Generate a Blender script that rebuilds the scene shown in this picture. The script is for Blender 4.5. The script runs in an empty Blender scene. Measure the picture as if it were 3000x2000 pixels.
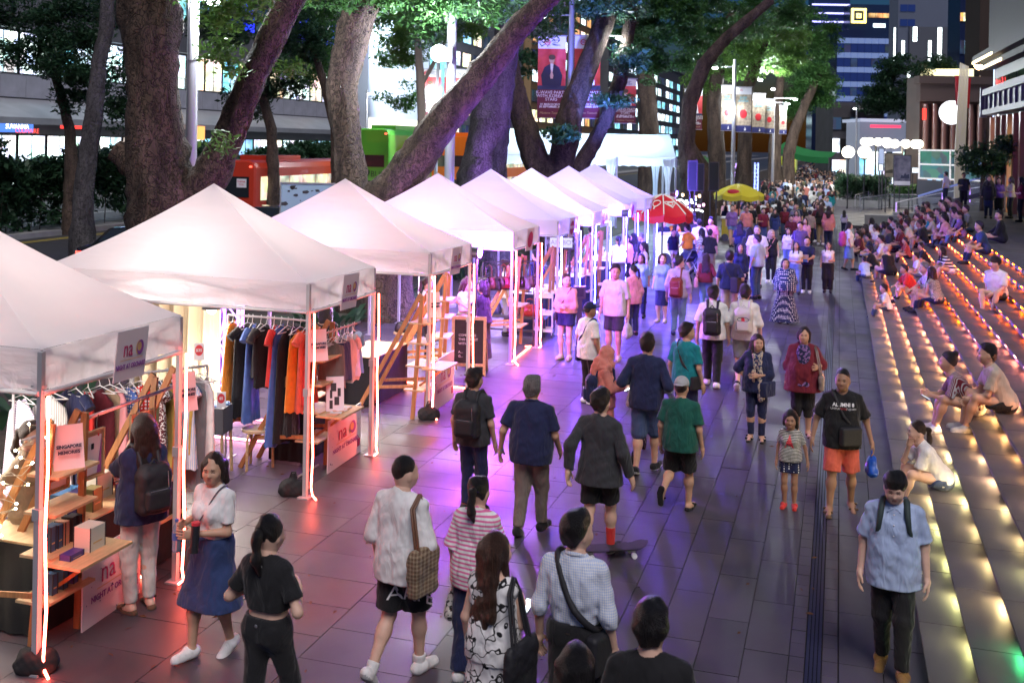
import bpy,bmesh,math,random
import numpy as np
from mathutils import Vector,Matrix,Euler
S=bpy.context.scene
random.seed(7);RNG=np.random.default_rng(7)
R=math.radians
COL=S.collection
# ------------------------------------------------------------------ camera
CAMH=4.15;FPX=3100.0;PHI=math.atan(0.31);TILT=0.018
FW=Vector((-math.sin(PHI),math.cos(PHI),0));RH=Vector((math.cos(PHI),math.sin(PHI),0));UPV=Vector((0,0,1))
CR=(RH+UPV*TILT).normalized();CU=(UPV-RH*TILT).normalized()
cam_data=bpy.data.cameras.new('camera');cam=bpy.data.objects.new('camera',cam_data);COL.objects.link(cam)
M=Matrix((CR,CU,-FW)).transposed().to_4x4();M.translation=Vector((0,0,CAMH));cam.matrix_world=M
cam_data.sensor_width=36;cam_data.lens=36*FPX/3000;cam_data.shift_y=-(1000-424)/3000
cam_data.clip_start=0.2;cam_data.clip_end=2500
cam_data.dof.use_dof=True;cam_data.dof.focus_distance=13;cam_data.dof.aperture_fstop=3.0
S.camera=cam
# ------------------------------------------------------------------ world, sun, exposure
W=bpy.data.worlds.new('World');S.world=W;W.use_nodes=True
wn=W.node_tree.nodes;wn.clear()
sky=wn.new('ShaderNodeTexSky');sky.sky_type='NISHITA';sky.sun_disc=False
sky.sun_elevation=R(1.5);sky.sun_rotation=R(200);sky.ozone_density=6;sky.air_density=1.2;sky.dust_density=0.3
bg=wn.new('ShaderNodeBackground');bg.inputs[1].default_value=0.13
wo=wn.new('ShaderNodeOutputWorld')
W.node_tree.links.new(sky.outputs[0],bg.inputs[0]);W.node_tree.links.new(bg.outputs[0],wo.inputs[0])
sl=bpy.data.lights.new('sun','SUN');so=bpy.data.objects.new('sun',sl);COL.objects.link(so)
sl.energy=1.5;sl.angle=R(30);sl.color=(1.0,0.93,0.94)
so.rotation_euler=(R(36),0,R(30))
S.view_settings.view_transform='Standard';S.view_settings.look='None';S.view_settings.gamma=1
S.view_settings.use_curve_mapping=False;S.view_settings.exposure=0.5
S.render.engine='CYCLES'
cy=S.cycles;cy.use_denoising=True;cy.max_bounces=6;cy.diffuse_bounces=3;cy.glossy_bounces=3
cy.transmission_bounces=4;cy.transparent_max_bounces=6;cy.sample_clamp_indirect=4;cy.caustics_reflective=False;cy.caustics_refractive=False
try:cy.use_light_tree=True
except Exception:pass
# ------------------------------------------------------------------ pixel helpers (photo pixels, 3000 x 2000)
def ray(px,py):
 return FW+CR*((px-1500)/FPX)-CU*((py-424)/FPX)
def at(px,py,z=0.0):
 d=ray(px,py);t=(z-CAMH)/d.z
 return Vector((0,0,CAMH))+d*t
def atd(px,py,dist):
 return Vector((0,0,CAMH))+ray(px,py)*dist
def atx(px,py,x):
 d=ray(px,py);return Vector((0,0,CAMH))+d*(x/d.x)
def aty(px,py,y):
 d=ray(px,py);return Vector((0,0,CAMH))+d*(y/d.y)
def depth(p):return Vector((p[0],p[1],0)).dot(FW)
def proj(p):
 q=Vector(p)-Vector((0,0,CAMH));d=q.dot(FW)
 return 1500+FPX*q.dot(CR)/d,424-FPX*q.dot(CU)/d
def tag(o,label=None,cat=None,group=None,kind=None):
 if label:o['label']=label
 if cat:o['category']=cat
 if group:o['group']=group
 if kind:o['kind']=kind
 return o
def empty(name,loc=(0,0,0),rz=0.0,label=None,cat=None,group=None,kind=None):
 o=bpy.data.objects.new(name,None);COL.objects.link(o)
 o.location=loc;o.rotation_euler=(0,0,rz);o.empty_display_size=0.1
 return tag(o,label,cat,group,kind)
def link(name,me,parent=None,loc=None,rz=None,mats=None):
 o=bpy.data.objects.new(name,me);COL.objects.link(o)
 if parent:o.parent=parent
 if loc is not None:o.location=loc
 if rz is not None:o.rotation_euler=(0,0,rz)
 return o
def dup(o,parent=None):
 c=o.copy();COL.objects.link(c);c.parent=parent
 for ch in list(o.children):dup(ch,c)
 return c
MATS={}
def mat(name,col=(.5,.5,.5),rough=.6,metal=0.,em=None,es=0.,var=0.,vs=6.,bump=0.,bs=40.,spec=.5,trans=0.,alpha=None,sss=0.,stretch=None,coat=0.,col2=None):
 key=(name,tuple(col),rough,metal,tuple(em)if em else None,es,var,vs,bump,bs,trans,col2)
 if key in MATS:return MATS[key]
 m=bpy.data.materials.new(name);m.use_nodes=True
 nt=m.node_tree;b=nt.nodes['Principled BSDF'];L=nt.links
 c4=(*col,1)
 b.inputs['Base Color'].default_value=c4;b.inputs['Roughness'].default_value=rough;b.inputs['Metallic'].default_value=metal
 b.inputs['Specular IOR Level'].default_value=spec
 if coat:b.inputs['Coat Weight'].default_value=coat
 if em:b.inputs['Emission Color'].default_value=(*em,1);b.inputs['Emission Strength'].default_value=es
 if trans:b.inputs['Transmission Weight'].default_value=trans;b.inputs['IOR'].default_value=1.3
 if alpha is not None:b.inputs['Alpha'].default_value=alpha
 tc=None
 def coords():
  nonlocal tc
  if tc is None:
   t=nt.nodes.new('ShaderNodeTexCoord');tc=t.outputs['Object']
   if stretch:
    mp=nt.nodes.new('ShaderNodeMapping');mp.inputs['Scale'].default_value=stretch
    L.new(tc,mp.inputs['Vector']);tc=mp.outputs['Vector']
  return tc
 if var or col2:
  n=nt.nodes.new('ShaderNodeTexNoise');n.inputs['Scale'].default_value=vs;n.inputs['Detail'].default_value=6
  L.new(coords(),n.inputs['Vector'])
  r=nt.nodes.new('ShaderNodeValToRGB');r.color_ramp.elements[0].position=.3;r.color_ramp.elements[1].position=.7
  c1=col2 if col2 else tuple(max(0,c*(1+var))for c in col)
  r.color_ramp.elements[0].color=(*[c*(1-var)for c in col],1);r.color_ramp.elements[1].color=(*c1,1)
  L.new(n.outputs['Fac'],r.inputs['Fac']);L.new(r.outputs['Color'],b.inputs['Base Color'])
 if bump:
  n2=nt.nodes.new('ShaderNodeTexNoise');n2.inputs['Scale'].default_value=bs;n2.inputs['Detail'].default_value=4
  L.new(coords(),n2.inputs['Vector'])
  bp=nt.nodes.new('ShaderNodeBump');bp.inputs['Strength'].default_value=bump;bp.inputs['Distance'].default_value=.02
  L.new(n2.outputs['Fac'],bp.inputs['Height']);L.new(bp.outputs['Normal'],b.inputs['Normal'])
 MATS[key]=m
 return m
def emis(name,col,s):
 key=('E',name,tuple(col),s)
 if key in MATS:return MATS[key]
 m=bpy.data.materials.new(name);m.use_nodes=True;nt=m.node_tree;nt.nodes.clear()
 e=nt.nodes.new('ShaderNodeEmission');e.inputs[0].default_value=(*col,1);e.inputs[1].default_value=s
 o=nt.nodes.new('ShaderNodeOutputMaterial');nt.links.new(e.outputs[0],o.inputs[0]);MATS[key]=m
 return m
def translucent(name,col,t=.45,rough=.8):
 key=('T',name)
 if key in MATS:return MATS[key]
 m=bpy.data.materials.new(name);m.use_nodes=True;nt=m.node_tree;b=nt.nodes['Principled BSDF'];L=nt.links
 b.inputs['Base Color'].default_value=(*col,1);b.inputs['Roughness'].default_value=rough
 tr=nt.nodes.new('ShaderNodeBsdfTranslucent');tr.inputs[0].default_value=(*col,1)
 mx=nt.nodes.new('ShaderNodeMixShader');mx.inputs[0].default_value=t
 dn=nt.nodes.new('ShaderNodeTexNoise');dn.inputs['Scale'].default_value=1.3;dn.inputs['Detail'].default_value=7;dr_=nt.nodes.new('ShaderNodeValToRGB');dr_.color_ramp.elements[0].position=.3;dr_.color_ramp.elements[1].position=.6;dr_.color_ramp.elements[0].color=(*[c*.94 for c in col],1);dr_.color_ramp.elements[1].color=(*col,1);L.new(dn.outputs['Fac'],dr_.inputs[0]);L.new(dr_.outputs[0],b.inputs['Base Color']);L.new(dr_.outputs[0],tr.inputs[0])
 n=nt.nodes.new('ShaderNodeTexNoise');n.inputs['Scale'].default_value=2.2;n.inputs['Detail'].default_value=3
 bp=nt.nodes.new('ShaderNodeBump');bp.inputs['Strength'].default_value=.35;bp.inputs['Distance'].default_value=.12
 L.new(n.outputs['Fac'],bp.inputs['Height']);L.new(bp.outputs['Normal'],b.inputs['Normal']);L.new(bp.outputs['Normal'],tr.inputs['Normal'])
 L.new(b.outputs[0],mx.inputs[1]);L.new(tr.outputs[0],mx.inputs[2]);L.new(mx.outputs[0],nt.nodes['Material Output'].inputs[0])
 MATS[key]=m
 return m
class MB:
 def __init__(s):s.v=[];s.f=[];s.m=[];s.mi=0;s.sm=[]
 def add(s,vs,fs,smooth=False):
  o=len(s.v);s.v+=[tuple(v)for v in vs]
  for f in fs:s.f.append(tuple(i+o for i in f));s.m.append(s.mi);s.sm.append(smooth)
 def box(s,a,b):
  (x0,y0,z0),(x1,y1,z1)=a,b
  s.add([(x0,y0,z0),(x1,y0,z0),(x1,y1,z0),(x0,y1,z0),(x0,y0,z1),(x1,y0,z1),(x1,y1,z1),(x0,y1,z1)],[(0,3,2,1),(4,5,6,7),(0,1,5,4),(1,2,6,5),(2,3,7,6),(3,0,4,7)])
  return s
 def cbox(s,c,d,rot=None):
  vs=[Vector((sx*d[0]/2,sy*d[1]/2,sz*d[2]/2))for sz in(-1,1)for sx,sy in((-1,-1),(1,-1),(1,1),(-1,1))]
  if rot:vs=[rot@v for v in vs]
  s.add([v+Vector(c)for v in vs],[(0,3,2,1),(4,5,6,7),(0,1,5,4),(1,2,6,5),(2,3,7,6),(3,0,4,7)])
  return s
 def beam(s,p,q,w,h,up=(0,0,1)):
  p,q=Vector(p),Vector(q);d=(q-p);l=d.length
  if l<1e-6:return s
  d/=l;u=Vector(up)
  if abs(d.dot(u))>.98:u=Vector((0,1,0))
  x=d.cross(u).normalized();u=x.cross(d).normalized()
  rot=Matrix((x,d,u)).transposed()
  return s.cbox((p+q)/2,(w,l,h),rot)
 def tube(s,pts,r,n=8,caps=True,smooth=True):
  pts=[Vector(p)for p in pts];k=len(pts)
  rs=r if hasattr(r,'__len__')else[r]*k
  vs,fs=[],[]
  ux=None
  for i,p in enumerate(pts):
   d=(pts[min(i+1,k-1)]-pts[max(i-1,0)]).normalized()
   if ux is None:
    a=Vector((0,0,1))if abs(d.z)<.9 else Vector((1,0,0));ux=d.cross(a).normalized()
   ux=(ux-d*ux.dot(d)).normalized();uy=d.cross(ux)
   for j in range(n):
    t=2*math.pi*j/n;vs.append(p+(ux*math.cos(t)+uy*math.sin(t))*rs[i])
  for i in range(k-1):
   for j in range(n):
    fs.append((i*n+j,i*n+(j+1)%n,(i+1)*n+(j+1)%n,(i+1)*n+j))
  s.add(vs,fs,smooth)
  if caps:
   s.add(vs[:n],[tuple(range(n-1,-1,-1))]);s.add(vs[-n:],[tuple(range(n))])
  return s
 def cyl(s,c,r,h,n=16,r2=None):
  c=Vector(c);return s.tube([c,c+Vector((0,0,h))],[r,r if r2 is None else r2],n)
 def lathe(s,c,prof,n=16,smooth=True):
  c=Vector(c);vs=[];fs=[];k=len(prof)
  for r,z in prof:
   for j in range(n):t=2*math.pi*j/n;vs.append(c+Vector((r*math.cos(t),r*math.sin(t),z)))
  for i in range(k-1):
   for j in range(n):fs.append((i*n+j,i*n+(j+1)%n,(i+1)*n+(j+1)%n,(i+1)*n+j))
  s.add(vs,fs,smooth);return s
 def sphere(s,c,r,n=12,m=8,sc=(1,1,1)):
  c=Vector(c);vs=[];fs=[]
  for i in range(m+1):
   a=math.pi*i/m
   for j in range(n):t=2*math.pi*j/n;vs.append(c+Vector((r*sc[0]*math.sin(a)*math.cos(t),r*sc[1]*math.sin(a)*math.sin(t),r*sc[2]*math.cos(a))))
  for i in range(m):
   for j in range(n):fs.append((i*n+j,(i+1)*n+j,(i+1)*n+(j+1)%n,i*n+(j+1)%n))
  s.add(vs,fs,True);return s
 def quad(s,a,b,c,d):s.add([a,b,c,d],[(0,1,2,3)]);return s
 def grid(s,fn,nu,nv,smooth=True):
  vs=[fn(i/nu,j/nv)for i in range(nu+1)for j in range(nv+1)]
  s.add(vs,[(i*(nv+1)+j,(i+1)*(nv+1)+j,(i+1)*(nv+1)+j+1,i*(nv+1)+j+1)for i in range(nu)for j in range(nv)],smooth);return s
 def poly(s,pts,th,n):
  n=Vector(n).normalized()*th;k=len(pts);a=[Vector(p)for p in pts];b=[p+n for p in a]
  s.add(a+b,[tuple(range(k-1,-1,-1)),tuple(range(k,2*k))]+[(i,(i+1)%k,k+(i+1)%k,k+i)for i in range(k)]);return s
 def mesh(s,name,mats):
  me=bpy.data.meshes.new(name);me.from_pydata(s.v,[],s.f)
  for m in(mats if isinstance(mats,(list,tuple))else[mats]):me.materials.append(m)
  if len(s.f):
   me.polygons.foreach_set('material_index',s.m);me.polygons.foreach_set('use_smooth',s.sm)
  me.update();return me
 def build(s,name,mats,parent=None,loc=None,rz=None):
  return link(name,s.mesh(name,mats),parent,loc,rz)
def npmesh(name,v,f,mats,mi=None,smooth=True):
 v=np.asarray(v,np.float32);f=np.asarray(f,np.int32);k=f.shape[1]
 me=bpy.data.meshes.new(name)
 me.vertices.add(len(v));me.vertices.foreach_set('co',v.ravel())
 me.loops.add(f.size);me.loops.foreach_set('vertex_index',f.ravel())
 me.polygons.add(len(f));me.polygons.foreach_set('loop_start',np.arange(0,f.size,k,dtype=np.int32))
 for m in(mats if isinstance(mats,(list,tuple))else[mats]):me.materials.append(m)
 if mi is not None:me.polygons.foreach_set('material_index',np.asarray(mi,np.int32))
 me.polygons.foreach_set('use_smooth',np.full(len(f),smooth))
 me.update(calc_edges=True);return me
FONTN=[0]
def text(s,m,size,material,parent=None,name='lettering',align='CENTER',ext=.002,bold=0.0,sx=1.0,shear=0.0):
 c=bpy.data.curves.new(name,'FONT');c.body=s;c.size=size;c.align_x=align;c.align_y='CENTER'
 c.extrude=ext;c.offset=bold;c.resolution_u=2;c.shear=shear
 c.materials.append(material);t0=bpy.data.objects.new('t',c);me=bpy.data.meshes.new_from_object(t0);me.name=name;bpy.data.objects.remove(t0);bpy.data.curves.remove(c)
 o=bpy.data.objects.new(name,me);COL.objects.link(o);o['kind']='stuff'
 if parent:o.parent=parent
 o.matrix_local=m@Matrix.Diagonal((sx,1,1,1));return o
def frame(o,right,up):
 x=Vector(right).normalized();y=Vector(up);y=(y-x*x.dot(y)).normalized();z=x.cross(y)
 m=Matrix((x,y,z)).transposed().to_4x4();m.translation=Vector(o);return m
def lamp(name,loc,col,power,radius=.1,kind='POINT',parent=None,spot=None,aim=None):
 l=bpy.data.lights.new(name,kind);l.energy=power;l.color=col
 if kind in('POINT','SPOT'):l.shadow_soft_size=radius
 if spot:l.spot_size=R(spot);l.spot_blend=.6
 o=bpy.data.objects.new(name,l);COL.objects.link(o);o.location=loc
 if aim is not None:o.rotation_euler=(Vector(aim)-Vector(loc)).to_track_quat('-Z','Y').to_euler()
 if parent:o.parent=parent
 return o
def _norm(v):v=np.asarray(v,float);return v/(np.linalg.norm(v)+1e-9)
def rc(a,b,ra,rb=None,k=.035,cut=None):return('c',np.array(a,float),np.array(b,float),ra,ra if rb is None else rb,k,cut)
def bxs(c,h,r=.03,k=.02):return('b',np.array(c,float),np.array(h,float),r,0,k,None)
def el(c,r,k=.03,sub=False):return('e',np.array(c,float),np.array(r,float),0,0,k,'sub' if sub else None)
def polyg(prims,vox,cuts=(),wr=0.,seed=0):
 lo=np.full(3,1e9);hi=-lo
 for p in prims:
  if p[6]=='sub':continue
  if p[0]=='c':m=max(p[3],p[4]);lo=np.minimum(lo,np.minimum(p[1],p[2])-m);hi=np.maximum(hi,np.maximum(p[1],p[2])+m)
  else:lo=np.minimum(lo,p[1]-p[2]);hi=np.maximum(hi,p[1]+p[2])
 lo-=vox*2.5+wr;hi+=vox*2.5+wr
 n=np.ceil((hi-lo)/vox).astype(int)+1
 ax=[lo[i]+vox*np.arange(n[i])for i in range(3)]
 F=np.full(n,.25,np.float32)
 for p in prims:
  if p[0]=='c':m=max(p[3],p[4])+.06;a=np.minimum(p[1],p[2])-m;b=np.maximum(p[1],p[2])+m
  else:a=p[1]-p[2]-.06;b=p[1]+p[2]+.06
  i0=np.clip(np.floor((a-lo)/vox).astype(int),0,n);i1=np.clip(np.ceil((b-lo)/vox).astype(int)+1,0,n)
  if(i1<=i0).any():continue
  sl=tuple(slice(i0[i],i1[i])for i in range(3))
  X=ax[0][sl[0]][:,None,None];Y=ax[1][sl[1]][None,:,None];Z=ax[2][sl[2]][None,None,:]
  if p[0]=='c':
   A,ba=p[1],p[2]-p[1];L2=max(ba@ba,1e-9)
   x,y,z=X-A[0],Y-A[1],Z-A[2]
   t=np.clip((x*ba[0]+y*ba[1]+z*ba[2])/L2,0,1)
   d=np.sqrt((x-t*ba[0])**2+(y-t*ba[1])**2+(z-t*ba[2])**2)-(p[3]+(p[4]-p[3])*t)
   if p[6]is not None:
    q,nn=p[6];d=np.maximum(d,(X-q[0])*nn[0]+(Y-q[1])*nn[1]+(Z-q[2])*nn[2])
  elif p[0]=='b':
   q=[np.abs(A_-p[1][i_])-(p[2][i_]-p[3])for i_,A_ in enumerate((X,Y,Z))];d=np.sqrt(np.maximum(q[0],0)**2+np.maximum(q[1],0)**2+np.maximum(q[2],0)**2)+np.minimum(np.maximum(np.maximum(q[0],q[1]),q[2]),0)-p[3]
  else:
   c,r=p[1],p[2];x,y,z=X-c[0],Y-c[1],Z-c[2]
   k0=np.sqrt((x/r[0])**2+(y/r[1])**2+(z/r[2])**2);k1=np.sqrt((x/r[0]**2)**2+(y/r[1]**2)**2+(z/r[2]**2)**2)+1e-9
   d=k0*(k0-1)/k1
  f=F[sl];k=p[5]
  if p[6]=='sub':
   h=np.maximum(k-np.abs(-d-f),0)/k;F[sl]=np.maximum(f,-d)+h*h*k/4
  else:
   h=np.maximum(k-np.abs(d-f),0)/k;F[sl]=np.minimum(f,d)-h*h*k/4
 X,Y,Z=ax[0][:,None,None],ax[1][None,:,None],ax[2][None,None,:]
 if wr:
  F=F+wr*(1.3*np.sin(X*24+Y*15+2.2*np.sin(Z*6.5+X*5+seed)+seed)*np.sin(Z*8-X*7+Y*9+seed*2)+np.sin(X*38-Z*29+seed)*np.sin(Y*33+Z*19+seed*2)+.6*np.sin(Z*67+X*35+seed)*np.sin(X*47+Y*41))
 for q,nn in cuts:F=np.maximum(F,(X-q[0])*nn[0]+(Y-q[1])*nn[1]+(Z-q[2])*nn[2])
 return nets(F,lo,vox)
def nets(F,lo,vox):
 s=F<0
 c=[s[dx:F.shape[0]-1+dx,dy:F.shape[1]-1+dy,dz:F.shape[2]-1+dz]for dx in(0,1)for dy in(0,1)for dz in(0,1)]
 tot=sum(x.astype(np.int8)for x in c);mask=(tot>0)&(tot<8)
 idx=np.argwhere(mask)
 if len(idx)==0:return np.zeros((0,3)),np.zeros((0,4),int)
 vid=np.full(mask.shape,-1,np.int32);vid[mask]=np.arange(len(idx))
 i,j,k=idx.T
 off=[(a,b,d)for a in(0,1)for b in(0,1)for d in(0,1)]
 val=[F[i+a,j+b,k+d]for a,b,d in off]
 acc=np.zeros((len(idx),3));cnt=np.zeros(len(idx))
 for e0 in range(8):
  for bit in(1,2,4):
   e1=e0|bit
   if e1==e0:continue
   v0,v1=val[e0],val[e1];m=(v0<0)!=(v1<0)
   t=np.where(m,v0/np.where(m,v0-v1,1),0)
   pt=np.array(off[e0])[None,:]+t[:,None]*(np.array(off[e1])-np.array(off[e0]))[None,:]
   acc+=np.where(m[:,None],pt,0);cnt+=m
 V=lo+vox*(idx+acc/cnt[:,None])
 fs=[]
 for axis in range(3):
  a=[slice(None)]*3;b=[slice(None)]*3;a[axis]=slice(0,-1);b[axis]=slice(1,None)
  s0,s1=s[tuple(a)],s[tuple(b)]
  o1,o2=[x for x in range(3)if x!=axis]
  e=np.argwhere(s0!=s1)
  e=e[(e[:,o1]>0)&(e[:,o2]>0)&(e[:,o1]<F.shape[o1]-1)&(e[:,o2]<F.shape[o2]-1)]
  flip=s0[tuple(e.T)]
  q=[]
  for d1,d2 in((1,1),(0,1),(0,0),(1,0)):
   x=e.copy();x[:,o1]-=d1;x[:,o2]-=d2;q.append(vid[tuple(x.T)])
  q=np.stack(q,1)
  if axis==1:flip=~flip
  q[~flip]=q[~flip][:,::-1]
  fs.append(q)
 return V,np.concatenate(fs)
def make_head(vox):
 P=[el((0,-.004,.118),(.076,.096,.104)),el((0,.028,.062),(.063,.072,.088),.05),el((0,.072,.002),(.03,.026,.024),.04),rc((-.04,.078,.052),(-.03,.07,.03),.022,.018,.04),rc((.04,.078,.052),(.03,.07,.03),.022,.018,.04),rc((-.03,.088,.107),(.03,.088,.107),.011,None,.03),el((-.031,.106,.09),(.016,.010,.010),.015,True),el((.031,.106,.09),(.016,.010,.010),.015,True),el((-.031,.086,.089),(.014,.012,.009),.004),el((.031,.086,.089),(.014,.012,.009),.004),rc((0,.096,.092),(0,.116,.058),.008,.013,.012),rc((-.012,.102,.054),(.012,.102,.054),.009,None,.01),rc((-.018,.091,.026),(.018,.091,.026),.0085,None,.008),rc((-.015,.09,.016),(.015,.09,.016),.008,None,.006),el((-.078,-.006,.075),(.011,.021,.033),.012),el((.078,-.006,.075),(.011,.021,.033),.012),rc((0,-.016,-.07),(0,-.004,.05),.054,.056,.05)]
 v,f=polyg(P,vox)
 c=v[f].mean(1);ax=np.abs(c[:,0]);mi=np.zeros(len(f),int);e=vox*.3
 mi[(c[:,1]>.08)&(ax<.020)&(c[:,2]>.012-e*.5)&(c[:,2]<.030+e*.5)]=1
 mi[(c[:,1]>.06)&(np.abs(ax-.031)<.0125)&(np.abs(c[:,2]-.088)<.002+e)]=2
 mi[(c[:,1]>.06)&(ax>.018)&(ax<.043)&(np.abs(c[:,2]-.111+ax*.06)<.002+e)]=2
 return v,f,mi
def make_hand(vox,curl):
 P=[rc((0,-.022,-.02),(0,-.026,-.085),.02,.014,.02),rc((0,.022,-.02),(0,.026,-.085),.02,.014,.02),rc((0,0,-.02),(0,0,-.085),.02,.014,.02),rc((0,0,.04),(0,0,-.02),.026,.026,.02)]
 for y,l in((-.033,.062),(-.011,.076),(.011,.082),(.033,.074)):
  p=np.array((0,y,-.088));a=.25
  for q in(.45,.32,.26):
   d=np.array((-math.sin(a),y*.6,-math.cos(a)));n=p+d*l*q
   P.append(rc(p,n,.0092,.0078,.004));p=n;a+=curl
 P+=[rc((-.004,.03,-.03),(-.022,.055,-.062),.014,.011,.012),rc((-.022,.055,-.062),(-.032,.058,-.092),.011,.009,.004)]
 return polyg(P,vox)
HEADS={};HANDS={}
def head_t(vox):
 if vox not in HEADS:HEADS[vox]=make_head(vox)
 return HEADS[vox]
def hand_t(vox,curl):
 if(vox,curl)not in HANDS:HANDS[vox,curl]=make_hand(vox,curl)
 return HANDS[vox,curl]
def ik(a,t,l1,l2,hint):
 a=np.array(a,float);t=np.array(t,float);d=t-a;L=np.linalg.norm(d);mx=(l1+l2)*.995
 if L>mx:t=a+d*mx/L;d=t-a;L=mx
 L=max(L,abs(l1-l2)+.01);u=d/np.linalg.norm(d);x=(l1*l1-l2*l2+L*L)/(2*L);hgt=math.sqrt(max(l1*l1-x*x,1e-6))
 h=np.array(hint,float);h=h-u*(h@u);h=_norm(h);return a+u*x+h*hgt,t
ARMS={'down':((.085,.05,-.515),(.35,-1,0)),'fwd':((.065,.20,-.46),(.3,-1,0)),'back':((.09,-.17,-.47),(.4,-1,0)),'out':((.16,.02,-.49),(.3,-1,0)),'phone':((-.10,.30,-.24),(.5,-.3,-1)),'hip':((.0,.02,-.40),(1,-.5,.2)),'chest':((-.13,.23,-.27),(.6,-.3,-1)),'cross':((-.22,.20,-.24),(.6,-.2,-1)),'up':((.02,.28,.10),(.6,.2,-1)),'face':((-.12,.20,.04),(.5,.1,-1)),'reach':((0,.42,-.12),(.3,0,-1)),'knee':((-.03,.37,-.34),(.5,-.3,-.3)),'lap':((-.13,.27,-.38),(.6,-.6,-.2)),'behind':((-.10,-.17,-.40),(1,-.5,0)),'prop':((.12,-.25,-.46),(.2,-1,0)),'high':((-.05,.22,.30),(1,.1,-.4)),'run':((.0,.16,-.2),(.7,-1,-.2)),'bag':((.04,.16,-.24),(.4,-1,-.3)),'hug':((-.16,.30,-.33),(.7,0,-.6)),'chin':((-.16,.17,.03),(.2,.5,-1))}
LEGS={'stand':((.085,.0,.085),0,(0.12,1,0)),'wide':((.14,.0,.085),0,(0.2,1,0)),'f':((.075,.24,.10),-.2,(.05,1,0)),'b':((.075,-.26,.15),.75,(.05,1,0)),'b2':((.075,-.38,.25),1.15,(.05,1,0)),'fs':((.08,.14,.087),-.05,(.05,1,0)),'bs':((.08,-.14,.10),.3,(.05,1,0)),'kick':((.12,-.30,.36),1.3,(.1,1,0)),'sit':((.11,.44,-.34),0,(.25,.5,1)),'sit2':((.10,.34,-.42),.1,(.2,.7,1)),'sitlow':((.10,.40,-.22),0,(.3,.2,1)),'situp':((.09,.42,-.08),0,(.2,.2,1)),'sitlong':((.12,.66,-.25),-.4,(.2,.2,1)),'crossed':((-.16,.30,.04),0,(1.0,.2,.2)),'kneel':((.14,-.30,.02),1.2,(.3,1,.1))}
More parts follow.
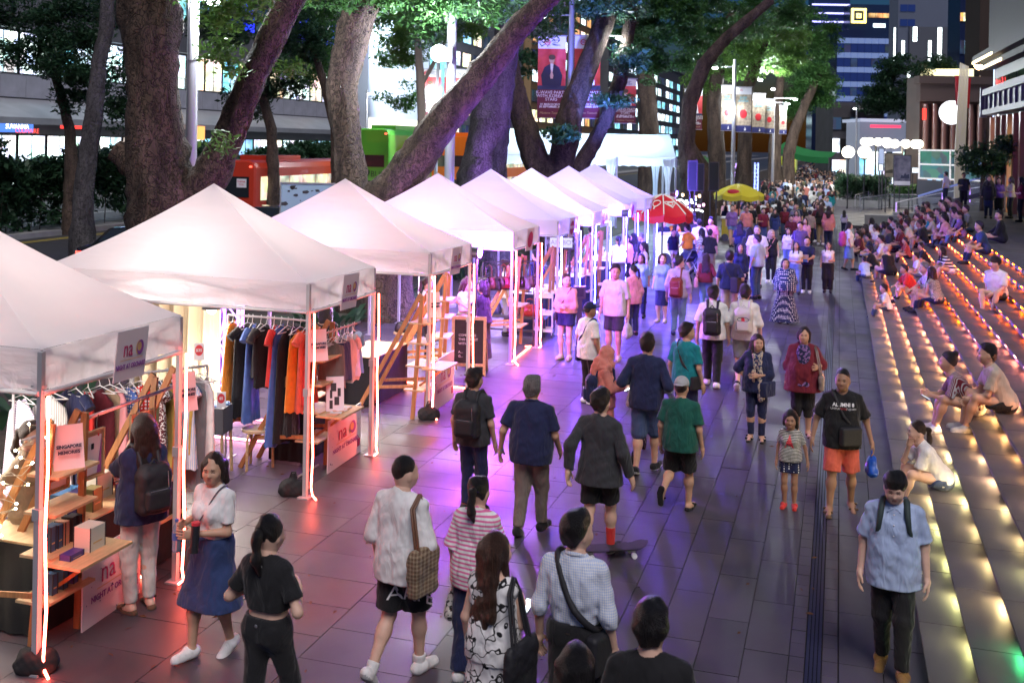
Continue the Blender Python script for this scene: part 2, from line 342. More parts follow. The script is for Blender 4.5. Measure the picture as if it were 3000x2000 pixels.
def figure(sp,vox):
 """-> list of (part name, v, f, mi, mats)"""
 g=sp.get
 fem=g('sex','m')=='f';w=g('w',1.0);sit=g('sit',False);lean=g('lean',0.0);sd=g('seed',1)
 sw=(.150 if fem else .176)*(1+(w-1)*.5);hipz=.11 if sit else g('hipz',.915)
 hc=np.array((0.,0.,hipz));ca,sa=math.cos(lean),math.sin(lean)
 def T(x,y,z):y2=y*ca+z*sa;z2=-y*sa+z*ca;return hc+np.array((x,y2,z2))
 axis=np.array((0,sa,ca));fwd=np.array((0,ca,-sa))
 th=.42;shn=.405
 J={}
 for s,nm in((1,'R'),(-1,'L')):
  lt,pitch,hint=LEGS[g('leg'+nm,'sit' if sit else 'stand')]if isinstance(g('leg'+nm,'stand' if not sit else 'sit'),str)else g('leg'+nm)
  hip=hc+np.array((s*.085,0,-.01));an=np.array((lt[0]*s,lt[1],lt[2]))
  kn,an=ik(hip,an,th,shn,(hint[0]*s,hint[1],hint[2]))
  sh=T(s*sw,-.014,.438)
  at_,ah=ARMS[g('arm'+nm,'down')]if isinstance(g('arm'+nm,'down'),str)else g('arm'+nm)
  wt=sh+np.array((at_[0]*s,at_[1],at_[2]));el_,wr_=ik(sh,wt,.285,.25,(ah[0]*s,ah[1],ah[2]))
  J[nm]=dict(hip=hip,kn=kn,an=an,pitch=pitch,sh=sh,el=el_,wr=wr_,s=s)
 neck=T(0,-.015,.495);hy,hp=g('yaw',0.),g('tilt',0.);hb=neck+np.array((0,.022+.03*max(0,math.sin(lean)),.072))
 hs=g('hs',1.0)
 def torso(o,k=.05):
  cr=(.092 if fem else .102)*w+o;wr0=(.080 if fem else .094)*(1+(w-1)*1.6)+o;hr=(.110 if fem else .103)*(1+(w-1)*1.2)+o
  P=[rc(T(-.075,0,.335),T(.075,0,.335),cr,None,.06),rc(T(-.05,.012,.14),T(.05,.012,.14),wr0,None,.09),rc(T(-.065,-.01,.0),T(.065,-.01,.0),hr,None,.08),rc(T(-.06,.0,.24),T(.06,.0,.24),(cr+wr0)/2,None,.08),rc(T(-sw,-.014,.437),T(0,-.014,.472),.040+o,.052+o,.04),rc(T(sw,-.014,.437),T(0,-.014,.472),.040+o,.052+o,.04),rc(T(-.085,-.018,.40),T(.085,-.018,.40),.078+o*.8,None,.05),rc(T(0,-.014,.45),T(0,-.014,.515),.066+o*.5,.054+o*.5,.045)]
  if fem:P+=[el(T(-.068,.085,.30),np.array((.062,.055,.062))+o*.7,.05),el(T(.068,.085,.30),np.array((.062,.055,.062))+o*.7,.05)]
  if w>1.12:P+=[el(T(0,.09,.10),np.array((.14,.11,.14))*w+o,.08)]
  return P
 def thigh(j,o,lo=0,t=1.0):
  a,b=j['hip'],j['kn'];q=a+(b-a)*t;r0,r1=(.082 if fem else .076)*(1+(w-1)*.8)+o,.054+o+lo
  return rc(a,q,r0,r0+(r1-r0)*t,.05,(q,_norm(b-a))if t<1 else None)
 def shin(j,o,lo=0,t=1.0):
  a,b=j['kn'],j['an'];q=a+(b-a)*t;r0,r1=.053+o+lo*.8,.037+o+lo
  return rc(a,q,r0,r0+(r1-r0)*t,.03,(q,_norm(b-a)))
 out=[]
 mats=[g('skin')]+[g('lipm'),g('eyem')]
 P=torso(0)
 P.append(rc(T(0,-.018,.47),hb+np.array((0,-.01,.03)),.056*(1 if not fem else .9),.052,.04))
 for nm in 'RL':
  j=J[nm];b=j['kn']
  P+=[thigh(j,0),rc(j['kn'],j['kn']+(j['an']-j['kn'])*.35,.05,.054*(1+(w-1)*.5),.03),rc(j['kn']+(j['an']-j['kn'])*.3,j['an'],.053*(1+(w-1)*.5),.034,.04)]
  p=j['pitch'];cp,spn=math.cos(p),math.sin(p)
  def F(y,z,an=j['an'],s=j['s'],cp=cp,spn=spn):return an+np.array((.025*s*(y>0),y*cp+z*spn,-y*spn+z*cp))
  j['F']=F
  P+=[rc(F(-.035,-.045),F(.03,-.04),.036,.036,.03),rc(F(.0,-.03),F(.15,-.06),.036,.024,.03)]
  P+=[rc(j['sh'],j['el'],.046*(.88 if fem else 1)*w,.038*(.9 if fem else 1),.016),rc(j['el'],j['wr'],.038*(.9 if fem else 1),.026,.03)]
 v,f=polyg(P,vox);mi=np.zeros(len(f),int)
 hv,hf,hm=head_t(.0072 if vox<.012 else .0092 if vox<.016 else min(vox,.013)if vox<.03 else vox*.8)
 cy_,sy_=math.cos(hy),math.sin(hy);cp_,sp_=math.cos(hp),math.sin(hp)
 Rz=np.array([[cy_,-sy_,0],[sy_,cy_,0],[0,0,1]]);Rx=np.array([[1,0,0],[0,cp_,-sp_],[0,sp_,cp_]]);HR=Rz@Rx
 def H(p):return(np.asarray(p,float)*hs)@HR.T+hb
 vs,fs,ms=[v,H(hv)],[f,hf+len(v)],[mi,hm];base=len(v)+len(hv)
 if vox<.0235:
  for nm in 'RL':
   j=J[nm];kv,kf=hand_t(.008 if vox<.012 else .0105,g('curl'+nm,.35));z=-_norm(j['wr']-j['el']);x=_norm(np.array((1.,0,0))-z*z[0])if abs(z[0])<.9 else np.array((0,1.,0))
   y=np.cross(z,x);s=j['s'];B=np.stack([x*s,y,z],1)
   vs.append(kv@B.T+j['wr']);fs.append((kf if s>0 else kf[:,::-1])+base);ms.append(np.zeros(len(kf),int));base+=len(kv)
 else:
  pass
 out.append(('body',np.concatenate(vs),np.concatenate(fs),np.concatenate(ms),mats))
 b=g('bot')
 if b:
  lo=b.get('loose',.012);L=b.get('len',2.0);t=b.get('t','leg');top=b.get('rise',.09)
  cuts=[(T(0,0,top),axis)]
  if t=='leg':
   P=[rc(T(-.06,-.01,.02),T(.06,-.01,.02),(.112 if fem else .106)*(1+(w-1)*1.2)+.012+lo*.5,None,.05),rc(T(-.05,.0,.12),T(.05,.0,.12),.094*(1+(w-1)*1.6)+.010,None,.05)]
   for nm in 'RL':
    j=J[nm];P.append(thigh(j,.012+lo*.6,lo,min(L,1.0)))
    if L>1:P.append(shin(j,.012,lo,min(L-1,.97)))
  else:
   zb=hc[2]-.12-.75*L if not sit else hc[2]-.05
   P=[rc(T(-.06,-.01,.02),T(.06,-.01,.02),.114*(1+(w-1))+lo*.3,None,.05),rc(T(-.05,.0,.12),T(.05,.0,.12),.10*w+.012,None,.05)]
   if sit:
    for nm in 'RL':P.append(thigh(J[nm],.03,.03,.9))
   else:
    fl=b.get('flare',.06);mid=(J['R']['kn']+J['L']['kn'])/2
    for s in(-1,1):
     e=np.array((s*(.07+fl*.4),mid[1]*min(1,L),zb-.12));P.append(rc(hc+np.array((s*.055,0,0)),e,.112,.125+fl,.1))
    cuts.append(((0,0,zb),(0,0,-1)))
  v,f=polyg(P,vox,cuts,.0028,sd);out.append((b.get('n','trousers' if L>1.3 and t=='leg' else 'shorts' if t=='leg' else 'skirt'),v,f,None,[b['m']]))
 t=g('top')
 if t:
  o=t.get('o',.012);lo=t.get('loose',.008);hem=t.get('hem',-.05);sl=t.get('slv',.62)
  P=torso(o+lo*.4)
  if hem<.05 and not sit:
   for s in(-1,1):P.append(rc(T(s*.06,.0,.10),T(s*.066,-.003,min(-.0,hem)-.12),.107*(1+(w-1)*1.4)+o+lo,.116*(1+(w-1))+o+lo*1.6+t.get('flare',0),.08))
  elif hem<.05:P.append(rc(T(-.06,.0,.06),T(.06,.0,.06),.108*(1+(w-1)*1.4)+o+lo,None,.06))
  for nm in 'RL':
   j=J[nm]
   if sl>0:
    k=min(sl,1.0);q=j['sh']+(j['el']-j['sh'])*k;r0=.044*w+o;r1=.042*w+o+lo*(1.2 if sl<=1 else .5)
    P.append(rc(j['sh'],q,r0,r0+(r1-r0)*k,.016,(q,_norm(j['el']-j['sh']))if sl<1 else None))
    if sl>1:q=j['el']+(j['wr']-j['el'])*(sl-1);P.append(rc(j['el'],q,r1,.031+o+lo*.4,.03,(q,_norm(j['wr']-j['el']))))
  nk=t.get('neck',1.0)
  cuts=[(T(0,0,hem),-axis)]
  if t.get('collar'):cuts.append((T(0,0,.535),_norm(axis+fwd*.5)))
  else:P.append(el(T(0,.012,.55),np.array((.072,.082,.062))*nk,.012,True))
  if t.get('strap'):P+=[el(T(0,.02,.52),(.125,.13,.11),.01,True)]
  v,f=polyg(P,vox,cuts,t.get('wr',.0033),sd+3);out.append((t.get('n','shirt'),v,f,None,[t['m']]))
  if t.get('collar')and vox<.02:
   an=np.linspace(0,6.2832,17);rg=[T(.066*math.sin(q)*(1+.06*math.cos(q)),-.006+.074*math.cos(q),.515-.034*(math.cos(q)+.2))for q in an];v,f=polyg([rc(rg[i],rg[i+1],.0135,None,.006)for i in range(16)]+[rc(T(s*.018,.072,.478),T(s*.05,.085,.455),.012,.008,.01)for s in(-1,1)],.0085);out.append(('collar',v,f,None,[t['m']]))
 s_=g('shoes')
 if s_:
  for nm in 'RL':
   F=J[nm]['F']
   if s_.get('t')=='sandal':P=[rc(F(-.05,-.076),F(.02,-.076),.04,.038,.01),rc(F(.02,-.078),F(.16,-.082),.038,.036,.01),rc(F(.085,-.02)+np.array((-.045,0,-.02)),F(.085,-.02)+np.array((.045,0,-.02)),.016,None,.01),rc(F(.02,-.0)+np.array((-.04,0,-.01)),F(.02,0)+np.array((.04,0,-.01)),.014,None,.01)];up=.07
   else:P=[rc(F(-.045,-.04),F(.02,-.035),.046,.047,.03),rc(F(.0,-.035),F(.155,-.055),.045,.036,.03),rc(F(-.02,-.07),F(.15,-.075),.042,.04,.02)];up=.02
   sole=F(0,-.085);p=J[nm]['pitch']
   v,f=polyg(P,.011 if vox<.012 else vox*.85,[(sole,(0,-math.sin(p),-math.cos(p))),(F(0,s_.get('h',up)),(0,math.sin(p),math.cos(p)))]if s_.get('t')!='sandal' else[(F(0,-.088),(0,-math.sin(p),-math.cos(p)))])
   c=v[f].mean(1);zz=(c-sole)@np.array((0,math.sin(p),math.cos(p)))
   out.append(('sandal' if s_.get('t')=='sandal' else 'shoe',v,f,(zz<.022).astype(int),[s_['m'],s_.get('sole',s_['m'])]))
   if s_.get('sock'):
    j=J[nm];q=j['an']+(j['kn']-j['an'])*s_.get('sockh',.3);v,f=polyg([rc(j['an']+np.array((0,0,-.02)),q,.043,.05,.01,(q,_norm(j['kn']-j['an'])))],max(vox,.012));out.append(('sock',v,f,None,[s_['sock']]))
 h=g('hair','short');hm_=g('hairm')
 C0=el((0,-.008,.124),(.087,.106,.110),.03)
 hl=((0,.064,.155),_norm((0,.72,-.69)))
 def put(name,P,cuts,m,wr=.003,vx=None):
  v,f=polyg(P,vx or min(vox,max(.008,vox*.8)),cuts,wr,sd);out.append((name,H(v),f,None,[m]))
 if h in('short','crop','pony','bun','bangs'):
  if h=='crop':C0=el((0,-.006,.122),(.081,.100,.107),.03)
  P=[C0];cuts=[hl]
  if h=='short':P+=[el((0,.03,.178),(.066,.072,.058),.04),el((0,-.04,.13),(.088,.078,.10),.03),rc((-.03,-.055,.09),(-.025,-.058,.025),.052,.036,.03),rc((.03,-.055,.09),(.025,-.058,.025),.052,.036,.03)]
  if h=='bangs':P+=[el((0,.03,.165),(.076,.078,.07),.04)];cuts=[((0,.085,.112),_norm((0,.62,-.78)))]
  put('hair',P,cuts,hm_,.0055 if h!='crop' else .002)
  if h=='pony':
   ln=g('hl',.24);put('ponytail',[rc((0,-.095,.13),(0,-.135,.115),.028,.032,.03),rc((0,-.135,.115),(.012,-.155,.115-ln*.6),.034,.034,.03),rc((.012,-.155,.115-ln*.6),(.02,-.13,.115-ln),.032,.012,.03)],[],hm_,.005)
  if h=='bun':put('hair_bun',[el((0,-.08,.20),(.048,.048,.042),.02),el((.02,-.1,.19),(.035,.03,.04),.02)],[],hm_,.006)
 elif h in('long','bob'):
  ln=g('hl',.34 if h=='long' else .13);C0=el((0,-.012,.124),(.090,.106,.111),.03)
  hp_=[C0]
  put('hair',[C0,el((0,-.05,.08),(.088,.07,.09),.04)]+[rc((s*.06,-.055,.10),(s*(.075+.02*(ln>.2)),-.085-.02*(ln>.2),.11-ln+.02*s),.045,.034,.04)for s in(-1,1)]+[rc((s*.02,-.07,.10),(s*.035,-.108,.08-ln-.015*s),.045,.034,.04)for s in(-1,1)]+[rc((s*.076,.015,.13),(s*.086,.012+.03*(ln>.2),.12-ln*.8),.022,.022,.03)for s in(-1,1)]+[el((0,.095,.055),(.066,.055,.088),.02,True)],[],hm_,.004)
 elif h=='cap':
  put('hair',[el((0,-.012,.115),(.083,.100,.100),.03)],[hl],hm_)
  put('cap',[el((0,0,.14),(.093,.112,.098),.03)],[((0,0,.125),(0,0,-1))],g('capm'),0)
  back=-1 if g('capback')else 1
  put('cap_visor',[rc((-.04,back*.09,.135),(-.035,back*.155,.125),.03,None,.02),rc((.04,back*.09,.135),(.035,back*.155,.125),.03,None,.02),rc((0,back*.09,.137),(0,back*.17,.125),.04,None,.02)],[((0,0,.141),(0,-.1*back,1)),((0,0,.127),(0,.1*back,-1))],g('capm'),0,.007)
 elif h=='hijab':
  put('headscarf',[el((0,-.008,.115),(.094,.115,.12),.03),rc((0,0,.04),(0,.02,-.08),.09,.11,.05),rc((-.08,.0,-.08),(.08,0,-.08),.11,None,.06),rc((0,.06,-.06),(0,.08,-.22),.09,.06,.06),rc((0,-.07,-.05),(0,-.1,-.2),.1,.08,.06),el((0,.11,.065),(.062,.05,.085),.02,True)],[],hm_,.007)
 return out
SKIN=[mat('skin_light',(.68,.43,.32),.5,var=.06,vs=20,spec=.4),mat('skin_tan',(.56,.33,.22),.5,var=.06,vs=20,spec=.4),mat('skin_brown',(.36,.195,.12),.5,var=.06,vs=20,spec=.4)]
LIPM=mat('lips',(.40,.19,.15),.45);EYEM=mat('eye_dark',(.05,.035,.03),.4)
HAIRM={'black':mat('hair_black',(.012,.010,.010),.42,var=.6,vs=26,bump=1.0,bs=48,stretch=(5,5,.35)),'brown':mat('hair_brown',(.055,.026,.016),.4,var=.6,vs=26,bump=1.0,bs=48,stretch=(5,5,.35)),'darkbrown':mat('hair_darkbrown',(.028,.015,.011),.42,var=.6,vs=26,bump=1.0,bs=48,stretch=(5,5,.35)),'grey':mat('hair_grey',(.17,.16,.16),.5,var=.6,vs=26,bump=1.0,bs=48,stretch=(5,5,.35)),'blond':mat('hair_blond',(.55,.42,.25),.45,var=.3,vs=30,bump=.8,bs=60,stretch=(3,3,.35))}
COLS={'white':(.78,.77,.76),'offwhite':(.62,.60,.55),'black':(.014,.014,.016),'charcoal':(.04,.041,.046),'grey':(.20,.20,.21),'lightgrey':(.42,.42,.43),'navy':(.018,.024,.075),'darkblue':(.03,.05,.14),'blue':(.07,.14,.42),'denim':(.055,.085,.18),'lightdenim':(.16,.25,.45),'lightblue':(.42,.52,.74),'skyblue':(.22,.38,.68),'teal':(.01,.22,.25),'green':(.012,.10,.075),'red':(.62,.035,.03),'coral':(.70,.13,.08),'maroon':(.16,.015,.03),'burgundy':(.10,.012,.022),'pink':(.68,.30,.33),'peach':(.72,.36,.26),'salmon':(.62,.22,.17),'orange':(.72,.24,.03),'yellow':(.65,.52,.04),'mustard':(.45,.30,.07),'khaki':(.30,.23,.15),'beige':(.50,.42,.33),'brown':(.13,.075,.045),'purple':(.22,.12,.32),'lilac':(.45,.38,.60),'olive':(.10,.10,.05),'taupe':(.19,.155,.135),'violet':(.3,.1,.5)}
def cloth(c,pat=None,c2=None,sc=1.0):
 key=('cloth',c,pat,c2,sc)
 if key in MATS:return MATS[key]
 col=COLS[c]if isinstance(c,str)else c
 m=bpy.data.materials.new('fabric_'+(c if isinstance(c,str)else 'mixed')+('_'+pat if pat else ''));m.use_nodes=True
 nt=m.node_tree;b=nt.nodes['Principled BSDF'];L=nt.links;N=nt.nodes.new
 b.inputs['Roughness'].default_value=.85;b.inputs['Specular IOR Level'].default_value=.25;b.inputs['Sheen Weight'].default_value=.15
 tc=N('ShaderNodeTexCoord').outputs['Object']
 def math_(op,a,v=None):
  n=N('ShaderNodeMath');n.operation=op
  if isinstance(a,(int,float)):n.inputs[0].default_value=a
  else:L.new(a,n.inputs[0])
  if v is not None:
   if isinstance(v,(int,float)):n.inputs[1].default_value=v
   else:L.new(v,n.inputs[1])
  return n.outputs[0]
 n=N('ShaderNodeTexNoise');n.inputs['Scale'].default_value=9;n.inputs['Detail'].default_value=5;L.new(tc,n.inputs['Vector'])
 def ramp(src,a,bb,lo=.35,hi=.65,const=False):
  r=N('ShaderNodeValToRGB');r.color_ramp.elements[0].position=lo;r.color_ramp.elements[1].position=hi
  r.color_ramp.elements[0].color=(*a,1);r.color_ramp.elements[1].color=(*bb,1);L.new(src,r.inputs[0])
  if const:r.color_ramp.interpolation='CONSTANT'
  return r.outputs[0]
 out=ramp(n.outputs['Fac'],[x*.88 for x in col],[x*1.08 for x in col])
 if pat:
  d=COLS[c2]if isinstance(c2,str)else c2
  sp=N('ShaderNodeSeparateXYZ');L.new(tc,sp.inputs[0])
  if pat in('stripes','vstripes','check','tartan'):
   fz=math_('GREATER_THAN',math_('FRACT',math_('MULTIPLY',sp.outputs[2],21*sc)),.55)
   fx=math_('GREATER_THAN',math_('FRACT',math_('MULTIPLY',math_('ADD',sp.outputs[0],math_('MULTIPLY',sp.outputs[1],.6)),21*sc)),.55)
   fac=fz if pat=='stripes' else fx if pat=='vstripes' else math_('MULTIPLY',math_('ADD',fz,fx),.5)
  elif pat=='dots':
   vn=N('ShaderNodeTexVoronoi');vn.inputs['Scale'].default_value=26*sc;vn.inputs['Randomness'].default_value=.15;L.new(tc,vn.inputs['Vector']);fac=math_('LESS_THAN',vn.outputs['Distance'],.32)
  elif pat=='lines':
   vn=N('ShaderNodeTexVoronoi');vn.feature='DISTANCE_TO_EDGE';vn.inputs['Scale'].default_value=11*sc;nn=N('ShaderNodeTexNoise');nn.inputs['Scale'].default_value=5;L.new(tc,nn.inputs['Vector']);mx=N('ShaderNodeMix');mx.data_type='VECTOR';mx.inputs[0].default_value=.35;L.new(tc,mx.inputs[4]);L.new(nn.outputs['Color'],mx.inputs[5]);L.new(mx.outputs[1],vn.inputs['Vector']);fac=math_('LESS_THAN',vn.outputs['Distance'],.045)
  else:
   vn=N('ShaderNodeTexNoise');vn.inputs['Scale'].default_value=16*sc;vn.inputs['Detail'].default_value=2;L.new(tc,vn.inputs['Vector']);fac=math_('GREATER_THAN',vn.outputs['Fac'],.53)
  mx=N('ShaderNodeMix');mx.data_type='RGBA';L.new(fac,mx.inputs[0]);L.new(out,mx.inputs[6]);mx.inputs[7].default_value=(*d,1);out=mx.outputs[2]
 L.new(out,b.inputs['Base Color'])
 mp=N('ShaderNodeMapping');mp.inputs['Scale'].default_value=(1,1,.4);mp.inputs['Rotation'].default_value=(.3,.4,0);L.new(tc,mp.inputs[0]);n2=N('ShaderNodeTexNoise');n2.inputs['Scale'].default_value=11;n2.inputs['Detail'].default_value=2;n2.inputs['Distortion'].default_value=.8;L.new(mp.outputs[0],n2.inputs['Vector'])
 bp=N('ShaderNodeBump');bp.inputs['Strength'].default_value=.75;bp.inputs['Distance'].default_value=.035;L.new(n2.outputs['Fac'],bp.inputs['Height']);L.new(bp.outputs['Normal'],b.inputs['Normal'])
 MATS[key]=m
 return m
def resolve(sp):
 d=dict(sp);d['skin']=SKIN[sp.get('sk',1)];d['lipm']=LIPM;d['eyem']=EYEM;d['hairm']=sp['hairm']if 'hairm' in sp and not isinstance(sp['hairm'],str)else HAIRM[sp.get('hairm','black')]
 return d
NP=[0]
PEOPLE=[]
def person(px,yf,yh,face,label,top,bot,shoes=None,h=None,group=None,pos=None,cat='person',vox=None,**kw):
 """px = photo column, yf = row of the feet, yh = row of the head top; one of yf / h may be None"""
 NP[0]+=1
 y0=440-.018*(2400-px)
 if pos is not None:loc=Vector(pos);s=(h or 1.66)/1.7
 elif yf is None:loc=at(px,yh,h);loc.z=0;s=h/1.7
 else:loc=at(px,yf,0);s=(CAMH*(1-(yh-y0)/(yf-y0))if h is None else h)/1.7
 sp=resolve(dict(kw,top=top,bot=bot,shoes=shoes,seed=NP[0]))
 dz=depth(loc)
 vx=vox or(.0115 if dz<11 else .0145 if dz<16 else .019 if dz<25 else .024)
 root=empty('person',loc,R(face),label,cat,group);root.scale=(s,s,s)
 for nm,v,f,mi,ms in figure(sp,vx):link(nm,npmesh(nm,v,f,ms,mi),root)
 PEOPLE.append(root)
 return root
T_=lambda c,pat=None,c2=None,sc=1.0,**k:dict(k,m=cloth(c,pat,c2,sc))
M_slab=mat('granite_paving',(.235,.205,.195),.42,var=.16,vs=3.0,bump=.12,bs=120)
def slabmat(name,col,rough):
 m=mat(name,col,rough,var=.12,vs=2.2,bump=.10,bs=140);nt=m.node_tree;b=nt.nodes['Principled BSDF']
 oi=nt.nodes.new('ShaderNodeObjectInfo');mr=nt.nodes.new('ShaderNodeMapRange');mr.inputs[3].default_value=.86;mr.inputs[4].default_value=1.12
 nt.links.new(oi.outputs['Random'],mr.inputs[0]);src=b.inputs['Base Color'].links[0].from_socket
 mx=nt.nodes.new('ShaderNodeMix');mx.data_type='RGBA';mx.blend_type='MULTIPLY';mx.inputs[0].default_value=1
 nt.links.new(src,mx.inputs[6]);nt.links.new(mr.outputs[0],mx.inputs[7]);nt.links.new(mx.outputs[2],b.inputs['Base Color'])
 st=nt.nodes.new('ShaderNodeTexNoise');st.inputs['Scale'].default_value=1.1;st.inputs['Detail'].default_value=6;g=nt.nodes.new('ShaderNodeNewGeometry');nt.links.new(g.outputs['Position'],st.inputs['Vector'])
 rr=nt.nodes.new('ShaderNodeMapRange');rr.inputs[1].default_value=.35;rr.inputs[2].default_value=.7;rr.inputs[3].default_value=rough-.09;rr.inputs[4].default_value=rough+.16
 nt.links.new(st.outputs['Fac'],rr.inputs[0]);nt.links.new(rr.outputs[0],b.inputs['Roughness'])
 m2=nt.nodes.new('ShaderNodeMix');m2.data_type='RGBA';m2.blend_type='MULTIPLY';m2.inputs[0].default_value=1
 r2=nt.nodes.new('ShaderNodeMapRange');r2.inputs[1].default_value=.3;r2.inputs[2].default_value=.6;r2.inputs[3].default_value=.74;r2.inputs[4].default_value=1.05;nt.links.new(st.outputs['Fac'],r2.inputs[0])
 nt.links.new(mx.outputs[2],m2.inputs[6]);nt.links.new(r2.outputs[0],m2.inputs[7]);nt.links.new(m2.outputs[2],b.inputs['Base Color'])
 return m
M_slab=slabmat('granite_paving',(.070,.060,.072),.47)
M_step=slabmat('granite_step',(.10,.09,.097),.5)
M_joint=mat('joint_dark',(.032,.027,.030),.8)
M_asph=mat('asphalt',(.045,.045,.05),.55,var=.25,vs=2,bump=.3,bs=90)
M_conc=mat('concrete',(.26,.255,.26),.8,var=.14,vs=1.5,bump=.15,bs=30)
M_soil=mat('soil',(.04,.03,.022),.95,var=.4,vs=8,bump=.5,bs=20)
gb=MB();gb.box((-900,-60,-1.0),(900,1400,-.16));gb.build('ground',M_asph)['kind']='structure'
pm=MB();pm.box((-9.9,-4,-.16),(.74,62,-.02));prom=pm.build('promenade',M_joint);prom['kind']='structure'
pf=MB();pf.box((-9.9,62.02,-.16),(40,420,0));o=pf.build('far_pavement',M_slab);o['kind']='structure'
sb=MB();sb.box((-14.0,-4,-.16),(-9.92,420,.02));sb.build('planting_strip',M_soil)['kind']='structure'
kb=MB();kb.box((-14.3,-4,-.16),(-14.02,420,.06));kb.build('kerb',M_conc)['kind']='structure'
rd=MB();rd.box((-32.0,-40,-.155),(-14.31,700,-.10));rd.build('road',M_asph)['kind']='structure'
km=MB();km.box((-34.5,-40,-.155),(-32.02,700,.12));km.build('median_kerb',M_conc)['kind']='structure'
r2=MB();r2.box((-50,-40,-.155),(-34.52,700,-.10));r2.build('far_road',M_asph)['kind']='structure'
p2=MB();p2.box((-80,-40,-.155),(-50.02,700,.05));p2.build('mall_pavement',M_conc)['kind']='structure'
M_yl=mat('yellow_paint',(.5,.38,.05),.6);M_wl=mat('white_paint',(.6,.6,.6),.6)
for x in(-31.2,-30.9):l=MB();l.box((x,-20,-.10),(x+.1,300,-.094));o=l.build('road_marking',M_yl);o['kind']='structure'
lm=MB();lm.box((-20.0,0,-.10),(-19.88,2.5,-.094));lme=lm.mesh('lane_marking',M_wl)
for x in(-20.1,-25.6):
 for k in range(2,26):link('road_marking',lme,None,(x+.3*0,k*5.5,0))['kind']='structure'
slots=[]
for r in range(8):
 x1=-2.13-r*.98;k0=-(r%3)*.19
 for k in range(-2,112):slots.append((x1-.98,k*.56+k0,.98,.56))
for r in range(5):
 x1=-.33-r*.36
 for k in range(-2,63):slots.append((x1-.36,k*1.0+(r%2)*.5,.36,1.0))
for r in range(2):
 for k in range(-2,63):slots.append((.06+r*.34,k*1.0+(r%2)*.4,.34,1.0))
for k in range(-6,248):slots.append((-.33,k*.25,.125,.25));slots.append((-.07,k*.25,.125,.25))
def inview(p,m=60):
 if depth(p)<2:return False
 x,y=proj(p);return-m<x<3000+m and-m<y<2000+m
vis=[]
for s_ in slots:
 c=(s_[0]+s_[2]/2,s_[1]+s_[3]/2,0)
 if s_[2]>.2 and inview(c,30):vis.append((s_[2]*s_[3]/depth(c)**3,s_))
vis.sort(reverse=True);big=set(s_ for a,s_ in vis[:300]);smm={}
rest=MB();G=.0036
for s_ in slots:
 x,y,w_,l_=s_
 if s_ in big:
  if(w_,l_)not in smm:b_=MB();b_.box((G,G,-.03),(w_-G,l_-G,0));smm[w_,l_]=b_.mesh('paving_slab',M_slab)
  link('paving_slab',smm[w_,l_],prom,(x,y,random.uniform(-.0015,.0015)))
 else:rest.box((x+G,y+G,-.03),(x+w_-G,y+l_-G,random.uniform(-.002,0)))
o=rest.build('paving_slabs',M_slab,prom);o['kind']='stuff'
dr=MB()
for k in range(4):dr.box((-.197+k*.032,-2,-.03),(-.175+k*.032,62,-.004))
dr.build('drain_grating',mat('steel_grating',(.10,.10,.16),.35,metal=.8),prom)
lf=MB();ml=mat('dry_leaf',(.12,.05,.02),.7)
for i in range(170):
 p=at(random.uniform(100,2600),900+1100*random.random()**1.4,0);a=random.uniform(0,6.3);s1=random.uniform(.02,.045)
 if p.x>.5 or p.x<-9:continue
 u=Vector((math.cos(a),math.sin(a),0));v=Vector((-u.y,u.x,0))
 lf.add([p-u*s1+UPV*.006,p+v*s1*.4+UPV*.016,p+u*s1+UPV*.008,p-v*s1*.4+UPV*.006],[(0,1,2,3)])
o=lf.build('fallen_leaves',ml);o['kind']='stuff'
# ------------------------------------------------------------------ lit steps
SX,TR,RI,NS,SY0,SY1=.75,.33,.14,11,3.0,48.0
core=MB();slm=MB();slm.box((-.035,.006,-.03),(TR+.012,1.194,0));slab_me=slm.mesh('step_slab',M_step)
M_riser=mat('step_riser',(.22,.20,.20),.6,var=.15,vs=6)
LCOL={}
def lightmat(c,s):return emis('step_led',c,s)
fx=MB();fx.box((-.026,-.10,.080),(-.004,.10,.092));
NL=0
def riser_y1(i):return SY1-.25*i
for i in range(NS):
 x=SX+TR*i;z=RI*(i+1)
 b_=MB();b_.box((x+.012,SY0,-.1 if i else-.1),(x+TR+.012,riser_y1(i),z-.04));st=b_.build('step',M_riser);st['kind']='structure'
 k=0
 while SY0+1.2*k<riser_y1(i)-.5:
  link('step_slab',slab_me,st,(x,SY0+1.2*k+(0 if i%2 else-.5),z));k+=1
 if i>0:
  k=0;zb=z-RI
  y=5.2+(i%2)*.35;far=MB()
  while y<riser_y1(i)-.3:
   if y>34:far.box((x-.012,y-.12,zb+.02),(x+.010,y+.12,zb+.085))
   elif inview((x,y,zb),150):
    t=min(1,max(0,(y-9)/22+(i-3.5)*.11));q=random.random()
    c=(1,.74-.62*t**.8,.30-.27*t)if t>.12 else(1,.78,.30)if q<.6 else(.86,.9,.30)
    if i==2 and 8.2<y<9.4:c=(.05,1,.35)
    c=tuple(round(v,1)if k%1 else round(v,2)for v in c);t5=round(t*5)/5
    key=(round(c[0],1),round(c[1]*8)/8,round(c[2]*6)/6,random.choice((55,85,120)))
    if key not in LCOL:LCOL[key]=fx.mesh('step_light',lightmat(key[:3],key[3]))
    link('step_light',LCOL[key],st,(x+.011,y,zb));NL+=1
   y+=.95;k+=1
  o=far.build('step_lights',emis('step_led_red',(1,.16,.04)if i>3 else(1,.4,.1),14),st);o['kind']='stuff'
print('STEP LIGHTS',NL)
PZ=RI*NS;PX=SX+TR*NS
b_=MB();b_.box((PX+.012,SY0,-.1),(60,66.0,PZ-.002));b_.build('upper_plaza',M_step)['kind']='structure'
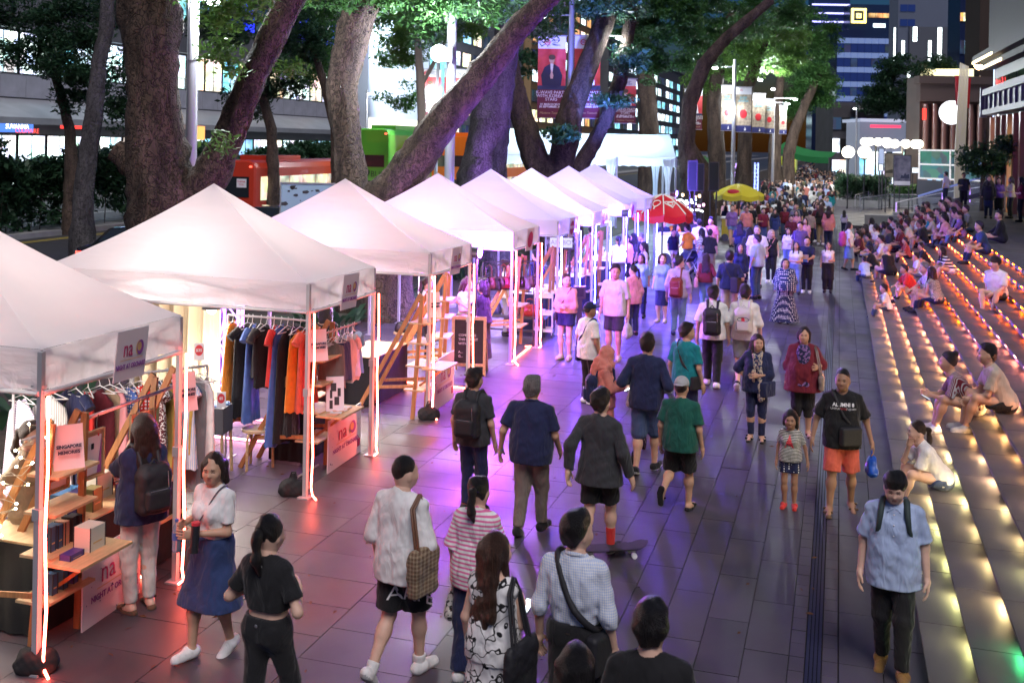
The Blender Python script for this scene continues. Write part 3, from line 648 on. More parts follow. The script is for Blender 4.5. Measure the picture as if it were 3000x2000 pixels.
def stairhit(px,py):
 best=None
 for i in range(NS+1):
  z=RI*i if i<=NS else PZ;p=at(px,py,z);x0=SX+TR*(i-1);x1=SX+TR*i if i<NS else 60
  if i==0:x0,x1=-20,SX
  if x0<=p.x<x1:return p
  pr=atx(px,py,x1)
  if i<NS and z<=pr.z<z+RI:return Vector((x1-.05,pr.y,z))
 return at(px,py,0)
def shopmat(name,c,s,sc=1.2,mixw=.5):
 key=('shop',name)
 if key in MATS:return MATS[key]
 m=bpy.data.materials.new(name);m.use_nodes=True;nt=m.node_tree;b=nt.nodes['Principled BSDF'];N=nt.nodes.new;L=nt.links
 b.inputs['Base Color'].default_value=(.05,.06,.07,1);b.inputs['Roughness'].default_value=.15
 g=N('ShaderNodeNewGeometry');v=N('ShaderNodeTexVoronoi');v.inputs['Scale'].default_value=sc;v.distance='CHEBYCHEV';L.new(g.outputs['Position'],v.inputs['Vector'])
 n=N('ShaderNodeTexNoise');n.inputs['Scale'].default_value=sc*.5;L.new(g.outputs['Position'],n.inputs['Vector'])
 mx=N('ShaderNodeMix');mx.data_type='RGBA';mx.inputs[0].default_value=mixw;mx.inputs[6].default_value=(*c,1);L.new(v.outputs['Color'],mx.inputs[7])
 m2=N('ShaderNodeMix');m2.data_type='RGBA';m2.blend_type='MULTIPLY';m2.inputs[0].default_value=1;L.new(mx.outputs[2],m2.inputs[6]);m2.inputs[7].default_value=(*c,1)
 r=N('ShaderNodeMapRange');r.inputs[1].default_value=.35;r.inputs[2].default_value=.6;r.inputs[3].default_value=s*.35;r.inputs[4].default_value=s*1.3;L.new(n.outputs['Fac'],r.inputs[0])
 L.new(m2.outputs[2],b.inputs['Emission Color']);L.new(r.outputs[0],b.inputs['Emission Strength']);MATS[key]=m
 return m
M_shop_w=shopmat('shop_window_white',(.85,.95,1),2.6,1.0,.35);M_shop_c=shopmat('shop_window_cyan',(.5,.85,1),1.5,.9,.4)
M_shop_y=shopmat('shop_window_warm',(1,.93,.75),2.2,.9,.4);M_shop_d=shopmat('window_dim',(.12,.2,.34),.35,.6,.4);M_shop_b=shopmat('window_blue',(.1,.12,1),2.0,.5,.4)
M_shop_o=shopmat('window_amber',(1,.7,.38),.9,.8,.3)
M_wall=mat('wall_grey',(.12,.12,.135),.7,var=.12,vs=.5);M_walld=mat('wall_dark',(.07,.07,.085),.6,var=.2,vs=.4);M_pale=mat('pale_cladding',(.55,.60,.70),.5,var=.05,vs=.3)
M_frame=mat('window_frame',(.08,.08,.09),.4,metal=.5);M_granite=mat('red_granite',(.045,.022,.02),.35,var=.3,vs=1.2);M_alu=mat('brushed_steel',(.55,.55,.58),.32,metal=.9)
M_glassd=mat('glass_dark',(.02,.025,.03),.06,spec=.8)
WM={}
def win(parent,X,y,z,w,h,pane,d=1):
 """window on a wall facing +X (d=1) or -X (d=-1): frame with a recessed pane"""
 k=(round(w,2),round(h,2),d)
 if k not in WM:
  f=MB();t=.09
  f.box((-.05,0,0),(.06*d+.0,t,h))if d>0 else f.box((-.06,0,0),(.05,t,h))
  x0,x1=(-.05,.06)if d>0 else(-.06,.05)
  f.v,f.f,f.m,f.sm=[],[],[],[]
  f.box((x0,0,0),(x1,t,h));f.box((x0,w-t,0),(x1,w,h));f.box((x0,t,0),(x1,w-t,t));f.box((x0,t,h-t),(x1,w-t,h));f.box((x0+.01,w/2-.04,t),(x1-.01,w/2+.04,h-t))
  p=MB();p.quad((.012*d,t,t),(.012*d,w-t,t),(.012*d,w-t,h-t),(.012*d,t,h-t));WM[k]=(f.mesh('window',M_frame),{},p)
 fm,pm_,p=WM[k]
 if pane.name not in pm_:pm_[pane.name]=p.mesh('pane',pane)
 o=link('window',fm,parent,(X,y,z));link('pane',pm_[pane.name],o);return o
mall=empty('shopping_mall',(-58,0,0),0,'long grey shopping mall with brightly lit white shop floors behind the left trees','building')
w_=MB()
for z0,z1,pr in((-.1,.3,0),(4.3,5.0,.3),(6.9,8.6,.9),(12.0,15.0,.7),(18.2,21,.5),(24,40,0)):w_.box((-20,30,z0),(pr,119,z1))
w_.box((-20,30,.3),(-.3,119,24));w_.build('wall',M_wall,mall)
pj=MB();pj.box((.0,.03,0),(.06,2.47,1.6));pje=pj.mesh('cladding_panel',mat('cladding',(.40,.40,.46),.6,var=.10,vs=1.2))
for k in range(35):link('cladding_panel',pje,mall,(.9,31+k*2.5,6.95))
pj=MB();pj.box((.0,.03,0),(.06,2.47,2.9));pje=pj.mesh('cladding_panel',mat('cladding_dark',(.13,.13,.15),.6,var=.10,vs=1.2))
for k in range(35):link('cladding_panel',pje,mall,(.7,31+k*2.5,12.05))
for k in range(29):
 y=31+k*3.0
 win(mall,-.2,y,8.7,2.9,3.2,random.choice([M_shop_w,M_shop_w,M_shop_c,M_shop_y]));win(mall,-.2,y,15.1,2.9,3.0,random.choice([M_shop_d,M_shop_d,M_shop_c,M_shop_b]));win(mall,-.2,y,.35,2.9,3.9,random.choice([M_shop_w,M_shop_y,M_shop_w,M_shop_c]));win(mall,-.2,y,21.1,2.9,2.8,random.choice([M_shop_d,M_shop_d,M_shop_b]))
an=MB();an.grid(lambda u,v:(0.9+4.2*u,31+84*v,6.85-1.5*u**1.3),6,28);an.grid(lambda u,v:(5.1-4.2*u,31+84*v,5.2+1.4*(u**.8)),6,28)
an.box((5.0,31,4.95),(5.2,115,5.4));an.build('canopy',mat('canopy_sheet',(.30,.31,.34),.45,var=.15,vs=.5),mall)
rl=MB()
for k in range(43):rl.beam((1.0,31+k*2,8.6),(1.0,31+k*2,9.6),.05,.05)
rl.beam((1.0,31,9.62),(1.0,115,9.62),.06,.06);rl.build('railing',M_alu,mall)
def sign(name,label,px0,px1,py0,py1,X,body,s=None,col=(1,1,1),es=2.0,size=None,cat='sign',th=.25,tm=None):
 a=atx(px0,(py0+py1)/2,X);b=atx(px1,(py0+py1)/2,X);zt=atx((px0+px1)/2,py0,X).z;zb=atx((px0+px1)/2,py1,X).z
 r=empty(name,(X,(a.y+b.y)/2,zb),0,label,cat);L_=abs(b.y-a.y)
 m=MB();m.box((-th,-L_/2,0),(0,L_/2,zt-zb));m.build('panel',body,r)
 if s:text(s,frame((.03,0,(zt-zb)/2),(0,1,0),(0,0,1)),size or(zt-zb)*.6,tm or emis('sign_letters',col,es),r)
 return r
sg=sign('shop_sign','blue and white lit shop sign under the mall canopy at far left',0,98,355,388,-53,emis('sign_blue',(.08,.2,.75),1.3),'SUVANNA',(1,1,1),3)
text('CULINAIRE',frame((.04,.9,.1),(0,1,0),(0,0,1)),.45,emis('sign_red_letter',(1,.1,.08),1.5),sg)
sign('shop_sign','red and white shop sign half hidden by the thin grey tree',185,268,362,378,-53,emis('sign_red',(1,.05,.04),1.6))
sign('shop_sign','orange and white striped shop sign between big trunk and lamp pole',575,600,370,410,-52,emis('sign_orange',(1,.35,.1),1.6))
def block(name,label,X,y0,y1,h,wallm,rows,bay,pane,dep=30,z00=5.0,fh=3.8):
 b=empty(name,(X,y0,0),0,label,'building');m=MB();m.box((-dep,0,-.1),(0,y1-y0,h));m.box((-dep,-.3,h),(.3,y1-y0+.3,h+.5));m.build('wall',wallm,b)
 n=max(1,int((y1-y0-1)/bay))
 for r in range(rows):
  for k in range(n):win(b,.06,.5+k*bay,z00+r*fh,bay*.8,fh*.62,random.choice(pane))
 return b
bb=block('office_building','tall pale blue building wall with white letters behind the red bus',-56,120,149,42,M_pale,0,5,[M_shop_w])
pv=MB();pv.box((.02,.3,5.2),(.1,28.5,7.2));pv.build('lit_panel',emis('lit_fascia',(1,.97,.8),1.6),bb)
for k in range(6):win(bb,.1,1+k*4.6,.4,4.2,4.4,random.choice([M_shop_w,M_shop_c,M_shop_y]))
for k in range(2):win(bb,.1,20+k*4,9,3.6,9,M_shop_c)
text('UAL',frame((.12,5,14.1),(0,1,0),(0,0,1)),.8,emis('sign_white',(1,1,1),1.6),bb);text('TER II',frame((.12,5.5,12.2),(0,1,0),(0,0,1)),2.0,emis('sign_white',(1,1,1),1.6),bb)
fl=lamp('facade_light',(-45,118,22),(.75,.88,1),60000,.5,'SPOT',None,100,(-56,136,14))
block('shop_building','grey block with rows of cyan windows beyond the pale wall',-57,151,190,34,M_wall,6,5,[M_shop_c,M_shop_w,M_shop_y,M_shop_d],z00=1)
block('hotel_building','amber lit tall building glowing behind the hanging banners',-56,192,250,60,mat('wall_amber',(.22,.13,.06),.7),12,5.5,[M_shop_o,M_shop_d,M_shop_y,M_shop_w],z00=1)
block('distant_building','distant block with white windows at the end of the road',-54,252,380,30,M_walld,7,8,[M_shop_w,M_shop_d,M_shop_c],z00=1)
# ---- buildings at the end of the street, faces towards the camera
def tower(name,label,px0,px1,ytop,dist,wallm,dep=5):
 a=atd(px0,400,dist);b=atd(px1,400,dist);zt=atd((px0+px1)/2,ytop,dist).z
 r=empty(name,((a.x+b.x)/2,(a.y+b.y)/2,0),PHI,label,'building');W_=(b-a).length
 m=MB();m.box((-W_/2,.15,-.1),(W_/2,dep,zt));m.build('wall',wallm,r);return r,W_,zt
def trow(r,W_,z,h,n,mats_,name='window',x0=None,x1=None,proud=.0):
 x0=-W_/2 if x0 is None else x0;x1=W_/2 if x1 is None else x1;bw=(x1-x0)/n;cache={}
 for k in range(n):
  m_=random.choice(mats_)
  if m_.name not in cache:q=MB();q.box((bw*.04,-.02-proud,0),(bw*.96,.3,h));cache[m_.name]=q.mesh(name,m_)
  link(name,cache[m_.name],r,(x0+k*bw,0,z))
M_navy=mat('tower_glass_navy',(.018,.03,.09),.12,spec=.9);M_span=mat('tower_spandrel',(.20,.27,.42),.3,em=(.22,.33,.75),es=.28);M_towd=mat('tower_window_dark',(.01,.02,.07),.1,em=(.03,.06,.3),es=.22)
t,W_,zt=tower('office_tower','blue glass office tower with pale floor bands at the end of the street',2448,2628,88,230,M_navy)
for k in range(11):
 z=zt-3.0-k*3.15*1.0
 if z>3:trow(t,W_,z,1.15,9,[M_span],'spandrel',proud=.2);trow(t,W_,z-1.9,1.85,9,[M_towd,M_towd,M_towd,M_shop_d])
t,W_,zt=tower('office_tower','dark navy tower crown with gold square logo sign above the blue bands',2485,2632,14,245,M_navy);zl=atd(2510,47,245).z
q=MB();g_=1.7
for a,b in(((-1,-1),(-.7,1)),((.7,-1),(1,1)),((-.7,-1),(.7,-.7)),((-.7,.7),(.7,1)),((-.32,-.32),(.32,-.12)),((-.32,.12),(.32,.32)),((-.32,-.12),(-.12,.12)),((.12,-.12),(.32,.12))):q.box((a[0]*g_,-.3,a[1]*g_),(b[0]*g_,-.1,b[1]*g_))
q.build('square_logo',emis('logo_gold',(1,.78,.2),3),t,(-W_/2+1.9,0,zl))
trow(t,W_,atd(2510,80,245).z,.9,2,[emis('lit_strip',(.7,.9,1),2)],'lit_strip',-.5,2.4);trow(t,W_,zt-3,1.0,6,[M_shop_d,M_shop_o],'window',-W_/2+1,W_/2-1)
t,W_,zt=tower('office_tower','dark tower edged with thin violet light lines above the tree crowns',2378,2484,-40,260,M_navy)
for yy in(17,42,67,93):
 z=atd(2430,yy,260).z;q=MB();q.box((-W_/2-.5,-.4,z),(W_/2+(2 if yy==17 else 0),-.15,z+.35));q.build('light_line',emis('violet_line',(.45,.45,1),2.2),t)
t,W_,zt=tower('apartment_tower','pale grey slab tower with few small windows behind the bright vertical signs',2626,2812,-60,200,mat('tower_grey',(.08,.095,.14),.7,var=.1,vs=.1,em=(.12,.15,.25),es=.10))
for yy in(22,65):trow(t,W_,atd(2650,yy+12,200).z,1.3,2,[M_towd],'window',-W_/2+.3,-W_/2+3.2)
q=MB();q.box((-W_/2+2,-.4,2),(W_/2,.1,atd(2700,80,200).z));q.build('podium',mat('podium_grey',(.10,.11,.14),.5),t)
M_vs=emis('vertical_sign_light',(.85,1,1),3.5)
for x,y0_,y1_,w2 in((2620,82,180,3),(2645,120,165,7),(2680,80,122,10),(2723,120,180,7),(2752,82,180,10),(2805,82,185,13),(2848,102,125,6),(2661,200,268,7),(2694,200,265,7),(2766,203,225,6)):
 a=atd(x,(y0_+y1_)/2,192);h_=(y1_-y0_)*192/FPX;w3=w2*192/FPX
 r=empty('vertical_sign',(a.x,a.y,a.z-h_/2),PHI,'%s white vertical strip on the grey tower podium, %s'%('long' if y1_-y0_>60 else 'short',{2620:'thin cyan one at its left edge',2645:'low pinkish one second from left',2680:'high one third from left',2723:'low one in the middle',2752:'wide one right of the middle',2805:'widest one near the gold windows',2848:'small one right of the gold windows',2661:'left one inside the dark tree',2694:'right one inside the dark tree',2766:'one above the granite store roof'}[x]),'sign','white vertical sign strips on the far podium')
 m=MB();m.box((-w3/2,-.3,0),(w3/2,0,h_));m.build('light_box',M_vs,r)
 m=MB();m.box((-w3/2-.1,.02,-.15),(w3/2+.1,.25,h_+.15));m.build('frame',M_frame,r)
q,W_,zt=tower('glass_tower','narrow dark tower with a row of golden lit windows',2808,2864,-30,170,M_navy)
trow(q,W_,atd(2835,62,170).z,1.3,7,[M_shop_o,M_shop_y],'window',proud=.1)
for k in range(5):trow(q,W_,4+k*4,2.2,4,[M_shop_c,M_shop_d,M_shop_d])
q,W_,zt=tower('dark_building','dark brown building filling the top right corner of the view',2866,3300,-200,150,mat('brown_wall',(.035,.02,.015),.7))
trow(q,W_,atd(2945,13,150).z,.5,1,[emis('lit_window',(.8,1,1),2.5)],'window',-7.2,-5.5)
for k in range(9):
 for r_ in range(4):trow(q,W_,12+r_*4,1.5,1,[mat('window_unlit',(.05,.05,.06),.2)],'window',-8+k*2.2,-7+k*2.2)
q,W_,zt=tower('shop_building','low shop block with red and yellow lit signs at the end of the crowd',2412,2560,300,180,M_walld,4)
for x0,x1,y0_,y1_,c,s,lab in((2417,2446,390,401,(1,.15,.1),2.5,None),(2453,2500,390,402,(1,.85,.05),2.5,None),(2465,2476,347,358,(1,.9,.05),3,None),(2478,2502,347,358,(1,.08,.1),3,None),(2455,2476,366,380,(1,1,.8),3,None),(2416,2445,404,426,(1,1,1),3.2,None),(2455,2490,404,428,(1,.9,.8),2,None),(2492,2525,404,432,(1,1,1),3.5,None),(2420,2436,366,380,(1,.7,.2),.8,None)):
 a=atd(x0,(y0_+y1_)/2,179.7);b=atd(x1,(y0_+y1_)/2,179.7);h_=(y1_-y0_)*179.7/FPX;l_=(b-a).length
 sgn=empty('shop_sign',((a.x+b.x)/2,(a.y+b.y)/2,a.z-h_/2),PHI,{2417:'red lit shop sign low on the block at the crowd end',2453:'long yellow lit shop sign over the shop doors at the crowd end',2465:'small yellow square sign high on the far low block',2478:'red lettered sign high on the far low block',2455:('oval cream lit sign midway up the far low block' if y0_==366 else 'wide pale lit shop window of the far low block'),2416:'left white lit shop window of the far low block',2492:'brightest white lit shop window of the far low block',2420:'dim amber lit panel on the far low block'}[x0],'sign','lit shop signs at the end of the street')
 m=MB();m.box((-l_/2,-.25,0),(l_/2,0,h_));m.build('light_box',emis('sign_box_%d'%(x0),c,s),sgn);m=MB();m.box((-l_/2-.1,.01,-.1),(l_/2+.1,.2,h_+.1));m.build('frame',M_frame,sgn)
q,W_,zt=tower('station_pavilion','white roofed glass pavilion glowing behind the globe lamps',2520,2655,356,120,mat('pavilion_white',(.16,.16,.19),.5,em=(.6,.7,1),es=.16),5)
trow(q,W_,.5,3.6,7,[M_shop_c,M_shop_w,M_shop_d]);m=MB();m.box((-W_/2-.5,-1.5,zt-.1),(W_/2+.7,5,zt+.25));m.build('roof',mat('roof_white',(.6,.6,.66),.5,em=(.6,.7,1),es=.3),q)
m=MB();m.box((-W_/2+.6,-1.6,zt-.75),(W_/2-1.2,-1.5,zt-.45));m.build('red_fascia',emis('red_fascia',(1,.05,.12),1.5),q)
q,W_,zt=tower('concrete_gatehouse','stepped concrete canopy block above the white pavilion',2440,2590,310,140,mat('gate_conc',(.06,.058,.066),.7,var=.2,vs=.6),8)
m=MB();m.box((-W_/2+2.4,-3,zt-.6),(W_/2+.6,.14,zt-.1));m.build('roof_slab',M_conc,q);trow(q,W_,zt-3.2,1.6,6,[M_shop_d,M_glassd]);trow(q,W_,zt-6.2,1.8,7,[M_shop_d,M_shop_w,M_glassd]);trow(q,W_,.3,2.6,7,[M_shop_w,M_shop_c,M_shop_y])
t,W_,zt=tower('department_store','red granite columned store behind the white balloon',2695,2890,226,85,M_granite,3)
for k in range(7):m=MB();m.cyl((-W_/2+.4+k*.72,-.1,0),.22,zt-2.2,12);m.build('column',mat('granite_column',(.15,.075,.065),.25),t)
m=MB();m.box((-W_/2-.3,-.7,zt-2.0),(W_/2,.14,zt-.6));m.box((-W_/2-.5,-1,zt-.6),(W_/2,.14,zt));m.build('cornice',mat('cornice_stone',(.06,.04,.038),.5),t)
trow(t,W_,.2,3.2,6,[M_shop_c,M_shop_w,M_shop_y],'shop_window',-W_/2+.5,W_/2-.2,.2)
q=MB();q.box((-W_/2-.1,-.9,zt-3.5),(-W_/2+.12,-.7,zt-2.6));q.build('red_sign',emis('red_sign',(1,.04,.03),2.5),t)
cn=MB();a0=atd(2700,215,100);b0=atd(2850,215,100);cn.beam(a0,b0,.4,.8);o=cn.build('lit_cornice',emis('cornice_light',(1,.9,.5),1.6));tag(o,'long band of yellow lights above the granite store roof','light band')
st=empty('corner_store',(0,0,0),0,'dark glass corner store with curved lit cornice and red script sign','building')
A_=atd(2912,330,52);B_=atd(3110,330,38);d_=(B_-A_);d_.z=0;d_.normalize();n_=Vector((d_.y,-d_.x,0));n_=-n_ if n_.dot(Vector((0,0,0))-A_)<0 else n_
zT=atd(2890,150,52).z;L_=(B_-A_).length
def wallq(m,u0,u1,z0,z1,off,th):
 p=[A_+d_*u0+n_*off,A_+d_*u1+n_*off,A_+d_*u1+n_*(off-th),A_+d_*u0+n_*(off-th)]
 m.add([Vector((q.x,q.y,z))for z in(z0,z1)for q in p],[(0,3,2,1),(4,5,6,7),(0,1,5,4),(1,2,6,5),(2,3,7,6),(3,0,4,7)])
m=MB();wallq(m,0,L_+12,-.1,zT-.6,0,14);m.build('wall',mat('dark_stone',(.008,.008,.010),.4,var=.2,vs=.8),st)
m=MB();wallq(m,-.9,L_+12,zT-.6,zT-.2,.9,15);wallq(m,-.6,L_+12,zT-.9,zT-.62,.5,14);wallq(m,-.6,L_+12,zT-.18,zT+3.2,.2,14);m.build('cornice',mat('cornice_dark',(.010,.010,.014),.6),st)
m=MB();wallq(m,-.7,5.2,zT-.60,zT-.48,.95,.04);wallq(m,-.5,5.2,zT-.88,zT-.74,.56,.04);m.build('cornice_light',emis('cornice_warm',(1,.85,.5),3),st)
m=MB();wallq(m,-.02,.03,5.5,zT-.9,.05,.04);m.build('edge_light',emis('edge_blue',(.5,.6,1),2),st)
for k in range(8):
 m=MB();wallq(m,.5+k*1.9,2.2+k*1.9,7.5,zT-1.4,.04,.03);m.build('glass_panel',M_glassd,st)
 m=MB();wallq(m,.4+k*1.5,.75+k*1.5,-.1,5.9,.25,.25);m.build('pillar',mat('pillar_copper',(.30,.11,.05),.3),st)
 m=MB();wallq(m,.85+k*1.5,1.75+k*1.5,.2,5.7,.05,.05);m.build('shop_window',M_shop_y if k%3==0 else M_shop_d,st)
text('Inni!',frame(A_+d_*2.3+n_*.1+UPV*(zT-1.9-A_.z),d_ if d_.dot(CR)>0 else-d_,UPV),1.1,emis('red_script',(1,.05,.05),3.5),st,shear=.4,bold=.02)
m=MB();wallq(m,1.9,2.0,zT-4.4,zT-2.5,.14,.05);wallq(m,1.0,2.0,zT-4.5,zT-4.35,.14,.05);m.build('window_light',emis('window_light',(.9,.95,1),2.5),st)
m=MB();wallq(m,.0,L_+12,6.0,6.25,.6,.55);wallq(m,.0,L_+12,6.95,7.25,.6,.55);wallq(m,-.1,.3,5.9,7.35,.65,.3);wallq(m,.3,L_+12,6.25,6.95,.4,.05)
for k in range(9):wallq(m,.5+k*1.3,.62+k*1.3,6.25,6.95,.5,.1)
m.build('entrance_canopy',mat('canopy_lilac',(.06,.055,.09),.5),st)
# ------------------------------------------------------------------ trees
def barkmat(name,c,c2):
 m=mat(name,c,.9,var=.3,vs=4,bump=.8,bs=22,stretch=(1,1,.25),col2=c2);nt=m.node_tree;b=nt.nodes['Principled BSDF']
 bp=b.inputs['Normal'].links[0].from_node;bp.inputs['Distance'].default_value=.055
 v=nt.nodes.new('ShaderNodeTexVoronoi');v.feature='DISTANCE_TO_EDGE';v.inputs['Scale'].default_value=17;mp=nt.nodes.new('ShaderNodeMapping');mp.inputs['Scale'].default_value=(1,1,.3);tc=nt.nodes.new('ShaderNodeTexCoord')
 nn=nt.nodes.new('ShaderNodeTexNoise');nn.inputs['Scale'].default_value=5;nt.links.new(tc.outputs['Object'],nn.inputs['Vector']);ad=nt.nodes.new('ShaderNodeMix');ad.data_type='VECTOR';ad.inputs[0].default_value=.3;nt.links.new(tc.outputs['Object'],ad.inputs[4]);nt.links.new(nn.outputs['Color'],ad.inputs[5])
 nt.links.new(ad.outputs[1],mp.inputs[0]);nt.links.new(mp.outputs[0],v.inputs['Vector'])
 r=nt.nodes.new('ShaderNodeMapRange');r.inputs[1].default_value=0;r.inputs[2].default_value=.12;nt.links.new(v.outputs['Distance'],r.inputs[0])
 mu=nt.nodes.new('ShaderNodeMath');mu.operation='ADD';nt.links.new(r.outputs[0],mu.inputs[0]);src=bp.inputs['Height'].links[0].from_socket;nt.links.new(src,mu.inputs[1]);nt.links.new(mu.outputs[0],bp.inputs['Height'])
 src=b.inputs['Base Color'].links[0].from_socket;r3=nt.nodes.new('ShaderNodeMapRange');r3.inputs[1].default_value=0;r3.inputs[2].default_value=.10;r3.inputs[3].default_value=.35;r3.inputs[4].default_value=1.1;nt.links.new(v.outputs['Distance'],r3.inputs[0]);mm=nt.nodes.new('ShaderNodeMix');mm.data_type='RGBA';mm.blend_type='MULTIPLY';mm.inputs[0].default_value=1;nt.links.new(src,mm.inputs[6]);nt.links.new(r3.outputs[0],mm.inputs[7]);nt.links.new(mm.outputs[2],b.inputs['Base Color'])
 return m
BARK=barkmat('bark_brown',(.045,.027,.019),(.125,.085,.062));BARKG=barkmat('bark_grey',(.045,.038,.041),(.10,.09,.094))
def leafmat(name,c,c2):
 key=('leaf',name)
 if key in MATS:return MATS[key]
 m=bpy.data.materials.new(name);m.use_nodes=True;nt=m.node_tree;b=nt.nodes['Principled BSDF'];N=nt.nodes.new;L=nt.links
 tc=N('ShaderNodeTexCoord');n=N('ShaderNodeTexNoise');n.inputs['Scale'].default_value=1.7;n.inputs['Detail'].default_value=8;n.inputs['Roughness'].default_value=.8;L.new(tc.outputs['Object'],n.inputs['Vector'])
 r=N('ShaderNodeValToRGB');r.color_ramp.elements[0].color=(*c,1);r.color_ramp.elements[1].color=(*c2,1);r.color_ramp.elements[0].position=.35;r.color_ramp.elements[1].position=.68;L.new(n.outputs['Fac'],r.inputs[0])
 L.new(r.outputs[0],b.inputs['Base Color']);b.inputs['Roughness'].default_value=.45
 tr=N('ShaderNodeBsdfTranslucent');L.new(r.outputs[0],tr.inputs[0]);mx=N('ShaderNodeMixShader');mx.inputs[0].default_value=.35;L.new(b.outputs[0],mx.inputs[1]);L.new(tr.outputs[0],mx.inputs[2]);L.new(mx.outputs[0],nt.nodes['Material Output'].inputs[0])
 MATS[key]=m
 return m
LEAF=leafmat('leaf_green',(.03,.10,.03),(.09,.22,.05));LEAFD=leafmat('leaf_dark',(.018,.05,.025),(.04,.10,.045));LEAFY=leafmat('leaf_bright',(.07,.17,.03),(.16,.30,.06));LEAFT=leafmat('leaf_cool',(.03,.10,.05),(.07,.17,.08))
def foliage(clumps,n,size,spread,rng,flat=.45):
 """clumps: (k,3) centres; n leaf blades round each; -> verts, quads"""
 c=np.repeat(np.asarray(clumps),n,0);k=len(c)
 o=rng.normal(size=(k,3));o/=np.linalg.norm(o,axis=1)[:,None]+1e-6;o*=(rng.random((k,1))**.45)*spread;o[:,2]*=flat
 c=c+o;a=rng.random(k)*2*np.pi;t=rng.normal(size=k)*.5-.25
 u=np.stack([np.cos(a)*np.cos(t),np.sin(a)*np.cos(t),np.sin(t)],1);w=np.stack([-np.sin(a),np.cos(a),rng.normal(size=k)*.4],1)
 s=size*(.6+.8*rng.random((k,1)))
 v=np.stack([c-u*s,c+w*s*.36,c+u*s,c-w*s*.36],1).reshape(-1,3)
 return v,np.arange(4*k).reshape(-1,4)
def crown_clumps(c,r,n,rng,shell=.35):
 d=rng.normal(size=(n,3));d/=np.linalg.norm(d,axis=1)[:,None];d*=(shell+(1-shell)*rng.random((n,1)))**.6
 return np.asarray(c)+d*np.asarray(r)
def limb(pts,dist,m,bottom=True,flare=1.5,n=16,seed=0,rough=.10):
 P=[];
 for q in pts:
  p=atd(q[0],q[1],q[3]if len(q)>3 else dist);P.append((p,q[2]/2*(q[3]if len(q)>3 else dist)/FPX))
 if bottom:p0,r0=P[0];P.insert(0,(Vector((p0.x,p0.y,-.1)),r0*flare));
 rng=np.random.default_rng(seed+11);pts2,rs=[],[]
 for i in range(len(P)-1):
  for k in range(7):
   t=k/7;t2=t*t*(3-2*t)
   p=P[i][0].lerp(P[i+1][0],t);pts2.append(p);rs.append(P[i][1]*(1-t2)+P[i+1][1]*t2)
 pts2.append(P[-1][0]);rs.append(P[-1][1])
 k0=len(m.v);m.tube(pts2,rs,n,False)
 ph=rng.random(n)*6.3;k=len(pts2)
 for i in range(k):
  c=pts2[i]
  for j in range(n):
   v=Vector(m.v[k0+i*n+j]);d=v-c;f=1+rough*math.sin(ph[j]+i*.35)*.6+rough*rng.normal()*.5;m.v[k0+i*n+j]=tuple(c+d*f)
 return pts2
def tree(label,limbs,dist,crowns,bark=None,leaf=None,nl=90,size=.11,spread=.55,seed=0,name='rain_tree',group=None,clump=1.0,moss=None):
 size*=.8;rng=np.random.default_rng(seed+5);r=empty(name,(0,0,0),0,label,'tree',group);b0=atd(limbs[0][0][0][0],limbs[0][0][0][1],dist);r.location=(b0.x,b0.y,0)
 inv=Matrix.Translation((-b0.x,-b0.y,0))
 for i,(pts,bot)in enumerate(limbs):
  m=MB();limb(pts,dist,m,bot,1.35,20,seed*7+i);m.v=[tuple(inv@Vector(v))for v in m.v];m.build('trunk' if i==0 else 'limb',bark or BARK,r)
 vs,fs,k=[],[],0
 for(px,py,rx,ry,dd,n_)in crowns:
  c=atd(px,py,dd);sc=dd/FPX;cl=crown_clumps(c,(rx*sc,rx*sc*.8,ry*sc),int(n_*clump),rng)
  v,f=foliage(cl,nl,size,spread,rng);vs.append(v);fs.append(f+k);k+=len(v)
 if vs:
  v=np.concatenate(vs)-np.array((b0.x,b0.y,0));link('crown',npmesh('crown',v,np.concatenate(fs),leaf or LEAF,None,False),r)
 return r
tree('massive brown trunk with a forked right limb behind the second white canopy',[([(490,640,215),(462,470,175),(448,250,150),(438,60,172),(425,-120,165)],True),([(530,600,130),(612,520,108),(664,420,88),(745,215,84),(850,0,80),(930,-150,72)],False),([(470,520,130),(395,475,100),(338,440,70)],False)],20.5,[(705,20,95,35,19.5,16),(660,55,50,40,19.5,12),(640,150,55,45,19.6,11),(700,200,40,20,19.6,3),(850,210,40,25,19.5,4),(645,425,35,25,19.2,3),(800,-60,200,60,21,10),(520,-30,60,30,20,4)],leaf=LEAFY,nl=40,size=.09,spread=.34,seed=1)
tree('thick mossy upright trunk left of the leaning tree',[([(1035,560,92),(1018,430,84),(1003,250,90),(1036,96,96),(1070,-20,102),(1100,-140,95)],True)],26,[(1000,-20,130,40,25,14),(1120,-10,80,40,26,10)],seed=2)
tree('big leaning trunk slanting up to the right across the view',[([(1130,590,135),(1180,520,118),(1275,385,102),(1400,235,88),(1510,90,74),(1600,0,62),(1680,-70,55)],True)],25,[(1390,10,170,70,27,34),(1250,60,100,70,28,16),(1520,-20,100,40,26,10)],seed=3)
tree('broad straight trunk lit purple behind the leaning tree',[([(1405,560,150),(1425,430,122),(1455,260,100),(1485,120,78),(1510,-40,70)],True)],33,[(1500,-10,130,50,33,22),(1600,60,80,60,34,14)],seed=4,bark=BARKG)
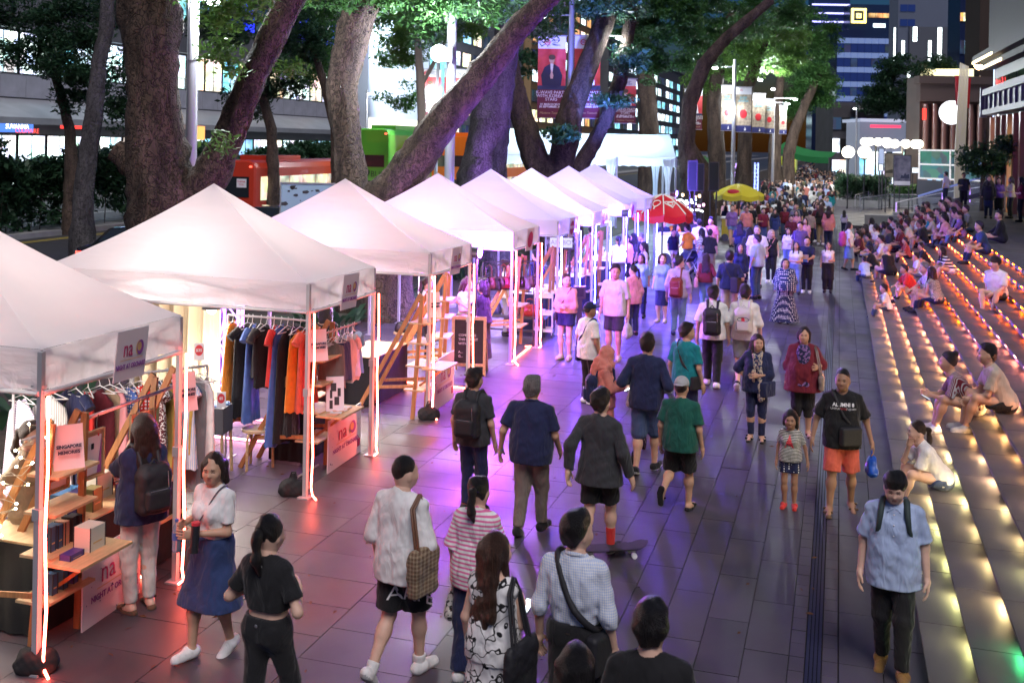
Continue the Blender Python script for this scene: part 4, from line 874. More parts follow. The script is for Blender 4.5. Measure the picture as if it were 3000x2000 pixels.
tree('three stemmed tree spreading like a fan behind the small canopies',[([(1620,520,110),(1570,470,80),(1520,320,62),(1495,190,48),(1470,60,40)],True),([(1630,540,80),(1655,420,78),(1678,310,70),(1745,130,60),(1795,0,54)],True),([(1680,530,50),(1712,465,46),(1770,360,42),(1815,240,42),(1835,130,38),(1860,-20,34)],True)],42,[(1800,20,120,40,42,22),(1640,395,45,25,41,8),(1850,170,35,60,41,12),(1790,290,50,20,41,8),(1560,120,70,120,45,24),(1680,30,70,50,44,18)],seed=5,leaf=LEAFT,size=.15)
tree('dark tree with forked limbs beside the white marquee',[([(2040,520,90),(2010,420,52),(2020,300,44),(2062,190,40),(2130,110,36),(2260,0,26)],True)],50,[(1960,50,120,80,52,90),(1870,90,70,70,53,40),(1900,180,60,60,54,24),(2120,60,140,80,54,80),(2260,40,110,70,58,60),(2040,150,80,60,56,34)],seed=6,size=.15)
tree('straight dark trunk rising behind the marquee roof',[([(1905,430,58),(1895,280,52),(1880,100,46),(1872,-40,42)],True)],66,[(1880,-10,90,50,66,40)],seed=7,size=.16)
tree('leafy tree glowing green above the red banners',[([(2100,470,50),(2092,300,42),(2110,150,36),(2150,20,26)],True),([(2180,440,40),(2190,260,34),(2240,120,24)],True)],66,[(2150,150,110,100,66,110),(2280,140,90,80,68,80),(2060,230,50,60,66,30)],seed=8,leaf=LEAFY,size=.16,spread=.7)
tree('drooping dark green tree nearest the end of the street',[([(2310,450,34),(2330,380,30),(2360,300,26),(2400,220,18)],True),([(2270,440,34),(2275,330,28),(2290,200,22)],True)],88,[(2360,180,70,90,88,80),(2400,260,50,70,90,50),(2330,80,80,70,88,60),(2420,120,40,60,92,30),(2330,300,50,50,90,30)],seed=9,leaf=LEAF,size=.2,spread=.9)
tree('thin smooth grey trunk rising from the dark hedge',[([(245,560,56),(262,420,52),(278,310,48),(290,180,44),(312,90,40),(318,-60,36)],True)],36,[],bark=BARKG,seed=10)
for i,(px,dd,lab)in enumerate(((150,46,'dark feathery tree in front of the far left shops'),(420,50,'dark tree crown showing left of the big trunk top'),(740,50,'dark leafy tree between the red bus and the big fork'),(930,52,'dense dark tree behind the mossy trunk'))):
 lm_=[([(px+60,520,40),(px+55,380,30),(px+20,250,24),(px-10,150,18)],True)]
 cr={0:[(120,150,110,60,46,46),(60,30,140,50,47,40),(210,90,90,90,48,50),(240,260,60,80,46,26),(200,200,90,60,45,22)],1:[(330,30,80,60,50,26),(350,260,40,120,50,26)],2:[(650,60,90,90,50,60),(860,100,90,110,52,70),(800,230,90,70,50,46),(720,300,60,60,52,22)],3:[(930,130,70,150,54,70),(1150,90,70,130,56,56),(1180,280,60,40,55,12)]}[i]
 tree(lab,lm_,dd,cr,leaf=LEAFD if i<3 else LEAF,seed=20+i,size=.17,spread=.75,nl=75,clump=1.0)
tree('green tree with pale branches lit by the floodlight',[([(1240,560,40),(1235,300,26),(1225,120,20),(1260,10,14)],True),([(1235,250,14),(1290,150,10),(1330,60,7)],False)],48,[(1270,60,110,70,48,50),(1200,130,60,80,50,30),(1380,60,60,50,48,20)],leaf=LEAFY,seed=30,size=.14,bark=mat('bark_pale',(.35,.30,.24),.9))
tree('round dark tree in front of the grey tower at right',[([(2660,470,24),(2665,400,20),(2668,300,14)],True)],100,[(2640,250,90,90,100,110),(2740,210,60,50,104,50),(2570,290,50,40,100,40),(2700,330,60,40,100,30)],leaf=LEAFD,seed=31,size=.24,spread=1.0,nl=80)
tree('small dark palm-like tree beside the corner store columns',[([(2880,520,14),(2885,440,11),(2888,380,9)],True)],48,[(2880,470,70,45,48,34),(2960,440,40,40,46,14)],leaf=LEAFD,seed=32,size=.14)
def hedge(label,box,n,nl,size,leaf,seed,name='hedge',cat='hedge',spread=.4):
 rng=np.random.default_rng(seed);(x0,y0_,z0),(x1,y1_,z1)=box;c=np.array([(x0+x1)/2,(y0_+y1_)/2,0]);p=rng.random((n,3))*np.array((x1-x0,y1_-y0_,z1-z0))+np.array((x0,y0_,z0));e=rng.random(n)**.5;p[:,2]=z0+(z1-z0)*e
 v,f=foliage(p-c,nl,size,spread,rng,.7);r=empty(name,tuple(c),0,label,cat);link('foliage',npmesh('foliage',v,f,leaf,None,False),r)
 m=MB();
 for k in range(max(2,n//30)):q=p[k]-c;m.tube([(q[0],q[1],.0),(q[0]+.1,q[1],q[2])],.02,5)
 m.build('stems',BARK,r);return r
for k in range(8):hedge(['tall dark bush','tall dark leafy bush','dense dark bush'][k%3]+' in the median hedge, number %s from the left edge'%['one','two','three','four','five','six','seven','eight'][k],((-34.4,25+k*5.2,.1),(-32.6,30.2+k*5.2,3.5+.5*math.sin(k*2.1))),190,34,.20,LEAFD,40+k,'bush','bush',.5)
for k,(a,b)in enumerate(((-12,-10.2),)):
 for i in range(9):
  y=8+i*4.4;r=empty('broad_leaf_plant',(-11.0+.4*math.sin(i*3),y,.02),0,'dark broad-leaved plant clump in the strip behind the %s'%['nearest stall','nearest stall far pole','second stall','third stall','fourth stall','fifth stall','sixth stall','seventh stall','last stall'][i],'plant','broad-leaved plants in the strip behind the stalls');rng=random.Random(i);lm2=MB()
  for q in range(34):
   a_=rng.uniform(0,6.28);l_=rng.uniform(.6,1.5);u=Vector((math.cos(a_),math.sin(a_),0));s_=Vector((-u.y,u.x,0));w2=rng.uniform(.05,.10);el_=rng.uniform(.5,1.3);b_=u*rng.uniform(0,.5)+s_*rng.uniform(-.6,.6)
   P_=[b_+u*(l_*t*math.cos(el_))+UPV*(l_*(math.sin(el_)*t-.45*t*t)+.05)for t in(0,.35,.7,1)]
   lm2.add([P_[0]-s_*.01,P_[0]+s_*.01,P_[1]-s_*w2,P_[1]+s_*w2,P_[2]-s_*w2*.9,P_[2]+s_*w2*.9,P_[3]],[(0,1,3,2),(2,3,5,4),(4,5,6)],True)
  lm2.build('leaves',LEAFD,r)
M_pole=mat('painted_pole',(.42,.42,.46),.38,metal=.6)
M_bulb=emis('lamp_white',(.88,.95,1),26)
def lamp_post(label,px,wpx,dist,heads,ztop=14,arms=True,power=300,group='tall street lamp posts'):
 b=atd(px,430,dist);r=empty('street_lamp',(b.x,b.y,0),PHI,label,'street lamp',group);rad=wpx/2*dist/FPX
 m=MB();m.tube([(0,0,0),(0,0,ztop*.5),(0,0,ztop)],[rad,rad*.96,rad*.8],16);m.build('pole',M_pole,r)
 m=MB();m.cyl((0,0,0),rad*1.8,.06,16);m.cyl((0,0,ztop*.45),rad*1.08,.03,16);m.build('collar',M_pole,r)
 for(hx,hy,pw)in heads:
  p=atd(hx,hy,dist)-Vector((b.x,b.y,0));p=Matrix.Rotation(-PHI,3,'Z')@p
  m=MB();m.beam((0,0,p.z+.08),(p.x,p.y,p.z+.08),.05,.05);m.build('arm',M_pole,r)
  m=MB();m.sphere((p.x,p.y,p.z),.12,12,8,(1.3,1,.55));lh=m.build('lamp_head',M_bulb,r)
  if pw:lamp('lamp_light',(p.x,p.y-.25,p.z-.2),(.88,.95,1),pw,.15,parent=r)
 return r
lamp_post('thick silver post behind the fork of the massive trunk',560,34,23,[(505,6,0),(628,9,700)],13)
lamp_post('silver post with a dazzling floodlight among the leaning trunks',1318,30,27,[],14)
fr=empty('floodlight',atd(1300,160,26.6),PHI,'dazzling white floodlight clamped to the silver post','floodlight')
m=MB();m.cbox((0,.1,0),(.42,.2,.36));m.build('housing',M_frame,fr);m=MB();m.sphere((-.1,-.3,0),.21,16,10,(1,.5,1));m.build('lens',emis('flood_lens',(.9,.97,1),60),fr);m=MB();m.beam((0,.2,0),(.25,.3,-.1),.06,.06);m.build('bracket',M_pole,fr)
lamp('flood_glow',(-.1,-.6,0),(.85,.95,1),800,.2,parent=fr)
lamp_post('slim post carrying two red star banners',1668,18,42,[(1590,50,0),(1815,112,120)],12.2)
lamp_post('slim post with small lamps left of the leaning trunk',1278,11,58,[(1122,118,400),(1278,278,700)],9)
lamp_post('slim pole with two lamps in front of the mauve banners',2148,12,60,[(2095,200,900),(2147,315,120)],9.2)
lamp_post('thin pole rising behind the cluster of banners',2198,9,68,[(2228,235,1600)],8.2)
lamp_post('thin pole with a lamp under the green canopy edge',2265,8,80,[(2265,262,1800),(2308,305,0),(2330,292,1600)],7.6)
lamp_post('tall thin lamp pole in front of the far pavilion',2508,6,100,[(2504,319,0)],8)
lamp_post('grey pole by the pale block',1072,7,75,[(1085,275,0),(1142,294,500)],7.8)
lamp_post('orange glowing street lamp before the dark brown building',2868,3,100,[],11.5,group=None)
ob=atd(2869,191,100);m=MB();m.sphere(ob,.45,12,8);o=m.build('sodium_lamp',emis('sodium',(1,.5,.2),40));tag(o,'orange glowing lamp bulb on the thin pole by the corner store','lamp')
M_red=mat('banner_red',(.55,.02,.03),.6,var=.3,vs=1.5,col2=(.75,.10,.10));M_mar=mat('banner_maroon',(.13,.012,.03),.6);M_wht=mat('banner_white',(.75,.75,.78),.6);M_ink=mat('ink_navy',(.03,.035,.08),.6);M_skinp=mat('printed_skin',(.62,.42,.34),.6);M_inkred=mat('ink_red',(.65,.04,.06),.5);M_inkw=mat('ink_white',(.8,.78,.78),.5)
def banner(label,x0,x1,y0_,y1_,dist,kind):
 a=atd(x0,y1_,dist);W_=(x1-x0)*dist/FPX;Hh=(y1_-y0_)*dist/FPX
 r=empty('hanging_banner',a,PHI,label,'banner','vertical banners hanging from the posts')
 def part(n,u0,v0,u1,v1,m_,off):q=MB();q.box((u0*W_,-off-.004,v0*Hh),(u1*W_,-off,v1*Hh));return q.build(n,m_,r)
 m=MB();m.box((0,.0,0),(W_,.012,Hh));m.build('cloth',M_wht,r);m=MB();m.beam((-.06,.006,Hh+.03),(W_+.06,.006,Hh+.03),.04,.04);m.build('top_rod',M_pole,r);m=MB();m.beam((-.03,.006,-.02),(W_+.03,.006,-.02),.03,.03);m.build('bottom_rod',M_pole,r)
 F_=lambda u,v,off=.012:frame((u*W_,-off,v*Hh),(1,0,0),(0,0,1))
 if kind=='star' or kind=='star2':
  part('picture',0,.36,1,.845,M_red,.004);part('title_field',0,0,1,.36,M_mar,.004);part('crowd_strip',0,.345,1,.395,M_ink,.008)
  q=MB()
  for k in range(24):
   t0,t1=k*.2618,(k+1)*.2618;c=(.33*W_,.925*Hh);r0,r1=.085*W_,.115*W_
   q.quad(*[(c[0]+rr*math.cos(t),-.006,c[1]+rr*math.sin(t))for rr,t in((r0,t0),(r1,t0),(r1,t1),(r0,t1))])
  q.build('ring_logo',M_inkred,r);text('SG',F_(.33,.925),.13*W_,M_inkred,r,bold=.003)
  for k,s_ in enumerate(('Passion','Made','Possible')):text(s_,F_(.52,.955-k*.032),.085*W_,M_ink,r,align='LEFT')
  if kind=='star':
   q=MB();q.poly([Vector((u*W_,-.009,v*Hh))for u,v in((.16,.40),(.12,.52),(.24,.62),(.42,.66),(.58,.66),(.76,.62),(.88,.52),(.84,.40),(.7,.37),(.3,.37))],.003,(0,-1,0));q.build('printed_suit',mat('ink_suit',(.02,.02,.05),.6),r)
   q=MB();q.poly([Vector((u*W_,-.0125,v*Hh))for u,v in((.44,.665),(.56,.665),(.52,.52),(.48,.52))],.002,(0,-1,0));q.build('printed_shirt',M_wht,r)
   q=MB();q.sphere((.5*W_,-.012,.715*Hh),.12*W_,12,8,(.85,.02,1.25));q.poly([Vector((u*W_,-.015,v*Hh))for u,v in((.44,.52),(.5,.60),(.56,.52),(.54,.48),(.46,.48))],.002,(0,-1,0));q.build('printed_face',M_skinp,r)
   q=MB();q.sphere((.5*W_,-.014,.742*Hh),.13*W_,12,6,(.95,.02,.75));q.build('printed_hair',mat('ink_hair',(.10,.06,.04),.6),r)
  else:
   q=MB();q.poly([Vector((u*W_,-.009,v*Hh))for u,v in((.2,.40),(.28,.62),(.42,.66),(.58,.66),(.72,.62),(.8,.40))],.003,(0,-1,0));q.build('printed_shirt',M_wht,r)
   q=MB();q.sphere((.5*W_,-.012,.705*Hh),.11*W_,12,8,(.85,.02,1.25));q.build('printed_face',M_skinp,r);q=MB();q.sphere((.5*W_,-.014,.73*Hh),.13*W_,12,6,(1,.02,.8));q.build('printed_hair',mat('ink_hair',(.10,.06,.04),.6),r)
  for k,s_ in enumerate(('K-WAVE PARTY','WITH KOREAN','STARS')):text(s_,F_(.5,.31-k*.042),.155*W_,M_inkw,r)
  for k,s_ in enumerate(('01 MARCH 2019 \u2013','30 SEPTEMBER 2019')):text(s_,F_(.5,.165-k*.03),.10*W_,M_inkw,r,bold=.003)
  text('Madame Tussauds',F_(.5,.06),.11*W_,mat('ink_gold',(.5,.35,.15),.5),r,shear=.3)
 else:
  c_top=mat('ink_teal',(.12,.38,.45),.6);part('picture',0,.12,1,.84,mat('banner_pic',(.35,.25,.20),.6,var=.5,vs=6,col2=(.5,.42,.3)),.004);part('bottom_band',0,0,1,.14,mat('banner_navy',(.03,.035,.15),.6),.008)
  q=MB();q.sphere((.5*W_,-.012,.40*Hh),.24*W_,14,8,(1,.02,1.15));q.build('red_balloon',mat('ink_balloon',(.5,.02,.03),.5),r)
  text('SG',F_(.35,.93),.16*W_,M_inkred,r)
  text('EVIJF',F_(.5,.76),.22*W_,c_top,r,bold=.004);text('ANNA',F_(.5,.69),.22*W_,c_top,r,bold=.004)
  q=MB();q.poly([Vector((u*W_,-.014,v*Hh))for u,v in((.55,.03),(.62,.11),(.68,.05),(.66,.03))],.002,(0,-1,0));q.build('bird_logo',M_inkw,r)
 return r
banner('red banner of a suited star with hands together, left of the slim post',1573,1655,106,345,42,'star')
banner('red banner of a star in white shirt, half behind the fan tree',1680,1756,106,345,42.2,'star2')
banner('small red banner left of the floodlight post',1227,1290,204,345,58,'star2')
banner('small red banner right of the floodlight post, mostly hidden by trunk',1300,1368,204,352,58.4,'star2')
banner('maroon banner between the blue lit stem and the dark straight stem',1800,1862,232,360,50,'star2')
banner('dark red banner low at the left of the banner pole',2004,2056,262,378,60,'star2')
banner('balloon banner left of the lamp pole',2112,2146,252,382,60,'fun');banner('balloon banner right of the lamp pole',2153,2200,256,386,60.2,'fun')
banner('narrow balloon banner third along the row',2201,2240,276,388,68,'fun');banner('narrowest balloon banner at the right end of the row',2238,2268,292,390,68.3,'fun')
banner('tiny teal banner furthest down the row of poles',2283,2304,310,392,80,'fun')
for k,(px,d,tx,ty,c,pw,lab)in enumerate(((1500,30,1465,200,(.45,.18,1),3200,'violet uplight at the foot of the broad straight trunk'),(1748,38,1825,150,(.14,.2,1),12000,'blue uplight at the foot of the fan shaped tree'),(1250,23,1330,250,(.5,.2,1),900,'violet uplight under the big leaning trunk'))):
 p=atd(px,430,d);r=empty('uplight',(p.x,p.y,.02),0,lab,'floodlight','coloured uplights under the trees');q=MB();q.box((-.16,-.1,0),(.16,.1,.16));q.build('housing',M_frame,r);q=MB();q.box((-.13,-.08,.161),(.13,.08,.17));q.build('lens',emis('uplight_%d'%k,c,30),r);lamp('uplight_beam',(p.x,p.y,.3),c,pw,.1,'SPOT',None,60,atd(tx,ty,d+2))
M_vinyl=translucent('white_vinyl',(.72,.74,.80),.35,.22)
E1=atd(1962,394,56);LM=9.0;mq=empty('marquee_tent',(E1.x,E1.y,0),PHI-math.pi/2,'large white marquee with shiny pitched roof behind the row of canopies','tent')
ridge_z=E1.z;ye=0;y0m=-LM;hw=2.3;ez=ridge_z-1.2
def roof(u,v):
 y=y0m+(ye-y0m)*v;a=abs(u-.5)*2;x=(u-.5)*2*hw;return(x,y,ridge_z-(ridge_z-ez)*a-.03*math.sin(v*25)*a-.10*math.sin(math.pi*((v*3)%1))*(1-abs(a-.5))*.8)
m=MB();m.grid(roof,16,40);m.build('roof',M_vinyl,mq)
m=MB()
for s_ in(-1,1):m.grid(lambda u,v:(s_*(hw+.02),y0m+(ye-y0m)*u,ez-.5*v*(1-.12*abs(math.sin(u*60)))),60,2)
m.build('valance',M_vinyl,mq)
for y in(y0m,ye):q=MB();q.grid(lambda u,v:((u-.5)*2*hw,y,(ez-.5)*v+(ridge_z-(ridge_z-ez)*abs(u-.5)*2)*(1-v)),16,6);q.build('gable',M_vinyl,mq)
for y in np.linspace(y0m,ye,4):
 for s_ in(-1,1):q=MB();q.beam((s_*hw,y,0),(s_*hw,y,ez),.1,.1);q.build('post',M_pole,mq)
for y,x in((-.1,hw),(-.1,-hw),(-3,hw),(-6,hw),(y0m,hw)):q=MB();q.grid(lambda u,v:(x+.08*math.sin(u*19),y-.3+.6*(u-.5)*(1-.6*math.sin(math.pi*v)),ez-.1-(ez-.2)*v),10,8);q.build('tied_curtain',M_vinyl,mq)
for k in range(3):lamp('marquee_light',(.3,-1.5-3*k,ez-.2),(.5,.75,1),500,.3,parent=mq)
lamp('marquee_roof_fill',(4.5,-4,ez+1.2),(.6,.78,1),450,.3,parent=mq)  # lamp added above the roof front, without a fixture, to brighten the roof
# ------------------------------------------------------------------ vehicles on the road
def bus(label,px,py,dist,L_,Wd,Hh,body,lower,dd=False,group=None,txt=None,roofc=None):
 p=atd(px,py,dist);r=empty('city_bus',(p.x,p.y,-.10),0,label,'bus',group)
 m=MB();hz=.35
 def sect(y,sc=1.0,n=6):
  pts=[];w2=Wd/2
  for x,z in((-w2,hz),(-w2,Hh-.35),(-w2+.12,Hh-.1),(-w2+.4,Hh),(w2-.4,Hh),(w2-.12,Hh-.1),(w2,Hh-.35),(w2,hz)):pts.append((x*sc,y,z if z<Hh-.05 else z-(1-sc)*2))
  return pts
 ys=[(0,.965),(.12,1),(L_-.2,1),(L_,.96)];vs=[q for y,sc in ys for q in sect(y,sc)];k=8
 m.add(vs,[(i*k+j,i*k+j+1,(i+1)*k+j+1,(i+1)*k+j)for i in range(3)for j in range(k-1)]+[tuple(range(k-1,-1,-1)),tuple(range(3*k,4*k))]+[(i*k+k-1,i*k,(i+1)*k,(i+1)*k+k-1)for i in range(3)])
 m.build('body',body,r)
 m=MB();m.box((-Wd/2-.012,.02,hz+.02),(Wd/2+.012,L_-.3,hz+.75));m.box((-Wd/2+.1,-.03,hz+.02),(Wd/2-.1,.03,hz+.75));m.build('skirt',lower,r)
 lit=shopmat('bus_interior',(1,.95,.75),.9,2.2,.35)
 for z0,z1 in([(1.35,2.15),(2.75,3.55)]if dd else[(1.45,Hh-.75)]):
  for s_ in(-1,1):
   for k in range(int((L_-1)/1.35)):q=MB();x=s_*(Wd/2+.006);q.box((min(x,x+s_*.012),.55+k*1.35,z0),(max(x,x+s_*.012),.55+k*1.35+1.28,z1));q.build('side_window',lit,r)
  q=MB();q.box((-Wd/2+.28,-.03,z0+.15),(Wd/2-.28,.02,z1));q.build('rear_window',M_glassd,r)
 for s_ in(-1,1):
  q=MB();q.box((s_*(Wd/2-.18)-.09,-.05,.75),(s_*(Wd/2-.18)+.09,.01,1.0));q.build('tail_light',emis('tail_red',(1,.03,.02),9),r);q=MB();q.box((s_*(Wd/2-.2)-.06,-.04,Hh-.32),(s_*(Wd/2-.2)+.06,.01,Hh-.24));q.build('marker_light',emis('tail_red_dim',(1,.1,.06),3),r)
  for y in(2.6,L_-2.6):q=MB();x=s_*(Wd/2-.12);q.tube([(x-.14,y,.48),(x+.14,y,.48)],.48,18);q.build('wheel',mat('tyre',(.015,.015,.015),.8),r)
 q=MB();q.box((-.5,-.04,1.05),(.5,.0,1.3));q.build('rear_panel',mat('bus_grey',(.25,.3,.38),.5),r)
 q=MB();q.box((-Wd/2+.5,2.0,Hh-.02),(Wd/2-.5,5.2,Hh+.22));q.build('roof_unit',roofc or body,r)
 q=MB();q.box((-Wd/2+.35,-.045,hz-.03),(Wd/2-.35,.05,hz+.2));q.build('bumper',mat('bus_dark',(.03,.03,.035),.5),r)
 if txt:text(txt,frame((0,-.06,hz+.42),(1,0,0),(0,0,1)),.42,M_inkw,r,shear=.2)
 return r
M_busr=mat('bus_red',(.55,.045,.02),.3,coat=.6);M_busv=mat('bus_violet',(.09,.02,.16),.35,coat=.5);M_busg=mat('bus_green',(.10,.42,.04),.3,coat=.5);M_buso=mat('bus_orange',(.70,.14,.01),.3,coat=.5)
b1=bus('red single deck bus with violet skirt behind the forked tree',676,520,49,11.5,2.5,3.3,M_busr,M_busv,txt='SBSTransit')
q=MB();q.box((.35,-.055,2.05),(.85,-.035,2.45));q.build('thank_you_notice',M_inkw,b1);text('THANK\nYOU',frame((.6,-.06,2.25),(1,0,0),(0,0,1)),.13,M_inkred,b1)
b2=bus('lime green double deck bus between the mossy and leaning trunks',1078,470,58,12,2.5,5.0,M_busg,M_busg,True,txt=None);text('\u2665BUS',frame((.3,-.07,2.5),(1,0,0),(0,0,1)),.45,mat('ink_dark_green',(.02,.06,.02),.5),b2)
bus('orange double deck bus seen past the floodlight post',1322,470,62,12,2.5,4.7,M_buso,mat('bus_dark2',(.1,.03,.02),.4),True)
bus('distant lime bus at the road bend behind the dark forked tree',2030,440,110,11,2.5,3.2,M_busg,M_busg)
def car(label,p,paint,rz=0.0,s=1.0):
 r=empty('parked_car' if 0 else 'car',p,rz,label,'car');r.scale=(s,s,s);W2=.9
 prof=[(0,.35),(0,.72),(.12,.92),(.75,.98),(1.35,1.40),(2.1,1.46),(2.9,1.38),(3.55,.98),(4.3,.86),(4.5,.65),(4.5,.35)]
 m=MB();k=len(prof);xs=[(-W2,.0),(-W2+.08,.03),(0,.05),(W2-.08,.03),(W2,0)];vs=[]
 for x,dz in xs:
  for y,z in prof:t=1-.16*max(0,(z-.9)/.55);vs.append((x*t,y,z+dz*(1 if z>.6 else 0)))
 m.add(vs,[(i*k+j,i*k+j+1,(i+1)*k+j+1,(i+1)*k+j)for i in range(4)for j in range(k-1)]+[tuple(range(k)),tuple(range(5*k-1,4*k-1,-1))],True);m.build('body',paint,r)
 q=MB();q.add([(-.66,.74,1.06),(.66,.74,1.06),(.58,1.30,1.425),(-.58,1.30,1.425)],[(0,1,2,3)]);q.build('rear_window',M_glassd,r)
 for s_ in(-1,1):
  q=MB();q.add([(s_*.885,.95,1.03),(s_*.885,3.3,1.03),(s_*.79,2.75,1.38),(s_*.79,1.45,1.38)],[(0,1,2,3)]);q.build('side_window',M_glassd,r)
  q=MB();q.box((s_*.62-.2,-.03,.70),(s_*.62+.2,.03,.84));q.build('tail_light',emis('tail_red',(1,.03,.02),9),r)
  for y in(.85,3.6):q=MB();q.tube([(s_*.72,y,.32),(s_*.9,y,.32)],.32,16);q.build('wheel',mat('tyre',(.015,.015,.015),.8),r)
 q=MB();q.box((-.26,-.025,.55),(.26,.02,.66));q.build('number_plate',mat('plate',(.1,.1,.1),.5),r)
 return r
c1=atd(250,742,31.5);car('black car with glowing red tail lights behind the second canopy',(c1.x+.5,c1.y,-.10),mat('car_black',(.01,.01,.012),.15,coat=1))
c2=atd(722,640,43);car('silver grey saloon car between the bus and the third canopy',(c2.x+.2,c2.y,-.10),mat('car_silver',(.22,.23,.25),.25,metal=.7,coat=1))
for k,(px,py,d,col,lab)in enumerate(((2020,470,120,(.3,.3,.32),'distant silver car past the dark forked tree'),(1050,600,52,(.03,.03,.04),'dark car hidden behind the third canopy top'))):q=atd(px,py,d);car(lab,(q.x,q.y,-.1),mat('car_paint%s'%'ab'[k],col,.2,coat=1))
# ------------------------------------------------------------------ umbrellas, boards, trucks and stage gear along the promenade
def parasol(label,px,py_foot,rad,zrim,ztop,m_c,dist=None,px_top=None,parts=None):
 b=at(px,py_foot,0)if dist is None else atd(px,430,dist);r=empty('parasol',(b.x,b.y,0),0,label,'parasol');n=8;cv=MB()
 def P(k,t):a=2*math.pi*k/n+.2;rr=rad*t;sag=.06*rad*math.sin(math.pi*t);return Vector((rr*math.cos(a),rr*math.sin(a),ztop-(ztop-zrim)*t**1.6+sag*0))
 for k in range(n):
  p=MB();p.grid(lambda u,v:P(k,u).lerp(P(k+1,u),v)-UPV*.08*rad*math.sin(math.pi*v)*u,6,4);p.grid(lambda u,v:P(k,1).lerp(P(k+1,1),v)-UPV*(.08*rad*math.sin(math.pi*v)+.22*u),1,4);p.build('canopy_panel',m_c,r)
  q=MB();q.tube([P(k,0)-UPV*.03,P(k,.5)-UPV*.03,P(k,1)-UPV*.03],.012,5);q.build('rib',M_pole,r)
 q=MB();q.cyl((0,0,0),.03,ztop+.05,10);q.cyl((0,0,0),.3,.06,16);q.build('pole',M_frame,r);return r,P
pu,P_=parasol('yellow parasol over a drinks cart in the crowd',2162,690,1.2,1.98,2.48,mat('parasol_yellow',(.62,.55,.03),.6));
q=MB();c=(P_(6,.8)+P_(5,.8))/2;q.sphere(c+Vector((0,-.03,0)),.22,14,8,(1.3,.12,.5));q.build('oval_logo',M_inkred,pu)
ru,P_=parasol('red ice-cream parasol with white lolly drawings past the last canopy',1938,800,1.0,1.98,2.58,translucent('parasol_red',(.72,.02,.02),.3,.5));wl=emis('print_white',(.9,.85,.85),.55)
rdir=Vector((0,-1,0))
for kk in(4,5,6):
 a=P_(kk,.62).lerp(P_(kk+1,.62),.5);nrm=Vector((a.x,a.y,.9)).normalized();tx=Vector((-nrm.y,nrm.x,0)).normalized();up=nrm.cross(tx);up=up if up.z>0 else-up;tx=up.cross(nrm);o_=a+nrm*.03
 q=MB()
 if kk==5:pts=[o_+tx*(.13*math.sin(t)*(1 if math.cos(t)>-.2 else .8))+up*(.17*math.cos(t))for t in np.linspace(0,6.283,20)];q.tube(pts,.016,5);q.tube([o_-up*.17,o_-up*.30],.022,5)
 else:q.tube([o_+tx*(.19*math.sin(t)**3)+up*(.16*math.cos(t)-.06*math.cos(2*t))for t in np.linspace(0,6.283,24)],.016,5);q.tube([o_+tx*(.10*math.sin(t)**3)+up*(.09*math.cos(t)-.03*math.cos(2*t))for t in np.linspace(0,6.283,20)],.014,5)
 q.build('ice_cream_logo',wl,ru)
for k in range(8):
 q=MB();q.tube([P_(k,t)+UPV*.03 for t in(0.05,.4,.7,1)],.02,5);q.build('white_piping',wl,ru)
cart=empty('ice_cream_cart',at(1990,775,0),0,'glowing white ice-cream cart under the red parasol','cart')
m=MB();m.box((-.7,-.4,.25),(.7,.4,1.05));m.build('body',emis('cart_lit',(.75,.8,1),1.6),cart);m=MB();m.box((-.75,-.45,1.05),(.75,.45,1.12));m.build('lid',M_wht,cart)
for x in(-.45,.45):q=MB();q.tube([(x,-.42,.22),(x,-.36,.22)],.22,14);q.build('wheel',M_frame,cart)
dc=empty('drinks_cart',at(2152,705,0),0,'yellow drinks cart under the yellow parasol','cart');m=MB();m.box((-.55,-.35,.15),(.55,.35,1.0));m.build('body',mat('cart_yellow',(.45,.36,.02),.5),dc);m=MB();m.box((-.6,-.4,1.0),(.6,.4,1.06));m.build('counter',M_wht,dc)
for x in(-.4,.4):q=MB();q.tube([(x,-.38,.16),(x,-.3,.16)],.16,12);q.build('wheel',M_frame,dc)
def truss(label,px,py,h,col,w=.30,s=2.2,lit=True,pos=None):
 b=pos or at(px,py,0);r=empty('truss_tower',b,.3,label,'truss tower','lit truss towers');m_=mat('truss_'+label[:6].strip().replace(' ','_'),(.6,.6,.65),.3,metal=.7,em=col,es=s)if lit else M_alu
 for x in(-w/2,w/2):
  for y in(-w/2,w/2):q=MB();q.tube([(x,y,0),(x,y,h)],.025,6);q.build('upright',m_,r)
 q=MB()
 for k in range(int(h/.35)):
  z=.05+k*.35;s_=1 if k%2 else-1
  for y in(-w/2,w/2):q.tube([(-w/2*s_,y,z),(w/2*s_,y,z+.33)],.014,5)
  for x in(-w/2,w/2):q.tube([(x,-w/2*s_,z),(x,w/2*s_,z+.33)],.014,5)
 q.build('bracing',m_,r);q=MB();q.box((-w/2-.12,-w/2-.12,0),(w/2+.12,w/2+.12,.04));q.build('base_plate',M_frame,r);return r
truss('blue lit truss tower at the left of the yellow parasol',2105,610,3.0,(.25,.3,1));truss('violet lit truss tower behind the yellow parasol',2150,590,3.0,(.5,.25,1));truss('pink lit truss tower furthest back by the trees',2172,575,3.1,(1,.25,.8));truss('small blue lit truss tower near the yellow truck',2215,570,2.9,(.25,.35,1))
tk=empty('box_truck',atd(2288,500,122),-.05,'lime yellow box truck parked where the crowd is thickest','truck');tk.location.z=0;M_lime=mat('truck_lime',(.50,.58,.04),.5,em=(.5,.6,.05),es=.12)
m=MB();m.box((-1.2,2.0,.7),(1.2,7,3.35));m.build('cargo_box',M_lime,tk);m=MB();m.poly([(-1.1,0,.5),(-1.1,0,1.3),(-1.1,.35,2.2),(-1.1,1.9,2.3),(-1.1,1.9,.5)],2.2,(1,0,0));m.build('cab',mat('truck_cab',(.4,.42,.45),.4),tk)
